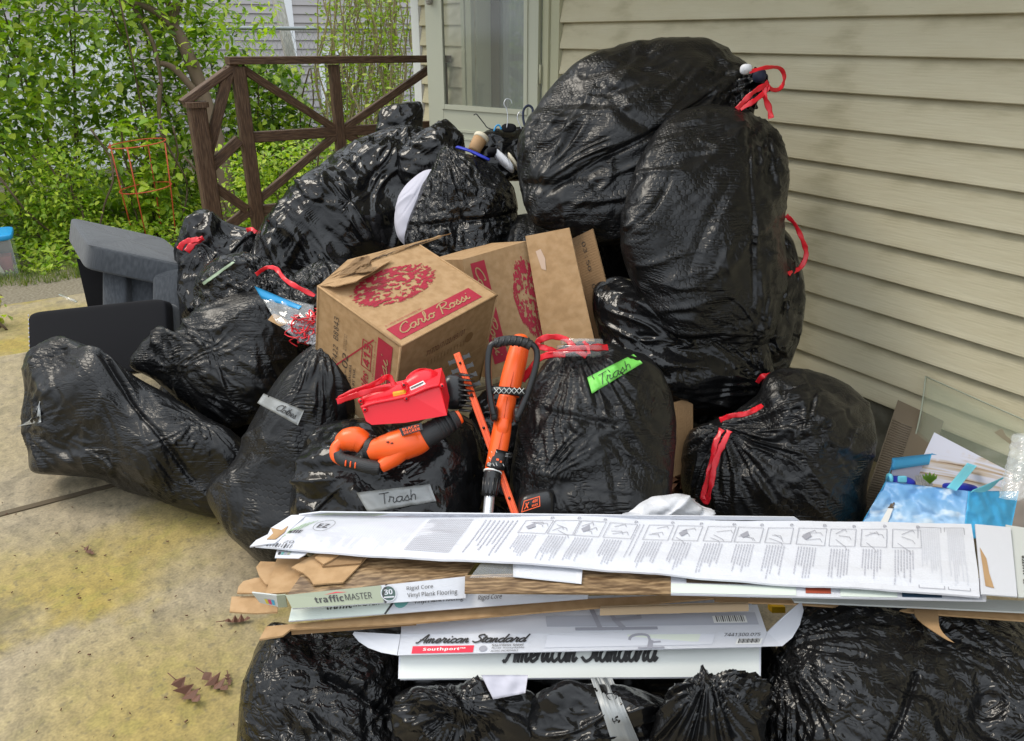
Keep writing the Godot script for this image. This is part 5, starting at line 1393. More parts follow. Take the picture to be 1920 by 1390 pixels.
	var fb := quad_px([1072, 448, 2.60, 1111, 429, 2.52, 1164, 642, 2.46, 1122, 660, 2.54]); var fbg := Geo.new(); fbg.sheet(wavy(fb, 0.004, 9.0), 8, 10, 0.004, 0.1, 0.36); var flap2 := geo("flap", fbg, M.kraft_inner, t2, false)
	g = Geo.new(); ink_text(g, fb, "03:50  00/31/30", Vector2(0.40, 0.07), Vector2(0.0, 0.80), Vector2(0.16, 0), false, false, 0.0, true); geo("stamped_code", g, M.dark_print, flap2, false)
	g = Geo.new(); ink_poly(g, fa, [Vector2(0.18, 0.13), Vector2(0.30, 0.12), Vector2(0.36, 0.2), Vector2(0.33, 0.29), Vector2(0.24, 0.27)]); geo("scuff", g, mat("scuff_print", lin(0.55, 0.40, 0.30), 0.8), front, false)
	# hidden carton edge in the shade right of the green-labelled bag
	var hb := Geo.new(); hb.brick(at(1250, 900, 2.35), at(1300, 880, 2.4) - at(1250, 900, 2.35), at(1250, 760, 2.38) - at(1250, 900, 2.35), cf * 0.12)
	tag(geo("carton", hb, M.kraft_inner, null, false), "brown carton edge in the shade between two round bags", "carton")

# ---------------------------------------------------------------- tools
func build_tools() -> void:
	# reciprocating saw
	var t := thing("reciprocating_saw", "orange and black cordless saw with a loop handle lying on a bag", "power saw", at(740, 880, 1.95))
	var D := 1.90
	var path := func(called: String, flat: Array, rad: Array, m: Material, parent: Node3D, fl := 0.85, sides := 16) -> MeshInstance3D:
		var p := curve(along(flat), 5); var r := []
		for i in p.size():
			var x := float(i) / 5.0; var k := mini(int(x), rad.size() - 1); var k2 := mini(k + 1, rad.size() - 1)
			r.append(lerpf(rad[k], rad[k2], x - k))
		var g := Geo.new(); g.tube(p, r, sides, fl, cf); return geo(called, g, m, parent)
	path.call("nose", [788, 824, D - 0.01, 812, 810, D, 836, 796, D + 0.01, 858, 784, D + 0.02], [0.029, 0.029, 0.027, 0.021], M.black_rubber, t)
	for k in 7:
		var rg := Geo.new(); var c := at(796 + k * 8.6, 819.5 - k * 5.2, D + 0.001 * k); var d := (at(858, 784, D + 0.02) - at(788, 824, D - 0.01)).normalized()
		rg.tube([c - d * 0.0022, c + d * 0.0022], 0.031 - 0.0006 * k, 18, 0.85, cf); geo("grip_rib", rg, M.black_rubber, t)
	path.call("blade_clamp", [858, 784, D + 0.02, 864, 781, D + 0.022], [0.019, 0.016], M.orange_plastic, t)
	var body = path.call("motor_housing", [694, 848, D - 0.01, 712, 842, D - 0.015, 735, 838, D - 0.02, 760, 832, D - 0.02, 782, 826, D - 0.012, 794, 820, D - 0.01], [0.024, 0.029, 0.037, 0.039, 0.036, 0.031], M.orange_plastic, t)
	path.call("lower_neck", [758, 838, D - 0.03, 742, 856, D - 0.03, 726, 868, D - 0.03, 714, 875, D - 0.03], [0.026, 0.022, 0.018, 0.016], M.orange_plastic, t)
	path.call("band", [687, 840, D - 0.005, 697, 842, D - 0.008], [0.0275, 0.0275], M.black_rubber, t)
	path.call("battery_housing", [683, 833, D, 668, 824, D, 650, 826, D, 636, 834, D], [0.027, 0.031, 0.029, 0.019], M.orange_plastic, t, 0.9)
	path.call("rear_bend", [640, 828, D - 0.01, 628, 840, D - 0.015, 629, 856, D - 0.02, 642, 864, D - 0.025], [0.013, 0.012, 0.013, 0.014], M.orange_plastic, t)
	path.call("rear_grip", [634, 848, D - 0.024, 640, 861, D - 0.028, 662, 868, D - 0.03, 690, 875, D - 0.034, 712, 879, D - 0.034], [0.012, 0.0155, 0.0165, 0.0175, 0.0165], M.black_rubber, t, 0.9)
	for k in 3:
		var sg := Geo.new(); sg.puff(at(648 + k * 9, 869 + k * 2.0, D - 0.045), (cr * 0.1 + cu).normalized() * 0.008, cr * 0.0018, cf * 0.003, 0.6, 10, 6); geo("slot", sg, M.orange_plastic, t)
	var lf := quad_px([748, 804, D - 0.052, 790, 793, D - 0.046, 793, 806, D - 0.050, 754, 818, D - 0.056])
	var lp := Geo.new(); lp.sheet(lf, 4, 2, 0.004); var lo := geo("logo_plate", lp, M.black_gloss, t, false)
	var lg := Geo.new(); ink_text(lg, lf, "BLACK+", Vector2(0.12, 0.46), Vector2(0.76, 0), Vector2(0, -0.34), false, true); ink_text(lg, lf, "DECKER", Vector2(0.12, 0.90), Vector2(0.76, 0), Vector2(0, -0.34), false, true)
	geo("lettering", lg, M.orange_plastic, lo, false)
	var vg := Geo.new()
	for k in 3: vg.puff(at(694 + k * 5.0, 817 + k * 0.6, D - 0.026), cr * 0.0035, cu * 0.0022, cf * 0.004, 0.6, 8, 6)
	for k in 2: vg.puff(at(727 + k * 8.0, 829 + k * 2.0, D - 0.050), cr * 0.004, cu * 0.0016, cf * 0.004, 0.6, 8, 6)
	geo("vent", vg, M.black_gloss, body)
	# red housing
	var e := 1.86
	var rt := thing("red_tool_housing", "red plastic tool housing with a grip and yellow trigger above the saw", "power tool", at(760, 795, e))
	var poly := along([677, 764, e, 686, 790, e, 697, 797, e, 760, 793, e, 838, 779, e, 829, 738, e, 823, 722, e + 0.01, 800, 728, e, 770, 741, e, 742, 748, e, 700, 757, e])
	var back := (cf * 0.75 + cu * 0.42).normalized() * 0.085
	var hb := Geo.new(); hb.plate(poly, back); geo("shell", hb, M.red_plastic, rt, false)
	var rim := Geo.new(); rim.tube(curve(along([677, 764, e - 0.003, 700, 756.5, e - 0.003, 742, 748, e - 0.003, 770, 741, e - 0.003, 800, 728, e - 0.003, 824, 722, e + 0.006]), 5), 0.0042, 8); geo("rim", rim, M.red_plastic, rt)
	path.call("grip", [682, 753, e + 0.035, 705, 746, e + 0.035, 735, 738, e + 0.035, 766, 728, e + 0.04], [0.015, 0.018, 0.018, 0.017], M.red_plastic, rt, 1.0)
	path.call("rear_dome", [762, 729, e + 0.055, 785, 717, e + 0.06, 806, 712, e + 0.065, 822, 718, e + 0.065], [0.020, 0.026, 0.027, 0.016], M.red_plastic, rt, 1.0)
	var bo := Geo.new()
	for q in [[684, 769], [676, 752], [762, 748], [757, 722], [829, 724]]: bo.tube([at(q[0], q[1], e - 0.006), at(q[0], q[1], e + 0.03)], 0.0065, 12, 1.0, cu)
	geo("screw_boss", bo, M.red_plastic, rt)
	var bh := Geo.new()
	for q in [[684, 769], [676, 752], [762, 748], [757, 722], [829, 724]]: bh.tube([at(q[0], q[1], e - 0.0075), at(q[0], q[1], e - 0.0055)], 0.0028, 10, 1.0, cu)
	geo("screw_hole", bh, M.black_gloss, rt)
	var yt := Geo.new(); yt.plate(along([736, 738, e + 0.012, 757, 735, e + 0.012, 764, 741, e + 0.012, 750, 747, e + 0.012, 738, 746, e + 0.012]), back * 0.3); geo("trigger", yt, M.yellow_plastic, rt, false)
	var wl := quad_px([768, 726, e + 0.028, 793, 714, e + 0.028, 798, 720, e + 0.02, 770, 733, e + 0.02]); var wg := Geo.new(); wg.sheet(wl, 4, 2, 0.003); var wo := geo("label", wg, M.white_label, rt, false)
	var bl := Geo.new(); ink_rect(bl, wl, 0.05, 0.30, 0.95, 0.62); ink_text(bl, wl, "CAUTION", Vector2(0.15, 0.92), Vector2(0.6, 0), Vector2(0, -0.22), false, true); geo("lettering", bl, M.black_print, wo, false)
	var strap := thing("red_strap", "bundle of red drawstrings draped over the red tool housing", "strap", at(700, 740, 1.9))
	ribbon("strand", strap, [632, 752, 1.88, 655, 738, 1.87, 690, 726, 1.88, 715, 712, 1.90, 728, 706, 1.92, 738, 720, 1.92, 744, 728, 1.92], 0.012, "red_plastic_film", 21)
	ribbon("strand", strap, [632, 754, 1.875, 660, 744, 1.865, 700, 732, 1.87, 740, 728, 1.885], 0.012, "red_plastic_film", 22)
	ribbon("strand", strap, [634, 748, 1.88, 665, 732, 1.875, 705, 720, 1.89, 724, 708, 1.91], 0.010, "red_plastic_film", 23)
	ribbon("strand", strap, [762, 718, 1.91, 768, 706, 1.92, 790, 694, 1.94, 812, 698, 1.94, 822, 706, 1.93, 820, 720, 1.92], 0.009, "red_plastic_film", 24)
	# hedge-trimmer blade
	var h := thing("hedge_trimmer_blade", "long orange hedge-trimmer bar with black teeth beside the pole trimmer", "trimmer blade", at(967, 963, 1.86))
	var p0 := at(857, 664, 2.02); var p1 := at(967, 966, 1.84)
	var dir := (p1 - p0).normalized(); var sx := dir.cross(cf).normalized()
	var g := Geo.new(); g.beam(p0, p1, 0.013, 0.018, sx); geo("bar", g, M.dark_orange_paint, h, false)
	g = Geo.new(); g.beam(p0 - cf * 0.008 + sx * 0.0045, p1 - cf * 0.008 + sx * 0.0045, 0.004, 0.003, sx); g.beam(p0 - cf * 0.008 - sx * 0.0045, p1 - cf * 0.008 - sx * 0.0045, 0.004, 0.003, sx); geo("rail", g, M.orange_plastic, h, false)
	for k in 5:
		g = Geo.new(); g.tube([p0.lerp(p1, 0.06 + k * 0.21) - cf * 0.012, p0.lerp(p1, 0.06 + k * 0.21)], 0.0035, 8, 1.0, sx); geo("bolt", g, M.black_gloss, h)
	for k in 4:
		for s in [-1.0, 1.0]:
			var c := p0.lerp(p1, 0.035 + k * 0.062) + cf * 0.010
			var w: Vector3 = sx * s
			g = Geo.new(); g.plate([c - dir * 0.007 + w * 0.004, c + dir * 0.007 + w * 0.004, c + dir * 0.005 + w * 0.024, c + dir * 0.008 + w * 0.030, c - dir * 0.008 + w * 0.030, c - dir * 0.005 + w * 0.024], cf * 0.003); geo("tooth", g, M.black_gloss, h, false)
	var hub := Geo.new(); hub.puff(at(852, 735, 2.0), cr * 0.034, cu * 0.046, cf * 0.03, 0.75); geo("hub", hub, M.black_gloss, h)
	for k in 8:
		var y := 704.0 + k * 9.5
		g = Geo.new(); g.tube([at(862, y - 2, 1.97), at(878, y, 1.96), at(889 + (k % 3) * 2, y + 1.5, 1.96)], [0.0065, 0.0048, 0.0015], 6, 0.6); geo("tine", g, M.black_gloss, h)
	# pole trimmer
	var pt := thing("pole_trimmer", "orange pole trimmer with a black loop handle and grey pole", "string trimmer", at(917, 968, 1.78))
	var q0 := 1.90
	path.call("upper_tube", [976, 634, q0 + 0.06, 968, 672, q0 + 0.05, 960, 706, q0 + 0.04, 953, 742, q0 + 0.03], [0.019, 0.025, 0.027, 0.028], M.orange_plastic, pt, 1.0, 20)
	var cap := Geo.new(); cap.puff(at(975, 635, q0 + 0.06), cr * 0.020, cu * 0.012, cf * 0.020, 0.9); geo("end_cap", cap, M.orange_plastic, pt)
	path.call("upper_rim", [987, 640, q0 + 0.07, 984, 660, q0 + 0.066, 976, 700, q0 + 0.056, 972, 720, q0 + 0.05], [0.008, 0.010, 0.010, 0.008], M.dark_orange_paint, pt, 1.0, 10)
	path.call("middle_tube", [952, 744, q0 + 0.02, 947, 768, q0 + 0.012, 943, 788, q0 + 0.008], [0.022, 0.024, 0.024], M.orange_plastic, pt, 1.0, 20)
	path.call("switch_cover", [946, 786, q0 - 0.012, 943, 800, q0 - 0.016, 941, 813, q0 - 0.014], [0.013, 0.015, 0.013], M.orange_plastic, pt, 0.7)
	path.call("lower_tube", [944, 786, q0 + 0.01, 940, 812, q0, 934, 845, q0 - 0.012, 926, 880, q0 - 0.025, 924, 888, q0 - 0.028], [0.0215, 0.0235, 0.0235, 0.0215, 0.0205], M.orange_plastic, pt, 1.0, 20)
	var seam := Geo.new(); seam.tube(along([951, 745, q0 - 0.004, 941, 812, q0 - 0.0245, 935, 842, q0 - 0.0365]), 0.0014, 5); seam.tube(along([975, 640, q0 + 0.040, 955, 735, q0 + 0.0016]), 0.0014, 5); geo("seam", seam, M.dark_orange_paint, pt)
	var dl := func(s: float, tt: float) -> Vector3:
		var c := at(lerpf(938.0, 928.0, tt), lerpf(842.0, 878.0, tt), lerpf(q0 - 0.012, q0 - 0.024, tt)); var an := lerpf(-1.2, 1.2, s)
		return c + (cr * 0.97 - cu * 0.24) * sin(an) * 0.0240 - cf * cos(an) * 0.0240
	var dg := Geo.new(); dg.sheet(dl, 12, 4, 0.001); var lab := geo("label", dg, M.black_gloss, pt)
	dg = Geo.new()
	for l in [[0.15, 0.2, 0.55, 0.8], [0.35, 0.1, 0.85, 0.75], [0.1, 0.5, 0.45, 0.85]]: ink_line(dg, dl, [Vector2(l[0], l[1]), Vector2(l[2], l[3])], 0.0012)
	for k in 3: ink_line(dg, dl, [Vector2(0.12, 0.78 + k * 0.06), Vector2(0.3, 0.78 + k * 0.06)], 0.001)
	for k in 3: ink_line(dg, dl, [Vector2(0.78, 0.12 + k * 0.07), Vector2(0.92, 0.12 + k * 0.07)], 0.001)
	geo("diagram", dg, M.white_label, lab, false)
	dg = Geo.new(); ink_rect(dg, dl, 0.45, 0.45, 0.56, 0.55); ink_rect(dg, dl, 0.62, 0.52, 0.70, 0.62); geo("diagram_mark", dg, M.orange_plastic, lab, false)
	# loop handle
	var loop := []
	for q in [[926, 778], [921, 755], [916, 715], [915, 680], [918, 655], [925, 645], [950, 641], [980, 640], [1000, 648], [1007, 663], [1004, 690], [990, 735], [975, 772], [969, 783]]: loop.append(at(q[0], q[1], q0 - 0.03))
	g = Geo.new(); g.tube(curve(loop, 5), 0.0078, 10, 0.8, cf); geo("loop_handle", g, M.black_gloss, pt)
	g = Geo.new(); g.tube(curve(along([928, 644, q0 - 0.034, 950, 639, q0 - 0.034, 975, 640, q0 - 0.034, 996, 648, q0 - 0.034]), 6), 0.0125, 14, 0.9, cf); geo("grip", g, M.black_rubber, pt)
	for k in 6:
		g = Geo.new(); var c := at(933 + k * 11.0, 643 - 2.5 * sin(PI * k / 5.0), q0 - 0.034); g.tube([c + cr * 0.005 + cu * 0.011 - cf * 0.006, c - cr * 0.001 - cf * 0.0118, c - cr * 0.006 - cu * 0.011 - cf * 0.006], 0.0026, 6); geo("grip_rib", g, M.black_gloss, pt)
	g = Geo.new(); g.tube(along([922, 731, q0 - 0.03, 953, 733, q0 - 0.03, 985, 738, q0 - 0.03]), 0.0095, 8, 0.5, cf); geo("crossbar", g, M.black_gloss, pt)
	g = Geo.new()
	for k in 6:
		var x := 926.0 + k * 9.5
		g.tube(along([x, 727, q0 - 0.0415, x + 9.5, 739, q0 - 0.0415]), 0.0011, 4); g.tube(along([x + 9.5, 728, q0 - 0.0415, x, 738, q0 - 0.0415]), 0.0011, 4)
	geo("lattice", g, M.grey_card, pt)
	for q in [[927, 776], [970, 778]]:
		g = Geo.new(); g.puff(at(q[0], q[1], q0 - 0.012), cr * 0.010, cu * 0.020, cf * 0.02, 0.7); geo("handle_clamp", g, M.black_gloss, pt)
	path.call("collar", [924, 886, q0 - 0.03, 921, 908, q0 - 0.04, 918, 930, q0 - 0.05], [0.0215, 0.0205, 0.0175], M.black_gloss, pt, 1.0, 20)
	for k in 6:
		var an := -1.25 + k * 0.5
		var off := cr * sin(an) * 0.021 - cf * cos(an) * 0.021
		g = Geo.new(); g.tube([at(923, 894, q0 - 0.033) + off, at(918, 928, q0 - 0.049) + off * 0.86], 0.0026, 6); geo("collar_rib", g, M.black_gloss, pt)
	g = Geo.new(); g.tube([at(924.3, 884.5, q0 - 0.0275), at(923.8, 887, q0 - 0.029)], 0.0228, 20, 1.0, cf); geo("ring", g, M.white_label, pt)
	path.call("pole", [918, 930, q0 - 0.05, 915, 965, q0 - 0.07, 911, 1010, q0 - 0.10], [0.0125, 0.0125, 0.0125], M.aluminium, pt, 1.0, 18)
	# battery pack behind the board
	var bt := thing("battery_pack", "black battery pack with an orange outlined panel behind the printed board", "battery", at(1000, 970, 1.9))
	g = Geo.new(); g.puff(at(1005, 962, 1.87), (cr * 0.98 + cu * 0.2) * 0.045, (cu) * 0.058, cf * 0.05, 0.4); geo("case", g, M.black_gloss, bt)
	var bf := quad_px([983, 938, 1.812, 1012, 929, 1.812, 1013, 950, 1.806, 977, 962, 1.806])
	g = Geo.new(); for l in [[0.02, 0.1, 0.98, 0.1], [0.98, 0.1, 0.98, 0.95], [0.98, 0.95, 0.02, 0.95], [0.02, 0.95, 0.02, 0.1]]: ink_line(g, bf, [Vector2(l[0], l[1]), Vector2(l[2], l[3])], 0.0018)
	ink_text(g, bf, "40V", Vector2(0.55, 0.5), Vector2(0.34, 0), Vector2(0, -0.26), false, true); ink_text(g, bf, "MAX", Vector2(0.55, 0.82), Vector2(0.34, 0), Vector2(0, -0.2), false, true); ink_text(g, bf, "X", Vector2(0.12, 0.8), Vector2(0.25, 0), Vector2(0, -0.5), false, true)
	geo("panel_outline", g, M.orange_plastic, bt, false)

# ---------------------------------------------------------------- flattened boxes
func flat_quad(px: Array, ys: Variant) -> Callable:     # four pixel corners on heights ys
	var p := []
	for i in 4: p.append(lie(px[i * 2], px[i * 2 + 1], ys[i] if ys is Array else ys))
	return corners4(p[0], p[1], p[2], p[3])
func text_lines(g: Geo, f: Callable, s0: float, s1: float, t0: float, t1: float, rows: int, w: float, rg: RandomNumberGenerator) -> void:    # lines of print too small to read, running across the board
	for r in rows:
		var s := lerpf(s0, s1, (r + 0.5) / rows)
		var end := lerpf(t0, t1, rg.randf_range(0.55, 1.0))
		var t := t0
		while t < end:
			var l := rg.randf_range(0.012, 0.045)
			ink_line(g, f, [Vector2(s, t), Vector2(s, minf(end, t + l))], w)
			t += l + 0.013
func build_boards() -> void:
	var rg := RandomNumberGenerator.new(); rg.seed = 9
	var g: Geo
	# the printed board on top
	var Y := 0.56
	var b := thing("flooring_carton", "long white flooring carton opened flat with printed instructions, on top of the stack", "carton", lie(1150, 1040, Y))
	var f0 := flat_quad([548, 966, 1822, 981, 1839, 1115, 478, 1022], [Y, Y + 0.005, Y - 0.008, Y])
	var f := func(s: float, t: float) -> Vector3: return f0.call(s, t) + Vector3(0, 0.006 * nz.get_noise_2d(s * 4.0, t * 1.2) + 0.0008 * nz.get_noise_2d(s * 19.0, t * 4.0) + 0.008 * exp(-pow((s - 0.40) * 14.0, 2.0)) - 0.006 * exp(-pow((t - 0.97) * 12.0, 2.0)), 0)
	g = Geo.new(); g.sheet(f, 110, 14, 0.004, 5.0, 0.8); var top := geo("board", g, M.white_card, b, false)
	g = Geo.new()       # dark print
	var pans := [0.372, 0.412, 0.453, 0.492, 0.553, 0.602, 0.648, 0.692, 0.735, 0.778, 0.822, 0.866, 0.905]
	pans = [0.355, 0.398, 0.436, 0.478, 0.535, 0.577, 0.621, 0.665, 0.708, 0.752, 0.798, 0.842, 0.886]
	for i in pans.size():
		var s: float = pans[i]
		var w: float = 0.036 if i % 3 else 0.040
		for l in [[s, 0.13, s + w, 0.13], [s + w, 0.13, s + w, 0.42], [s + w, 0.42, s, 0.42], [s, 0.42, s, 0.13]]: ink_line(g, f, [Vector2(l[0], l[1]), Vector2(l[2], l[3])], 0.0011)
		for k in 3:
			var a := Vector2(s + w * rg.randf_range(0.1, 0.4), rg.randf_range(0.18, 0.36)); var d := Vector2(w * rg.randf_range(0.3, 0.5), rg.randf_range(-0.12, 0.12))
			ink_line(g, f, [a, a + d, a + d + Vector2(w * 0.08, 0.05)], 0.0012)
		if i in [0, 2, 5, 7, 9]: ink_poly(g, f, [Vector2(s + w * 0.15, 0.28), Vector2(s + w * 0.4, 0.20), Vector2(s + w * 0.5, 0.28), Vector2(s + w * 0.3, 0.34)])
		ink_text(g, f, "D", Vector2(s + w * 0.85, 0.10), Vector2(w * 0.12, 0), Vector2(0, -0.04), false, true)
	geo("diagram", g, M.grey_print, top, false)
	g = Geo.new()
	for i in pans.size():
		var s: float = pans[i]
		text_lines(g, f, s + 0.002, s + 0.030, 0.46, 0.95, 7, 0.0017, rg)
	text_lines(g, f, 0.292, 0.345, 0.12, 0.94, 8, 0.0022, rg); text_lines(g, f, 0.518, 0.530, 0.12, 0.90, 2, 0.0015, rg)
	geo("instruction_text", g, M.fine_print, top, false)
	g = Geo.new()
	text_lines(g, f, 0.03, 0.205, 0.08, 0.96, 46, 0.0013, rg)
	for q in [[0.925, 0.952], [0.962, 0.986]]: text_lines(g, f, q[0], q[1], 0.10, 0.93, 9, 0.0012, rg)
	geo("small_text", g, M.pale_print, top, false)
	g = Geo.new()
	for q in [[0.922, 0.955], [0.960, 0.988]]:
		for l in [[q[0], 0.08, q[1], 0.08], [q[1], 0.08, q[1], 0.95], [q[1], 0.95, q[0], 0.95], [q[0], 0.95, q[0], 0.08]]: ink_line(g, f, [Vector2(l[0], l[1]), Vector2(l[2], l[3])], 0.0012)
	geo("table_frame", g, M.grey_print, top, false); g = Geo.new()
	for i in 25: ink_line(g, f, [Vector2(0.212 + i * 0.00265, 0.10), Vector2(0.212 + i * 0.00265, 0.86)], 0.0007)
	for i in 19: ink_line(g, f, [Vector2(0.212, 0.10 + i * 0.0422), Vector2(0.276, 0.10 + i * 0.0422)], 0.0007)
	geo("table_grid", g, M.grey_print, top, false).set_meta("kind", "stuff")
	g = Geo.new(); ink_text(g, f, "EZ", Vector2(0.058, 0.42), Vector2(0.016, 0), Vector2(0, -0.12), false, true); ink_rect(g, f, 0.026, 0.50, 0.044, 0.60); ink_text(g, f, "20", Vector2(0.035, 0.88), Vector2(0.014, 0), Vector2(0, -0.06))
	var ov := []
	for k in 17: ov.append(Vector2(0.066 + 0.014 * cos(TAU * k / 16), 0.34 + 0.17 * sin(TAU * k / 16)))
	ink_line(g, f, ov, 0.001); geo("stamp", g, M.black_print, top, false)
	g = Geo.new()
	for k in 4: ink_line(g, f, [Vector2(0.010 + k * 0.004, 0.86 - k * 0.02), Vector2(0.036 + k * 0.004, 0.30 - k * 0.04)], 0.0022)
	geo("green_stripe", g, mat("pale_green_print", lin(0.30, 0.42, 0.26), 0.6), top, false)
	g = Geo.new()
	for k in 9: ink_line(g, f, [Vector2(0.016 + k * 0.0042, 0.90), Vector2(0.017 + k * 0.0042, 0.995)], 0.0016 if k % 3 else 0.003)
	geo("barcode", g, M.black_print, top, false)
	# torn left tip, folded strip behind, end flaps
	var tip := flat_quad([549, 967, 552, 968, 520, 1020, 466, 1026], [Y, Y, Y, Y - 0.004]); var tp := []
	for q in [[546, 966], [572, 968], [515, 1019], [500, 1020], [468, 1025], [480, 1013], [502, 1002], [508, 990]]: tp.append(lie(q[0], q[1], Y + 0.0015))
	g = Geo.new(); g.plate(tp, Vector3(0, -0.003, 0)); var tipo := geo("torn_end", g, M.white_card, b, false)
	tp = []
	for q in [[540, 986], [528, 994], [508, 990], [512, 1000], [500, 1011], [516, 1011], [533, 998]]: tp.append(lie(q[0], q[1], Y + 0.0035))
	g = Geo.new(); g.plate(tp, Vector3(0, -0.0015, 0)); geo("torn_patch", g, M.kraft_board, tipo, false)
	var fb := flat_quad([600, 961, 1490, 970, 1500, 977, 560, 966], [Y + 0.014, Y + 0.012, Y + 0.003, Y + 0.003])
	g = Geo.new(); g.sheet(fb, 20, 2, 0.003); var strip := geo("folded_side", g, M.white_card, b, false)
	g = Geo.new(); ink_rect(g, fb, 0.02, 0.1, 0.15, 0.9); geo("sage_field", g, M.sage_card, strip, false)
	g = Geo.new(); ink_text(g, fb, "trafficMASTER", Vector2(0.045, 0.85), Vector2(0.09, 0), Vector2(0, -0.65), false, true, 0.0, false, 0.002); ink_text(g, fb, "Rigid Core  Vinyl Plank Flooring", Vector2(0.20, 0.85), Vector2(0.10, 0), Vector2(0, -0.6)); ink_text(g, fb, "Piso de tablones de vinilo  Rigid Core", Vector2(0.315, 0.85), Vector2(0.12, 0), Vector2(0, -0.6)); geo("lettering", g, M.grey_print, strip, false)
	var ef := flat_quad([1829, 983, 1895, 989, 1908, 1119, 1841, 1114], [Y + 0.004, Y - 0.004, Y - 0.016, Y - 0.006]); g = Geo.new(); g.sheet(ef, 8, 6, 0.003); var efo := geo("end_flap", g, M.white_card, b, false)
	g = Geo.new(); ink_poly(g, ef, [Vector2(0.06, 0.36), Vector2(0.22, 0.52), Vector2(0.26, 0.72), Vector2(0.36, 0.92), Vector2(0.12, 0.90)], 0.0012); geo("torn_patch", g, M.kraft_board, efo, false)
	g = Geo.new(); g.sheet(flat_quad([1886, 984, 1960, 996, 1990, 1120, 1910, 1120], [Y - 0.010, Y - 0.012, Y - 0.026, Y - 0.02]), 6, 4, 0.003); var ef2 := geo("end_flap", g, M.grey_card, b, false)
	g = Geo.new(); ink_text(g, flat_quad([1886, 984, 1960, 996, 1990, 1120, 1910, 1120], [Y - 0.010, Y - 0.012, Y - 0.026, Y - 0.02]), "traffic MASTER", Vector2(0.30, 0.95), Vector2(0.1, -0.5), Vector2(-0.16, 0), false, true); geo("lettering", g, M.black_print, ef2, false)
	# plank cartons beneath: tops printed as oak, long sides printed in sage and white
	var y2 := 0.525
	var w1 := thing("flooring_carton", "flooring carton with an oak printed top and sage green side, second in the stack", "carton", lie(760, 1090, y2))
	var oak := flat_quad([600, 1030, 900, 1040, 874, 1081, 538, 1116], y2)
	g = Geo.new(); g.sheet(oak, 20, 6, 0.004, 1.0, 1.0); geo("oak_top", g, M.oak_print, w1, false)
	var sa := lie(535, 1116, y2); var sb := lie(874, 1081, y2)
	var drop := Vector3(0, -0.036, 0)
	var s1 := corners4(sa, sb, at(873, 1122, seen(sb).z - 0.016), at(548, 1142, seen(sa).z - 0.014))
	g = Geo.new(); g.sheet(s1, 10, 2, 0.004); var side1 := geo("long_side", g, M.white_card, w1, false)
	g = Geo.new(); ink_rect(g, s1, 0.0, 0.02, 0.52, 0.98); geo("sage_field", g, M.sage_card, side1, false)
	g = Geo.new(); ink_line(g, s1, [Vector2(0.55, 0.02), Vector2(0.525, 0.5), Vector2(0.53, 0.98)], 0.004)
	ink_text(g, s1, "traffic", Vector2(0.14, 0.74), Vector2(0.16, 0), Vector2(0, -0.42), false, true); ink_text(g, s1, "MASTER", Vector2(0.31, 0.70), Vector2(0.15, 0), Vector2(0, -0.36)); ink_text(g, s1, "Rigid Core", Vector2(0.66, 0.48), Vector2(0.15, 0), Vector2(0, -0.26)); ink_text(g, s1, "Vinyl Plank Flooring", Vector2(0.66, 0.86), Vector2(0.29, 0), Vector2(0, -0.30)); geo("lettering", g, M.black_print, side1, false)
	g = Geo.new(); ink_poly(g, s1, [Vector2(0.20, 0.26), Vector2(0.27, 0.14), Vector2(0.33, 0.22), Vector2(0.27, 0.20)]); geo("red_swoosh", g, M.red_print, side1, false)
	g = Geo.new(); var disc := []
	for k in 18: disc.append(Vector2(0.555 + 0.042 * cos(TAU * k / 18), 0.5 + 0.42 * sin(TAU * k / 18)))
	ink_poly(g, s1, disc, 0.0016); geo("badge", g, mat("badge_print", lin(0.05, 0.09, 0.08), 0.5), side1, false)
	g = Geo.new(); ink_text(g, s1, "30", Vector2(0.532, 0.56), Vector2(0.046, 0), Vector2(0, -0.28), false, true, 0.0, false, 0.0022); disc.append(disc[0]); ink_line(g, s1, disc, 0.0018, 0.0022); ink_line(g, s1, [Vector2(0.528, 0.70), Vector2(0.582, 0.70)], 0.0028, 0.0022); geo("badge_lettering", g, M.white_card, side1, false)
	# its pushed-out end
	var ea := lie(472, 1112, y2 + 0.004)
	var e1 := corners4(ea, lie(518, 1117, y2), lie(518, 1117, y2) + drop * 0.8, ea + drop * 0.85 + Vector3(0.012, 0, 0))
	g = Geo.new(); g.sheet(e1, 4, 3, 0.003); var endo := geo("end_flap", g, M.grey_card, w1, false)
	for q in [["yellow_patch", 0.42, M.yellow_print], ["magenta_patch", 0.58, M.magenta_print], ["cyan_patch", 0.74, M.cyan_print]]:
		g = Geo.new(); ink_rect(g, e1, q[1], 0.42, q[1] + 0.13, 0.86); geo(q[0], g, q[2], endo, false)
	g = Geo.new(); g.sheet(corners4(lie(518, 1117, y2), sa, sa + drop * 0.85, lie(518, 1117, y2) + drop * 0.85), 2, 2, 0.003); geo("corner_fold", g, M.sage_card, w1, false)
	# lower side of the next one
	var y3 := 0.484
	var w2 := thing("flooring_carton", "flooring carton with a pale sage side and teal badge, below the oak printed one", "carton", lie(760, 1140, y3))
	var s2 := corners4(at(548, 1134, seen(sa).z + 0.03), at(1108, 1090, seen(sb).z + 0.03), at(1102, 1123, seen(sb).z + 0.012), at(541, 1166, seen(sa).z + 0.008))
	g = Geo.new(); g.sheet(s2, 12, 2, 0.004); var side2 := geo("long_side", g, M.white_card, w2, false)
	g = Geo.new(); ink_rect(g, s2, 0.0, 0.02, 0.325, 0.98); geo("sage_field", g, M.pale_sage_card, side2, false)
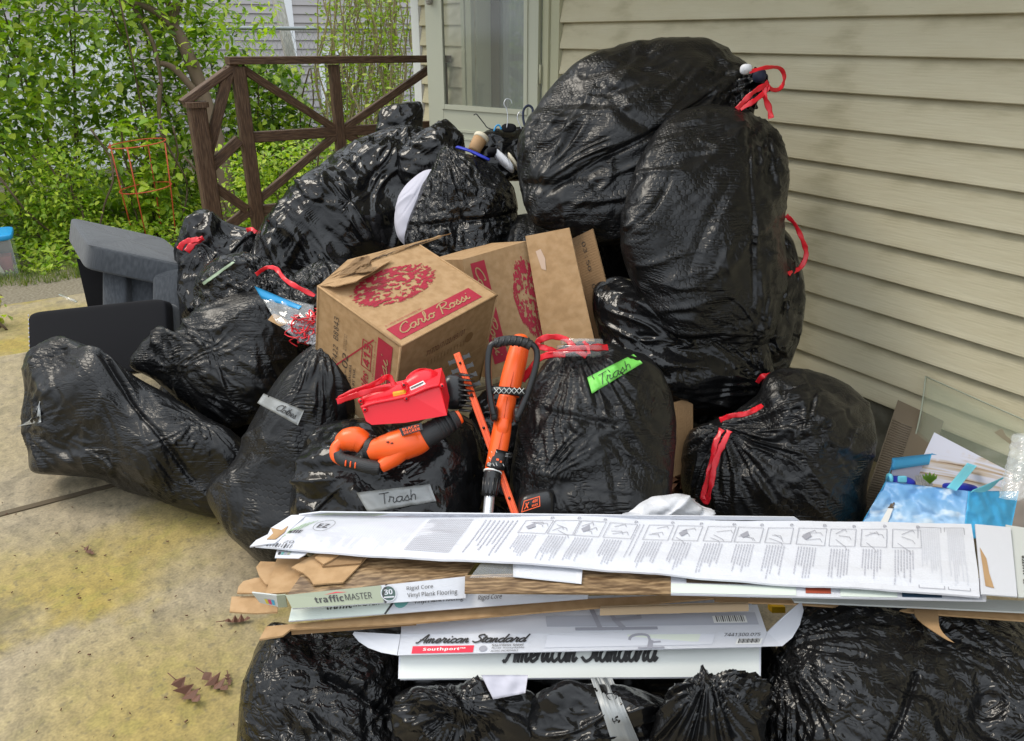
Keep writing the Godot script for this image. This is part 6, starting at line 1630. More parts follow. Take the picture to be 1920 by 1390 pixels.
	g = Geo.new(); ink_text(g, s2, "traffic", Vector2(0.115, 0.50), Vector2(0.085, 0), Vector2(0, -0.5), false, true); ink_text(g, s2, "MASTER", Vector2(0.205, 0.44), Vector2(0.085, 0), Vector2(0, -0.42)); ink_text(g, s2, "Vinyl Plank Flooring", Vector2(0.405, 0.62), Vector2(0.165, 0), Vector2(0, -0.36)); ink_text(g, s2, "Rigid Core", Vector2(0.405, 0.20), Vector2(0.085, 0), Vector2(0, -0.2)); ink_text(g, s2, "Rigid Core", Vector2(0.62, 0.70), Vector2(0.08, 0), Vector2(0, -0.36)); ink_line(g, s2, [Vector2(0.345, 0.02), Vector2(0.315, 0.98)], 0.004); geo("lettering", g, M.black_print, side2, false)
	g = Geo.new(); disc = []
	for k in 18: disc.append(Vector2(0.362 + 0.026 * cos(TAU * k / 18), 0.22 + 0.5 * sin(TAU * k / 18)))
	ink_poly(g, s2, disc, 0.0016); geo("badge", g, M.teal_print, side2, false)
	# kraft board below with torn edges
	var y4 := 0.455
	var kb := thing("kraft_board", "bare kraft corrugated board with torn edges at the bottom of the flooring stack", "cardboard", lie(900, 1160, y4))
	g = Geo.new(); g.plate([lie(499, 1175, y4), lie(1000, 1128, y4), lie(1340, 1112, y4), lie(1340, 1122, y4), lie(1000, 1149, y4), lie(779, 1168, y4), lie(545, 1180, y4), lie(530, 1192, y4), lie(486, 1199, y4)], Vector3(0, -0.004, 0)); geo("board", g, M.kraft_board, kb, false)
	g = Geo.new(); g.sheet(corners4(lie(545, 1178, y4 - 0.004), lie(780, 1166, y4 - 0.004), lie(780, 1166, y4) - Vector3(0, 0.010, 0), lie(545, 1178, y4) - Vector3(0, 0.018, 0)), 8, 2, 0.003); geo("turned_edge", g, M.kraft_core, kb, false)
	var rolled := func(s: float, t: float) -> Vector3:
		var a := lie(1126, 1136, y4 + 0.006).lerp(lie(1402, 1128, y4 + 0.006), s)
		return a + Vector3(0, 0.007 * sin(t * 3.4) - 0.004, 0) + (lie(1200, 1150, y4) - lie(1200, 1134, y4)) * (t * 0.9 + 0.04 * nz.get_noise_1d(s * 60.0))
	g = Geo.new(); g.sheet(rolled, 24, 8, 0.002); geo("rolled_strip", g, mat("pale_kraft", lin(0.46, 0.33, 0.20), 0.85), kb, false)
	g = Geo.new(); g.plate([lie(1340, 1118, y4), lie(1950, 1150, y4), lie(1950, 1166, y4), lie(1500, 1133, y4), lie(1340, 1127, y4)], Vector3(0, -0.004, 0)); geo("board", g, M.kraft_board, kb, false)
	g = Geo.new(); g.sheet(wavy(corners4(lie(1712, 1140, y4 - 0.003), lie(1762, 1143, y4 - 0.003), lie(1766, 1170, y4 - 0.020), lie(1728, 1172, y4 - 0.02)), 0.003, 9.0), 6, 5, 0.002)
	var cu_ := func(s: float, t: float) -> Vector3:
		var c := at(lerpf(1736.0, 1790.0, t * t), lerpf(1142.0, 1206.0, t), lerpf(1.60, 1.46, t)); return c + cr * (s - 0.5) * 0.05 * (1.0 - t) * (1.0 + 0.2 * sin(t * 6.0))
	g = Geo.new(); g.sheet(cu_, 5, 10, 0.002); geo("hanging_tear", g, M.kraft_board, kb, false)
	# kraft scraps at the left end
	var kf := thing("torn_kraft_carton", "torn open kraft carton flaps fanning out at the left end of the stack", "cardboard", lie(530, 1100, 0.50))
	var scrap := func(called: String, px: Array, y: float, lift := 0.0, m := "kraft_board") -> void:
		var pp := []
		for i in range(0, px.size(), 2): pp.append(lie(px[i], px[i + 1], y + lift * (i / 2) / (px.size() / 2)))
		var sg := Geo.new(); sg.plate(pp, Vector3(0, -0.0035, 0)); geo(called, sg, M[m], kf, false)
	scrap.call("flap", [430, 1147, 434, 1119, 485, 1118, 520, 1122, 520, 1148, 481, 1150, 455, 1149], 0.478)
	scrap.call("rounded_flap", [444, 1112, 447, 1100, 456, 1090, 478, 1084, 505, 1082, 510, 1112], 0.49)
	scrap.call("torn_flap", [498, 1096, 486, 1080, 480, 1064, 488, 1053, 520, 1054, 535, 1060, 520, 1098], 0.50)
	scrap.call("panel", [519, 1047, 600, 1044, 590, 1096, 552, 1110, 497, 1114], 0.512)
	scrap.call("torn_piece", [546, 1064, 570, 1050, 601, 1034, 650, 1034, 692, 1040, 672, 1062, 643, 1092, 612, 1094, 588, 1096, 580, 1084, 568, 1074], 0.532)
	scrap.call("corrugation", [600, 1052, 640, 1034, 690, 1037, 676, 1056, 630, 1060, 604, 1062], 0.5365, 0.0, "kraft_inner")
	scrap.call("curl", [590, 1046, 606, 1034, 640, 1036, 622, 1050, 606, 1058], 0.541)
	g = Geo.new(); g.plate([lie(515, 1046, 0.545), lie(521, 1025, 0.545), lie(584, 1027, 0.545), lie(572, 1040, 0.545), lie(560, 1047, 0.545)], Vector3(0, -0.002, 0))
	var tg := geo("swatch_tag", g, M.white_card, null, false); tag(tg, "small white card tag with grey and green colour swatches", "tag")
	var tf := flat_quad([521, 1025, 584, 1027, 560, 1047, 515, 1046], 0.545)
	var sw := 0
	for r in 2:
		for k in 4:
			g = Geo.new(); ink_rect(g, tf, 0.08 + k * 0.115, 0.22 + r * 0.30, 0.17 + k * 0.115, 0.46 + r * 0.30)
			geo("swatch", g, [M.grey_print, M.sage_card, M.black_print, M.teal_print][(k + r * 2) % 4], tg, false); sw += 1
	# right-hand carton with the oak strip
	var w3 := thing("flooring_carton", "flooring carton with an oak printed strip and loose clear film, under the printed board", "carton", lie(1250, 1100, 0.53))
	var y5 := 0.535
	var of := corners4(lie(872, 1079, y5 - 0.004), lie(1258, 1070, y5), lie(1258, 1098, y5 - 0.002) - Vector3(0, 0.014, 0), lie(871, 1109, y5 - 0.002))
	var of2 := corners4(lie(872, 1079, y5), lie(1258, 1066, y5), lie(1258, 1114, y5), lie(871, 1111, y5))
	g = Geo.new(); g.sheet(of2, 14, 4, 0.004, 0.9, 0.6); geo("oak_strip", g, M.oak_print, w3, false)
	g = Geo.new(); g.sheet(flat_quad([1258, 1066, 1850, 1085, 1850, 1126, 1258, 1114], y5 - 0.001), 12, 4, 0.004); var wh := geo("white_end", g, M.white_card, w3, false)
	var wf := flat_quad([1258, 1066, 1850, 1085, 1850, 1126, 1258, 1114], y5 - 0.001)
	g = Geo.new(); ink_rect(g, wf, 0.0, 0.62, 0.40, 0.98); ink_rect(g, wf, 0.54, 0.4, 0.72, 0.98); geo("sage_field", g, M.pale_sage_card, wh, false)
	g = Geo.new(); ink_rect(g, wf, 0.43, 0.3, 0.51, 0.88); geo("rust_patch", g, M.rust_print, wh, false)
	g = Geo.new(); ink_rect(g, wf, 0.05, 0.3, 0.30, 0.58, 0.0014); geo("brown_patch", g, M.brown_frame, wh, false)
	g = Geo.new(); ink_rect(g, wf, 0.735, 0.35, 0.86, 0.95); geo("navy_patch", g, M.navy_print, wh, false)
	g = Geo.new(); g.sheet(flat_quad([1480, 1112, 1960, 1128, 1970, 1150, 1490, 1128], 0.475), 10, 3, 0.004); geo("lower_board", g, M.grey_card, w3, false)
	g = Geo.new(); g.grid(wavy(flat_quad([905, 1052, 1000, 1050, 998, 1082, 880, 1084], [0.549, 0.549, 0.541, 0.541]), 0.004, 22.0), 14, 6); geo("clear_film", g, M.clear_plastic, w3)
	g = Geo.new(); g.sheet(wavy(flat_quad([962, 1056, 1093, 1060, 1090, 1095, 962, 1082], [0.546, 0.546, 0.539, 0.539]), 0.003, 12.0), 10, 6, 0.0008); geo("white_insert", g, M.white_card, w3)
	# faucet carton
	var y6 := 0.405
	var am := thing("faucet_carton", "white faucet carton with black script lettering lying under the stack", "carton", lie(1090, 1250, y6 - 0.1))
	var A := lie(752, 1196, y6); var B := lie(1424, 1190, y6)
	var dn := Vector3(0, -(A - lie(752, 1196, y6)).length() - 0.098, 0)
	var a2 := at(750, 1273, seen(A).z - 0.045); var b2 := at(1423, 1269, seen(B).z - 0.045)
	var ff := corners4(A, B, b2, a2)
	g = Geo.new(); g.sheet(ff, 8, 3, 0.004); var fo := geo("front_side", g, mat("soft_white_card", lin(0.66, 0.68, 0.65), 0.5), am, false)
	g = Geo.new(); ink_script(g, ff, "American Standard", Vector2(0.285, 0.62), Vector2(0.44, 0.0), Vector2(0, -0.62), 0.0062, 0.25); geo("script_lettering", g, M.black_print, fo, false)
	var rear := Vector3(0, 0, 0) + (lie(1090, 1120, y6) - lie(1090, 1196, y6))
	for q in [[a2, A - a2, rear], [b2, B - b2, rear], [a2, b2 - a2, rear], [A + rear, B - A, a2 - A]]:
		g = Geo.new(); g.sheet(corners4(q[0], q[0] + q[1], q[0] + q[1] + q[2], q[0] + q[2]), 3, 3, 0.004); geo("side", g, M.white_card, am, false)
	# opened lid: top panel with a picture, front lip with lettering
	var y7 := 0.42
	var tf2 := corners4(lie(752, 1150, y7 + 0.004), lie(1420, 1134, y7 + 0.004), lie(1438, 1186, y7), lie(752, 1190, y7))
	g = Geo.new(); g.sheet(tf2, 10, 3, 0.003); var lid := geo("lid", g, M.white_card, am, false)
	g = Geo.new(); ink_rect(g, tf2, 0.40, 0.30, 0.985, 0.74); geo("picture_ground", g, mat("silver_print", lin(0.40, 0.41, 0.46), 0.5), lid, false)
	g = Geo.new()
	for q in [[Vector2(0.53, 0.05), Vector2(0.545, 0.80), 0.010], [Vector2(0.575, 0.1), Vector2(0.59, 0.50), 0.009], [Vector2(0.59, 0.50), Vector2(0.66, 0.42), 0.009], [Vector2(0.66, 0.42), Vector2(0.655, 0.15), 0.009], [Vector2(0.48, 0.85), Vector2(0.70, 0.84), 0.008], [Vector2(0.59, 0.5), Vector2(0.61, 0.84), 0.012]]: ink_line(g, tf2, [q[0], q[1]], q[2], 0.002)
	geo("tap_picture", g, M.grey_print, lid, false)
	g = Geo.new(); ink_rect(g, tf2, 0.862, 0.42, 0.955, 0.68, 0.0022); geo("barcode_label", g, M.white_label, lid, false)
	g = Geo.new()
	for k in 14: ink_line(g, tf2, [Vector2(0.872 + k * 0.0058, 0.44), Vector2(0.872 + k * 0.0058, 0.64)], 0.0024 if k % 3 == 0 else 0.0012, 0.003)
	geo("barcode", g, M.black_print, lid, false)
	var lipb := corners4(lie(752, 1190, y7), lie(1438, 1186, y7), at(1428, 1213, seen(lie(1438, 1186, y7)).z - 0.03), at(745, 1229, seen(lie(752, 1190, y7)).z - 0.03))
	g = Geo.new(); g.sheet(lipb, 10, 3, 0.003); var lo := geo("front_lip", g, M.white_card, am, false)
	g = Geo.new(); ink_script(g, lipb, "American Standard", Vector2(0.045, 0.46), Vector2(0.31, 0.0), Vector2(0, -0.40), 0.0030, 0.3)
	ink_text(g, lipb, "7441300.075", Vector2(0.885, 0.30), Vector2(0.10, 0), Vector2(0, -0.22))
	ink_text(g, lipb, "Stainless Steel", Vector2(0.255, 0.68), Vector2(0.085, 0), Vector2(0, -0.13)); ink_text(g, lipb, "Acier inoxydable", Vector2(0.255, 0.83), Vector2(0.09, 0), Vector2(0, -0.12)); ink_text(g, lipb, "ACERO INOXIDABLE", Vector2(0.255, 0.96), Vector2(0.075, 0), Vector2(0, -0.09))
	geo("lettering", g, M.black_print, lo, false)
	g = Geo.new(); ink_rect(g, lipb, 0.038, 0.60, 0.206, 0.955); geo("red_panel", g, M.red_print, lo, false)
	g = Geo.new(); ink_text(g, lipb, "Southport™", Vector2(0.068, 0.88), Vector2(0.115, 0), Vector2(0, -0.19), false, true, 0.0, false, 0.002); geo("white_lettering", g, M.white_label, lo, false)
	g = Geo.new(); ink_rect(g, lipb, 0.40, 0.10, 0.86, 0.80); geo("picture_ground", g, mat("pale_picture", lin(0.60, 0.61, 0.66), 0.5), lo, false)
	g = Geo.new(); ink_rect(g, lipb, 0.62, 0.12, 0.82, 0.6, 0.0016); geo("window_picture", g, mat("pale_green_picture", lin(0.62, 0.66, 0.58), 0.5), lo, false)
	g = Geo.new()
	var ar := []
	for k in 10: ar.append(Vector2(0.655 + 0.026 * cos(PI * (1.0 - k / 9.0)), 0.34 - 0.22 * sin(PI * k / 9.0)))
	ar.append(Vector2(0.690, 0.62)); ar.insert(0, Vector2(0.629, 0.42))
	ink_line(g, lipb, ar, 0.0055, 0.0024); ink_line(g, lipb, [Vector2(0.689, 0.55), Vector2(0.691, 0.92)], 0.010, 0.0024); ink_line(g, lipb, [Vector2(0.66, 0.94), Vector2(0.73, 0.93)], 0.003, 0.0024); ink_line(g, lipb, [Vector2(0.69, 0.62), Vector2(0.715, 0.58)], 0.004, 0.0024)
	disc = []
	for k in 14: disc.append(Vector2(0.232 + 0.011 * cos(TAU * k / 14), 0.78 + 0.15 * sin(TAU * k / 14)))
	ink_poly(g, lipb, disc); geo("tap_picture", g, M.grey_print, lo, false)
	g = Geo.new(); ink_rect(g, lipb, 0.925, 0.46, 0.995, 0.84, 0.0016); geo("barcode_label", g, M.white_label, lo, false)
	g = Geo.new()
	for k in 15: ink_line(g, lipb, [Vector2(0.932 + k * 0.004, 0.50), Vector2(0.932 + k * 0.004, 0.76)], 0.0020 if k % 3 == 0 else 0.0011, 0.0026)
	geo("barcode", g, M.black_print, lo, false)
	# rounded tongue on the left, wing on the right
	var tz := seen(lie(752, 1190, y7)).z
	g = Geo.new(); g.plate([at(751, 1190, tz), at(744, 1229, tz - 0.03), at(715, 1224, tz - 0.025), at(690, 1215, tz - 0.018), at(672, 1203, tz - 0.01), at(661, 1190, tz), at(664, 1185, tz + 0.003)], (cf - cu * 0.6).normalized() * 0.003); geo("rounded_tongue", g, M.white_card, am, false)
	var rz := seen(lie(1438, 1186, y7)).z
	g = Geo.new(); g.plate([at(1429, 1213, rz - 0.03), at(1439, 1186, rz), at(1470, 1156, rz + 0.015), at(1503, 1128, rz + 0.03), at(1507, 1145, rz + 0.01), at(1500, 1172, rz - 0.01), at(1486, 1196, rz - 0.025), at(1467, 1212, rz - 0.032)], (cf - cu * 0.3 - cr * 0.4).normalized() * 0.003); geo("wing", g, M.white_card, am, false)
	g = Geo.new(); g.brick(at(1448, 1150, 1.75), cr * 0.03, cu * 0.014, cf * 0.03); tag(geo("yellow_scrap", g, M.yellow_plastic, null, false), "bit of yellow plastic behind the wing of the faucet carton", "scrap")

# ---------------------------------------------------------------- furniture and other things
func build_left() -> void:
	# ottoman: thick padded slab over a cloth box on its side
	var d := 3.45
	var t := thing("footstool", "grey upholstered footstool lying on its side with a padded overhanging top", "footstool", lie(355, 625, 0.0))
	var a := at(160, 476, 3.30); var b := at(357, 518, 3.38); var c := at(316, 450, 3.85); var e := at(128, 424, 3.78)
	var ax := (b - a) * 0.5 ; var az := (e - a) * 0.5
	var cen := (a + b + c + e) * 0.25
	var ay := ax.cross(az).normalized() * 0.058
	if ay.y < 0: ay = -ay
	var g := Geo.new(); g.puff(cen - ay * 0.35 , ax * 1.03, ay, az * 1.03, 0.15, 52, 26); geo("padded_top", g, M.grey_cloth, t)
	g = Geo.new()
	var pip := []
	for k in [[0, 1], [1, 1]]: pip.append(cen - ay * 0.35 + ax * (1.02 if k[0] else -1.0) - az * 1.0 + ay * 0.88)
	g.tube(pip, 0.0035, 6); geo("piping", g, M.grey_cloth, t)
	var under := Vector3(0, -0.32, 0)
	var p0 := at(145, 490, 3.42); var p1 := at(206, 498, 3.40); var p2 := at(357, 545, 3.42)
	g = Geo.new(); g.brick(at(143, 485, 3.50) + under * 1.1, at(208, 490, 3.52) - at(143, 485, 3.50), -under * 1.1, cf * 0.03); geo("lining", g, M.black_cloth, t, false)
	g = Geo.new(); g.puff(at(226, 545, 3.46), cr * 0.055, cu * 0.15, cf * 0.06, 0.25); geo("padded_side", g, M.grey_cloth, t)
	g = Geo.new(); g.puff(at(270, 560, 3.50), cr * 0.075, cu * 0.16, cf * 0.05, 0.2); geo("padded_side", g, M.grey_cloth, t)
	g = Geo.new(); g.puff(at(330, 575, 3.44), cr * 0.068, cu * 0.17, cf * 0.09, 0.2); geo("padded_side", g, M.grey_cloth, t)
	# cushion with a black underside
	var t2 := thing("seat_cushion", "seat cushion on edge showing its black cloth underside, in front of the footstool", "cushion", lie(60, 690, 0.0))
	var q := along([48, 590, 3.20, 308, 562, 3.12, 322, 680, 3.10, 52, 720, 3.18])
	var cc: Vector3 = (q[0] + q[1] + q[2] + q[3]) * 0.25
	var nn: Vector3 = (q[1] - q[0]).cross(q[3] - q[0]).normalized()
	if nn.dot(cf) < 0: nn = -nn
	g = Geo.new(); g.puff(cc + nn * 0.030, (q[1] - q[0]) * 0.497, (q[0] - q[3]) * 0.50, nn * 0.032, 0.16, 44, 22); geo("underside", g, M.black_cloth, t2); g = Geo.new(); g.puff(cc + nn * 0.085 - cr * 0.012, (q[1] - q[0]) * 0.505, (q[0] - q[3]) * 0.49, nn * 0.040, 0.18, 44, 22); geo("padded_face", g, M.grey_cloth, t2)
	g = Geo.new()
	for k in 16: g.tube([q[0].lerp(q[3], k / 16.0) - nn * 0.002 + cr * 0.012, q[0].lerp(q[3], k / 16.0 + 0.03) - nn * 0.002 + cr * 0.012], 0.0018, 5)
	geo("stitching", g, M.pale_cloth, t2)
	g = Geo.new(); g.tube([at(112, 553, 3.6), at(143, 566, 3.55)], 0.006, 8); tag(geo("plastic_tube", g, M.clear_plastic, null), "short clear plastic tube on the path beside the footstool", "tube")
	# storage bin
	var o := lie(-40, 512, -0.02)
	var bn := thing("storage_bin", "clear plastic storage bin with a blue lid at the left edge of the path", "storage bin", o)
	var bx := Vector3(0.42, 0, 0.02); var bz := Vector3(0.02, 0, -0.30); var by := Vector3(0, 0.26, 0)
	var r0 := lie(36, 516, -0.02)
	o = r0 - bx + Vector3(0, 0.0, 0)
	for k in [[o, bx, by], [o + bz, bx, by], [o, bz, by], [o + bx, bz, by], [o, bx, bz]]:
		g = Geo.new(); g.sheet(corners4(k[0], k[0] + k[1], k[0] + k[1] + k[2], k[0] + k[2]), 2, 2, 0.003); geo("side", g, M.clear_plastic, bn, false)
	g = Geo.new(); g.puff(o + (bx + bz) * 0.5 + by + Vector3(0, 0.012, 0), bx * 0.54, Vector3(0, 0.022, 0), bz * 0.54, 0.25); geo("lid", g, M.blue_plastic, bn)
	g = Geo.new(); g.brick(o + bx * 0.3 + bz * 0.3 + Vector3(0, 0.01, 0), bx * 0.62, Vector3(0, 0.11, 0), bz * 0.4); tag(geo("red_cloth", g, mat("dull_red_cloth", lin(0.32, 0.06, 0.07), 0.9), null, false), "dull red cloth inside the clear storage bin", "cloth")
	g = Geo.new(); g.brick(o + bx * 0.25 + bz * 0.12 + Vector3(0, 0.012, 0), bx * 0.55, Vector3(-0.05, 0.15, 0), bz * 0.06); tag(geo("pale_tray", g, M.cream, null, false), "pale board leaning inside the clear storage bin", "board")
	g = Geo.new(); g.brick(o + bx * 0.2 + bz * 0.75 + Vector3(0, 0.01, 0), bx * 0.75, Vector3(0, 0.21, 0), bz * 0.12); tag(geo("dark_folder", g, mat("slate_plastic", lin(0.09, 0.10, 0.12), 0.6), null, false), "dark slate folder standing inside the clear storage bin", "folder")
	# wire plant cage
	var cg := lie(278, 392, -0.03); cg.z = -7.1
	cg = EYE + sight(278, 380) * (-7.0 / sight(278, 380).z); cg.y = -0.04
	var cage := thing("plant_cage", "orange-red wire plant cage among the garden plants", "plant cage", cg)
	var y0 := (EYE + sight(275, 352) * (-7.0 / sight(275, 352).z)).y; var y1 := (EYE + sight(272, 268) * (-7.0 / sight(272, 268).z)).y
	for q2 in [[y1, 0.215], [y0, 0.20]]:
		var ring := []
		for k in 25: ring.append(Vector3(cg.x + q2[1] * cos(TAU * k / 24), q2[0] + 0.02 * cos(TAU * k / 24), cg.z + q2[1] * sin(TAU * k / 24)))
		g = Geo.new(); g.tube(ring, 0.0042, 7); geo("ring", g, M.orange_wire, cage)
	for k in 4:
		var an := TAU * k / 4 + 0.5
		g = Geo.new(); g.tube([Vector3(cg.x + 0.215 * cos(an), y1, cg.z + 0.215 * sin(an)), Vector3(cg.x + 0.20 * cos(an), y0, cg.z + 0.2 * sin(an)), Vector3(cg.x + 0.17 * cos(an), -0.05, cg.z + 0.17 * sin(an))], 0.005, 7, 1.0, Vector3.RIGHT); geo("leg", g, M.orange_wire, cage)
	# oak leaves on the concrete
	var rg := RandomNumberGenerator.new(); rg.seed = 31
	for q3 in [[168, 1036, 0.055, 0.3, "small curled brown oak leaf alone on the concrete"], [352, 1302, 0.11, 0.5, "long brown oak leaf, left of the pair on the yellow concrete"], [405, 1284, 0.095, 0.25, "brown oak leaf, right of the pair on the yellow concrete"], [446, 1166, 0.07, 0.2, "brown oak leaf by the torn kraft flaps"], [429, 1277, 0.04, 0.9, "scrap of brown leaf beside the bottom left bag"]]:
		var pp := lie(q3[0], q3[1], 0.006)
		var l: float = q3[2]
		var outl := []
		for side in [1.0, -1.0]:
			var half := []
			for k in 9:
				var x := k / 8.0
				half.append(Vector2(x, side * rg.randf_range(0.75, 1.2) * (0.03 + 0.21 * sin(PI * (0.15 + x * 0.8)) * (1.0 if k % 2 else 0.14))))
			if side < 0: half.reverse()
			outl.append_array(half)
		var rot: float = q3[3] + rg.randf_range(-0.5, 0.5)
		var pts := []
		for k in outl:
			var m := Vector2((k.x - 0.5) * l, k.y * l).rotated(-rot)
			pts.append(pp + Vector3(m.x * 0.84 + m.y * 0.5, 0.012 * absf(k.y) * 6.0 * (0.3 + 1.2 * rg.randf()) * l * 8.0 + 0.10 * l * (k.x - 0.5) * (k.x - 0.5) * 4.0, m.x * 0.54 - m.y * 0.84))
		g = Geo.new()
		for k in range(0, 8):
			g.quad(pts[k], pts[k + 1], pts[16 - k], pts[17 - k]); 
		var st := [pp + Vector3(-l * 0.5, 0.004, -l * 0.2)]
		var lo := geo("oak_leaf", g, M.dead_leaf, null, false); tag(lo, q3[4], "leaf", "dead oak leaves on the concrete")
		var sg := Geo.new(); sg.tube([pts[0].lerp(pts[17], 0.5), (pts[0].lerp(pts[17], 0.5) * 1.35 - pts[8] * 0.35)], 0.0014, 5); geo("stalk", sg, M.dead_leaf, lo)
	var cm := Geo.new(); cm.tube([Vector3.ZERO, Vector3(0.006, 0.001, 0)], 0.0015, 5)
	var mm := MultiMesh.new(); mm.transform_format = MultiMesh.TRANSFORM_3D; mm.mesh = cm.done(); mm.instance_count = 80
	for k in 80:
		var pp2 := lie(rg.randf_range(-10, 440), rg.randf_range(930, 1385), 0.005)
		mm.set_instance_transform(k, Transform3D(Basis(Vector3.UP, rg.randf() * TAU).scaled(Vector3.ONE * rg.randf_range(0.3, 1.5)), pp2))
	var cd := MultiMeshInstance3D.new(); cd.name = "plant_debris"; cd.multimesh = mm; cd.material_override = M.litter
	add_child(cd); tag(cd, "tiny crumbs of plant debris scattered over the concrete", "debris", "", "stuff")

func build_right() -> void:
	# glass sheet
	var gp := along([1736, 706, 2.78, 1960, 805, 2.42, 1960, 1010, 2.36, 1690, 900, 2.72])
	var g := Geo.new()
	var ff := func(s: float, t: float) -> Vector3: return corners4(gp[0], gp[1], gp[2], gp[3]).call(s, t) + cr * (0.014 * sin(PI * t) * (1.0 - s))
	g.sheet(ff, 16, 12, 0.005)
	var gs := geo("glass_sheet", g, M.pane_tinted, null); tag(gs, "clear glass sheet with a chipped edge leaning on the siding", "glass sheet")
	g = Geo.new()
	var e := []
	for k in 13: e.append(ff.call(0.0, k / 12.0))
	g.tube(e, 0.0028, 6); e = []
	for k in 13: e.append(ff.call(k / 12.0, 0.0))
	g.tube(e, 0.0024, 6); geo("polished_edge", g, mat("glass_edge", lin(0.34, 0.37, 0.29), 0.25), gs)
	g = Geo.new()
	var chip := [Vector2(0.62, 0.24), Vector2(0.68, 0.17), Vector2(0.71, 0.22), Vector2(0.78, 0.25), Vector2(0.83, 0.20), Vector2(0.90, 0.26), Vector2(0.99, 0.28), Vector2(0.99, 0.31), Vector2(0.8, 0.30)]
	ink_poly(g, ff, chip, 0.002); geo("dirt_patch", g, mat("dry_dirt", lin(0.24, 0.21, 0.14), 0.9), gs, false)
	# brown ribbed panel
	var rp := along([1684, 750, 2.86, 1770, 790, 2.74, 1700, 1010, 2.50, 1600, 1000, 2.60])
	var t := thing("ribbed_panel", "brown translucent ribbed plastic panel leaning between the bag and the glass", "panel", rp[3])
	g = Geo.new(); g.sheet(corners4(rp[0], rp[1], rp[2], rp[3]), 4, 6, 0.004); geo("sheet", g, M.brown_panel, t, false)
	var rf := corners4(rp[0], rp[1], rp[2], rp[3])
	for k in 46:
		g = Geo.new(); var tt := 0.16 + k * 0.0182
		g.tube([rf.call(0.02, tt) - cf * 0.002, rf.call(0.44, tt) - cf * 0.002], 0.0026, 5); geo("rib", g, M.brown_panel, t)
	g = Geo.new(); g.sheet(corners4(rf.call(0.46, 0.1), rf.call(0.60, 0.14), rf.call(0.60, 1.0), rf.call(0.46, 1.0)), 1, 4, 0.008); geo("strip", g, M.brown_panel, t, false)
	# picture board
	var pf := quad_px([1752, 811, 2.52, 1900, 888, 2.40, 1890, 1010, 2.32, 1690, 945, 2.45])
	g = Geo.new(); g.sheet(pf, 10, 8, 0.012, 1.0, 1.0)
	var pm := mat("dune_print", Color.WHITE, 0.6)
	var pn := noise(95, 0.02, 3)
	pm.albedo_texture = colours(256, 256, func(x: int, y: int) -> Color:
		var v := x * 0.55 + y + 40.0 * pn.get_noise_2d(x, y * 0.5)
		var k := smoothstep(70.0, 110.0, v) * smoothstep(300.0, 190.0, v)
		var w := pn.get_noise_2d(x * 0.6 + y * 2.0, y * 0.4)
		return lin(0.55, 0.56, 0.66).lerp(lin(0.42, 0.33, 0.24), clampf(k * (0.5 + w * 1.8), 0, 1)).lerp(lin(0.16, 0.10, 0.06), clampf(smoothstep(0.25, 0.5, w) * k, 0, 1)))
	tag(geo("picture_board", g, pm, null, false), "unframed dune picture board leaning behind the blue tote", "picture")
	# tote bag
	var bt := thing("tote_bag", "blue shopping tote printed with a lighthouse and sky", "tote bag", lie(1750, 1000, 0.2))
	var fl := wavy(quad_px([1662, 903, 2.25, 1816, 921, 2.18, 1806, 1010, 2.10, 1606, 1000, 2.18]), 0.026, 15.0)
	var fr := wavy(quad_px([1816.5, 921, 2.18, 1911, 921, 2.28, 1893, 1010, 2.18, 1806.5, 1010, 2.10]), 0.022, 15.0)
	var sky := mat("tote_print", Color.WHITE, 0.45)
	var sn := noise(96, 0.004, 4)
	sky.albedo_texture = colours(512, 256, func(x: int, y: int) -> Color:
		var v := y / 256.0
		var c := lin(0.15, 0.36, 0.66).lerp(lin(0.32, 0.52, 0.76), smoothstep(0.1, 0.7, v))
		var cl := smoothstep(0.05, 0.45, sn.get_noise_2d(x, y * 2.0) + 0.35 * (v - 0.35))
		c = c.lerp(lin(0.66, 0.74, 0.82), cl * 0.75)
		return c.lerp(lin(0.62, 0.56, 0.48), smoothstep(0.75, 1.0, v + 0.2 * (x / 512.0 - 0.6)) * 0.8))
	g = Geo.new(); g.sheet(fl, 40, 26, 0.0015); var front := geo("front", g, sky, bt)
	g = Geo.new(); g.sheet(fr, 24, 26, 0.0015); geo("gusset", g, M.bag_cyan, bt)
	var lw := along([1662, 903, 2.25, 1676, 861, 2.42, 1640, 1000, 2.42, 1606, 1000, 2.18]); g = Geo.new(); g.sheet(wavy(corners4(lw[0], lw[1], lw[2], lw[3]), 0.006, 14.0), 8, 12, 0.0015); geo("side", g, M.bag_cyan, bt)
	var bw := along([1676, 861, 2.42, 1746, 853, 2.50, 1746, 1000, 2.5, 1660, 1000, 2.42]); g = Geo.new(); g.sheet(corners4(bw[0], bw[1], bw[2], bw[3]), 8, 8, 0.0015); geo("back", g, M.bag_lining, bt)
	var bw2 := along([1746, 852, 2.50, 1884, 893, 2.44, 1884, 1000, 2.42, 1746, 1000, 2.48]); g = Geo.new(); g.sheet(wavy(corners4(bw2[0], bw2[1], bw2[2], bw2[3]), 0.008, 10.0), 12, 8, 0.0015); geo("back", g, M.bag_lining, bt)
	g = Geo.new(); g.sheet(wavy(quad_px([1674, 859, 2.415, 1747, 851, 2.49, 1749, 870, 2.486, 1672, 882, 2.41]), 0.003, 14.0), 10, 3, 0.002); g.sheet(wavy(quad_px([1747, 850, 2.49, 1886, 892, 2.43, 1880, 912, 2.426, 1748, 870, 2.486]), 0.003, 14.0), 12, 3, 0.002); geo("rim_band", g, M.bag_cyan, bt)
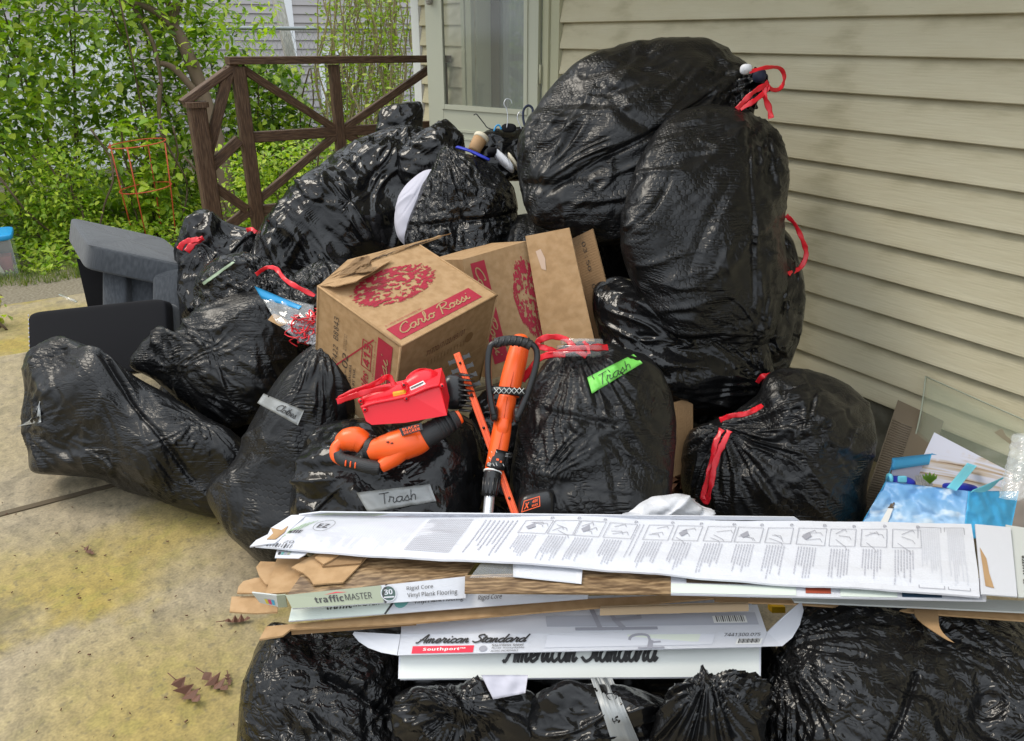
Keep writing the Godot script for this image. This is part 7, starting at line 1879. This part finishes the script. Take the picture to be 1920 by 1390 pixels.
	g = Geo.new(); g.sheet(func(s: float, t: float) -> Vector3: return at(lerpf(1814.0, 1776.0, t) + s * 18.0, lerpf(868.0, 914.0, t) + s * 6.0 , lerpf(2.42, 2.17, t) - 0.05 * sin(PI * t)), 4, 12, 0.002); g.sheet(func(s: float, t: float) -> Vector3: return at(lerpf(1884.0, 1825.0, t) - s * 4.0, lerpf(895.0, 920.0, t) + s * 14.0 * sin(PI * clampf(t, 0.1, 0.9)), lerpf(2.32, 2.17, t) - 0.03 * sin(PI * t)), 4, 12, 0.002); geo("handle", g, M.handle_cyan, bt)
	# lighthouse print
	g = Geo.new(); ink_poly(g, fl, [Vector2(0.17, 1.0), Vector2(0.185, 0.50), Vector2(0.235, 0.50), Vector2(0.255, 1.0)], 0.003); geo("printed_tower", g, M.white_label, front, false)
	g = Geo.new(); ink_rect(g, fl, 0.192, 0.42, 0.232, 0.50, 0.0034); ink_rect(g, fl, 0.180, 0.485, 0.244, 0.51, 0.0038); ink_poly(g, fl, [Vector2(0.19, 0.42), Vector2(0.212, 0.36), Vector2(0.234, 0.42)], 0.0034); geo("printed_lantern", g, M.brown_frame, front, false)
	# what is in the tote
	g = Geo.new(); g.puff(at(1688, 907, 2.34), cr * 0.038, cu * 0.022, cf * 0.045, 0.75); tag(geo("blue_bottle", g, M.royal_blue, null), "dark blue bottle lying in the tote", "bottle")
	g = Geo.new(); g.puff(at(1692, 899, 2.285), cr * 0.013, cu * 0.010, cf * 0.004, 0.4); tag(geo("bottle_label", g, M.handle_cyan, null), "pale blue label stuck on the bottle in the tote", "label")
	g = Geo.new(); g.puff(at(1668, 898, 2.30), cr * 0.008, cu * 0.016, cf * 0.015, 0.8); tag(geo("blue_cup", g, M.handle_cyan, null), "small pale cyan cup in the left corner of the tote", "cup")
	g = Geo.new(); g.sheet(wavy(quad_px([1716, 892, 2.33, 1745, 888, 2.35, 1750, 912, 2.30, 1720, 912, 2.28]), 0.012, 40.0), 8, 8, 0.001); tag(geo("tissue", g, M.white_film, null), "crumpled white tissue in the tote", "tissue")
	var lf := thing("leafy_sprig", "green leafy sprig poking up in the tote", "sprig", at(1745, 910, 2.29))
	for k in 5:
		g = Geo.new(); var dr := (cr * (k - 2) * 0.4 + cu).normalized(); g.plate([at(1744, 908, 2.27), at(1744, 908, 2.27) + dr * 0.02 + cr * 0.007, at(1744, 908, 2.27) + dr * 0.036, at(1744, 908, 2.27) + dr * 0.02 - cr * 0.007], cf * 0.001); geo("leaf", g, M.leaf_dark, lf, false)
	g = Geo.new(); g.puff(at(1800, 916, 2.32), cr * 0.04, cu * 0.014, cf * 0.04, 0.5); tag(geo("blue_box", g, M.royal_blue, null), "royal blue packet under the tote handles", "packet")
	# glass vase with a pebbled surface
	var vs := Geo.new()
	vs.grid(func(s: float, t: float) -> Vector3:
		var c := at(1932, 815, 2.12).lerp(at(1899, 935, 2.06), t); var a := s * TAU
		var r := lerpf(0.040, 0.030, t) * (1.0 + 0.10 * sin(a * 7.0 + 20.0 * t) * sin(t * 26.0))
		return c + cr * cos(a) * r + cf * sin(a) * r, 60, 40)
	tag(geo("glass_vase", vs, M.vase_glass, null), "textured clear glass vase leaning at the right edge", "vase")
	g = Geo.new(); g.puff(at(1912, 960, 2.34), cr * 0.06, cu * 0.09, cf * 0.05, 0.8)
	for i in g.v.size(): g.v[i] += Vector3(nz.get_noise_3dv(g.v[i] * 30.0), nz.get_noise_3dv(g.v[i] * 30.0 + Vector3(9, 0, 0)), 0) * 0.02
	tag(geo("fleece_bundle", g, mat("fleece", lin(0.34, 0.29, 0.25), 1.0), null), "grey-brown fleecy bundle behind the right end of the boards", "fleece")
	# dead leaves on the ground between the bags
	var rg := RandomNumberGenerator.new(); rg.seed = 12
	var lm := leaf_mesh(0.07, 0.045, 0.6, 0.5)
	var mm := MultiMesh.new(); mm.transform_format = MultiMesh.TRANSFORM_3D; mm.mesh = lm; mm.instance_count = 380
	for i in 380:
		var p := lie(rg.randf_range(1250, 1440), rg.randf_range(925, 1010), 0.0)
		mm.set_instance_transform(i, turned(Vector3(p.x, 0.03 + rg.randf() * 0.22, p.z), rg, rg.randf_range(0.6, 1.3), 0.4))
	var dl := MultiMeshInstance3D.new(); dl.name = "leaf_litter"; dl.multimesh = mm; dl.material_override = M.litter
	add_child(dl); tag(dl, "drift of dry brown leaves on the ground before the round bag", "leaf litter", "", "stuff")

# ---------------------------------------------------------------- the scene
func _ready() -> void:
	var pitch := atan(629.0 / FOC)
	var yaw := atan(1007.0 / sqrt(629.0 * 629.0 + FOC * FOC))
	var cam := Camera3D.new()
	cam.name = "camera"
	add_child(cam)
	cam.position = EYE
	cam.rotation = Vector3(-pitch, -yaw, 0)
	cam.fov = rad_to_deg(2.0 * atan(695.0 / FOC))
	cam.near = 0.05
	cam.far = 600.0
	cr = cam.basis.x; cu = cam.basis.y; cf = -cam.basis.z
	var env := Environment.new()
	env.background_mode = Environment.BG_SKY
	var sm := ProceduralSkyMaterial.new()
	sm.sky_top_color = Color(0.94, 0.97, 1.0)
	sm.sky_horizon_color = Color(0.60, 0.62, 0.645)
	sm.sky_curve = 0.6
	sm.ground_bottom_color = Color(0.30, 0.30, 0.26)
	sm.ground_horizon_color = Color(0.55, 0.56, 0.52)
	sm.sky_energy_multiplier = 1.25
	env.sky = Sky.new()
	env.sky.sky_material = sm
	env.tonemap_mode = Environment.TONE_MAPPER_LINEAR
	env.tonemap_exposure = 1.42
	env.sdfgi_enabled = true; env.ssao_enabled = true; env.ssil_enabled = true
	var we := WorldEnvironment.new()
	we.name = "sky"
	we.environment = env
	add_child(we)
	var sun := DirectionalLight3D.new()
	sun.name = "sun"
	sun.light_energy = 0.5
	sun.light_color = Color(1.0, 0.97, 0.92)
	sun.light_angular_distance = 24.0
	sun.shadow_enabled = true
	add_child(sun)
	sun.look_at_from_position(Vector3(-3.0, 5.5, -2.6), Vector3.ZERO)
	rng.seed = 20
	nz.seed = 4; nz.frequency = 1.0; nz.noise_type = FastNoiseLite.TYPE_SIMPLEX_SMOOTH
	make_materials()
	mat("pale_tape", lin(0.34, 0.43, 0.29), 0.5)
	mat("pane_tinted", Color(0.80, 0.84, 0.74, 0.16), 0.04)
	M.pane_tinted.transparency = BaseMaterial3D.TRANSPARENCY_ALPHA
	mat("brown_panel", lin(0.17, 0.135, 0.095), 0.35)
	mat("vase_glass", Color(0.95, 0.97, 0.98, 0.25), 0.06)
	M.vase_glass.transparency = BaseMaterial3D.TRANSPARENCY_ALPHA
	build_ground()
	build_house()
	build_railing()
	build_beyond()
	build_garden()
	build_bags()
	build_cartons()
	build_tools()
	build_boards()
	build_left()
	build_right()
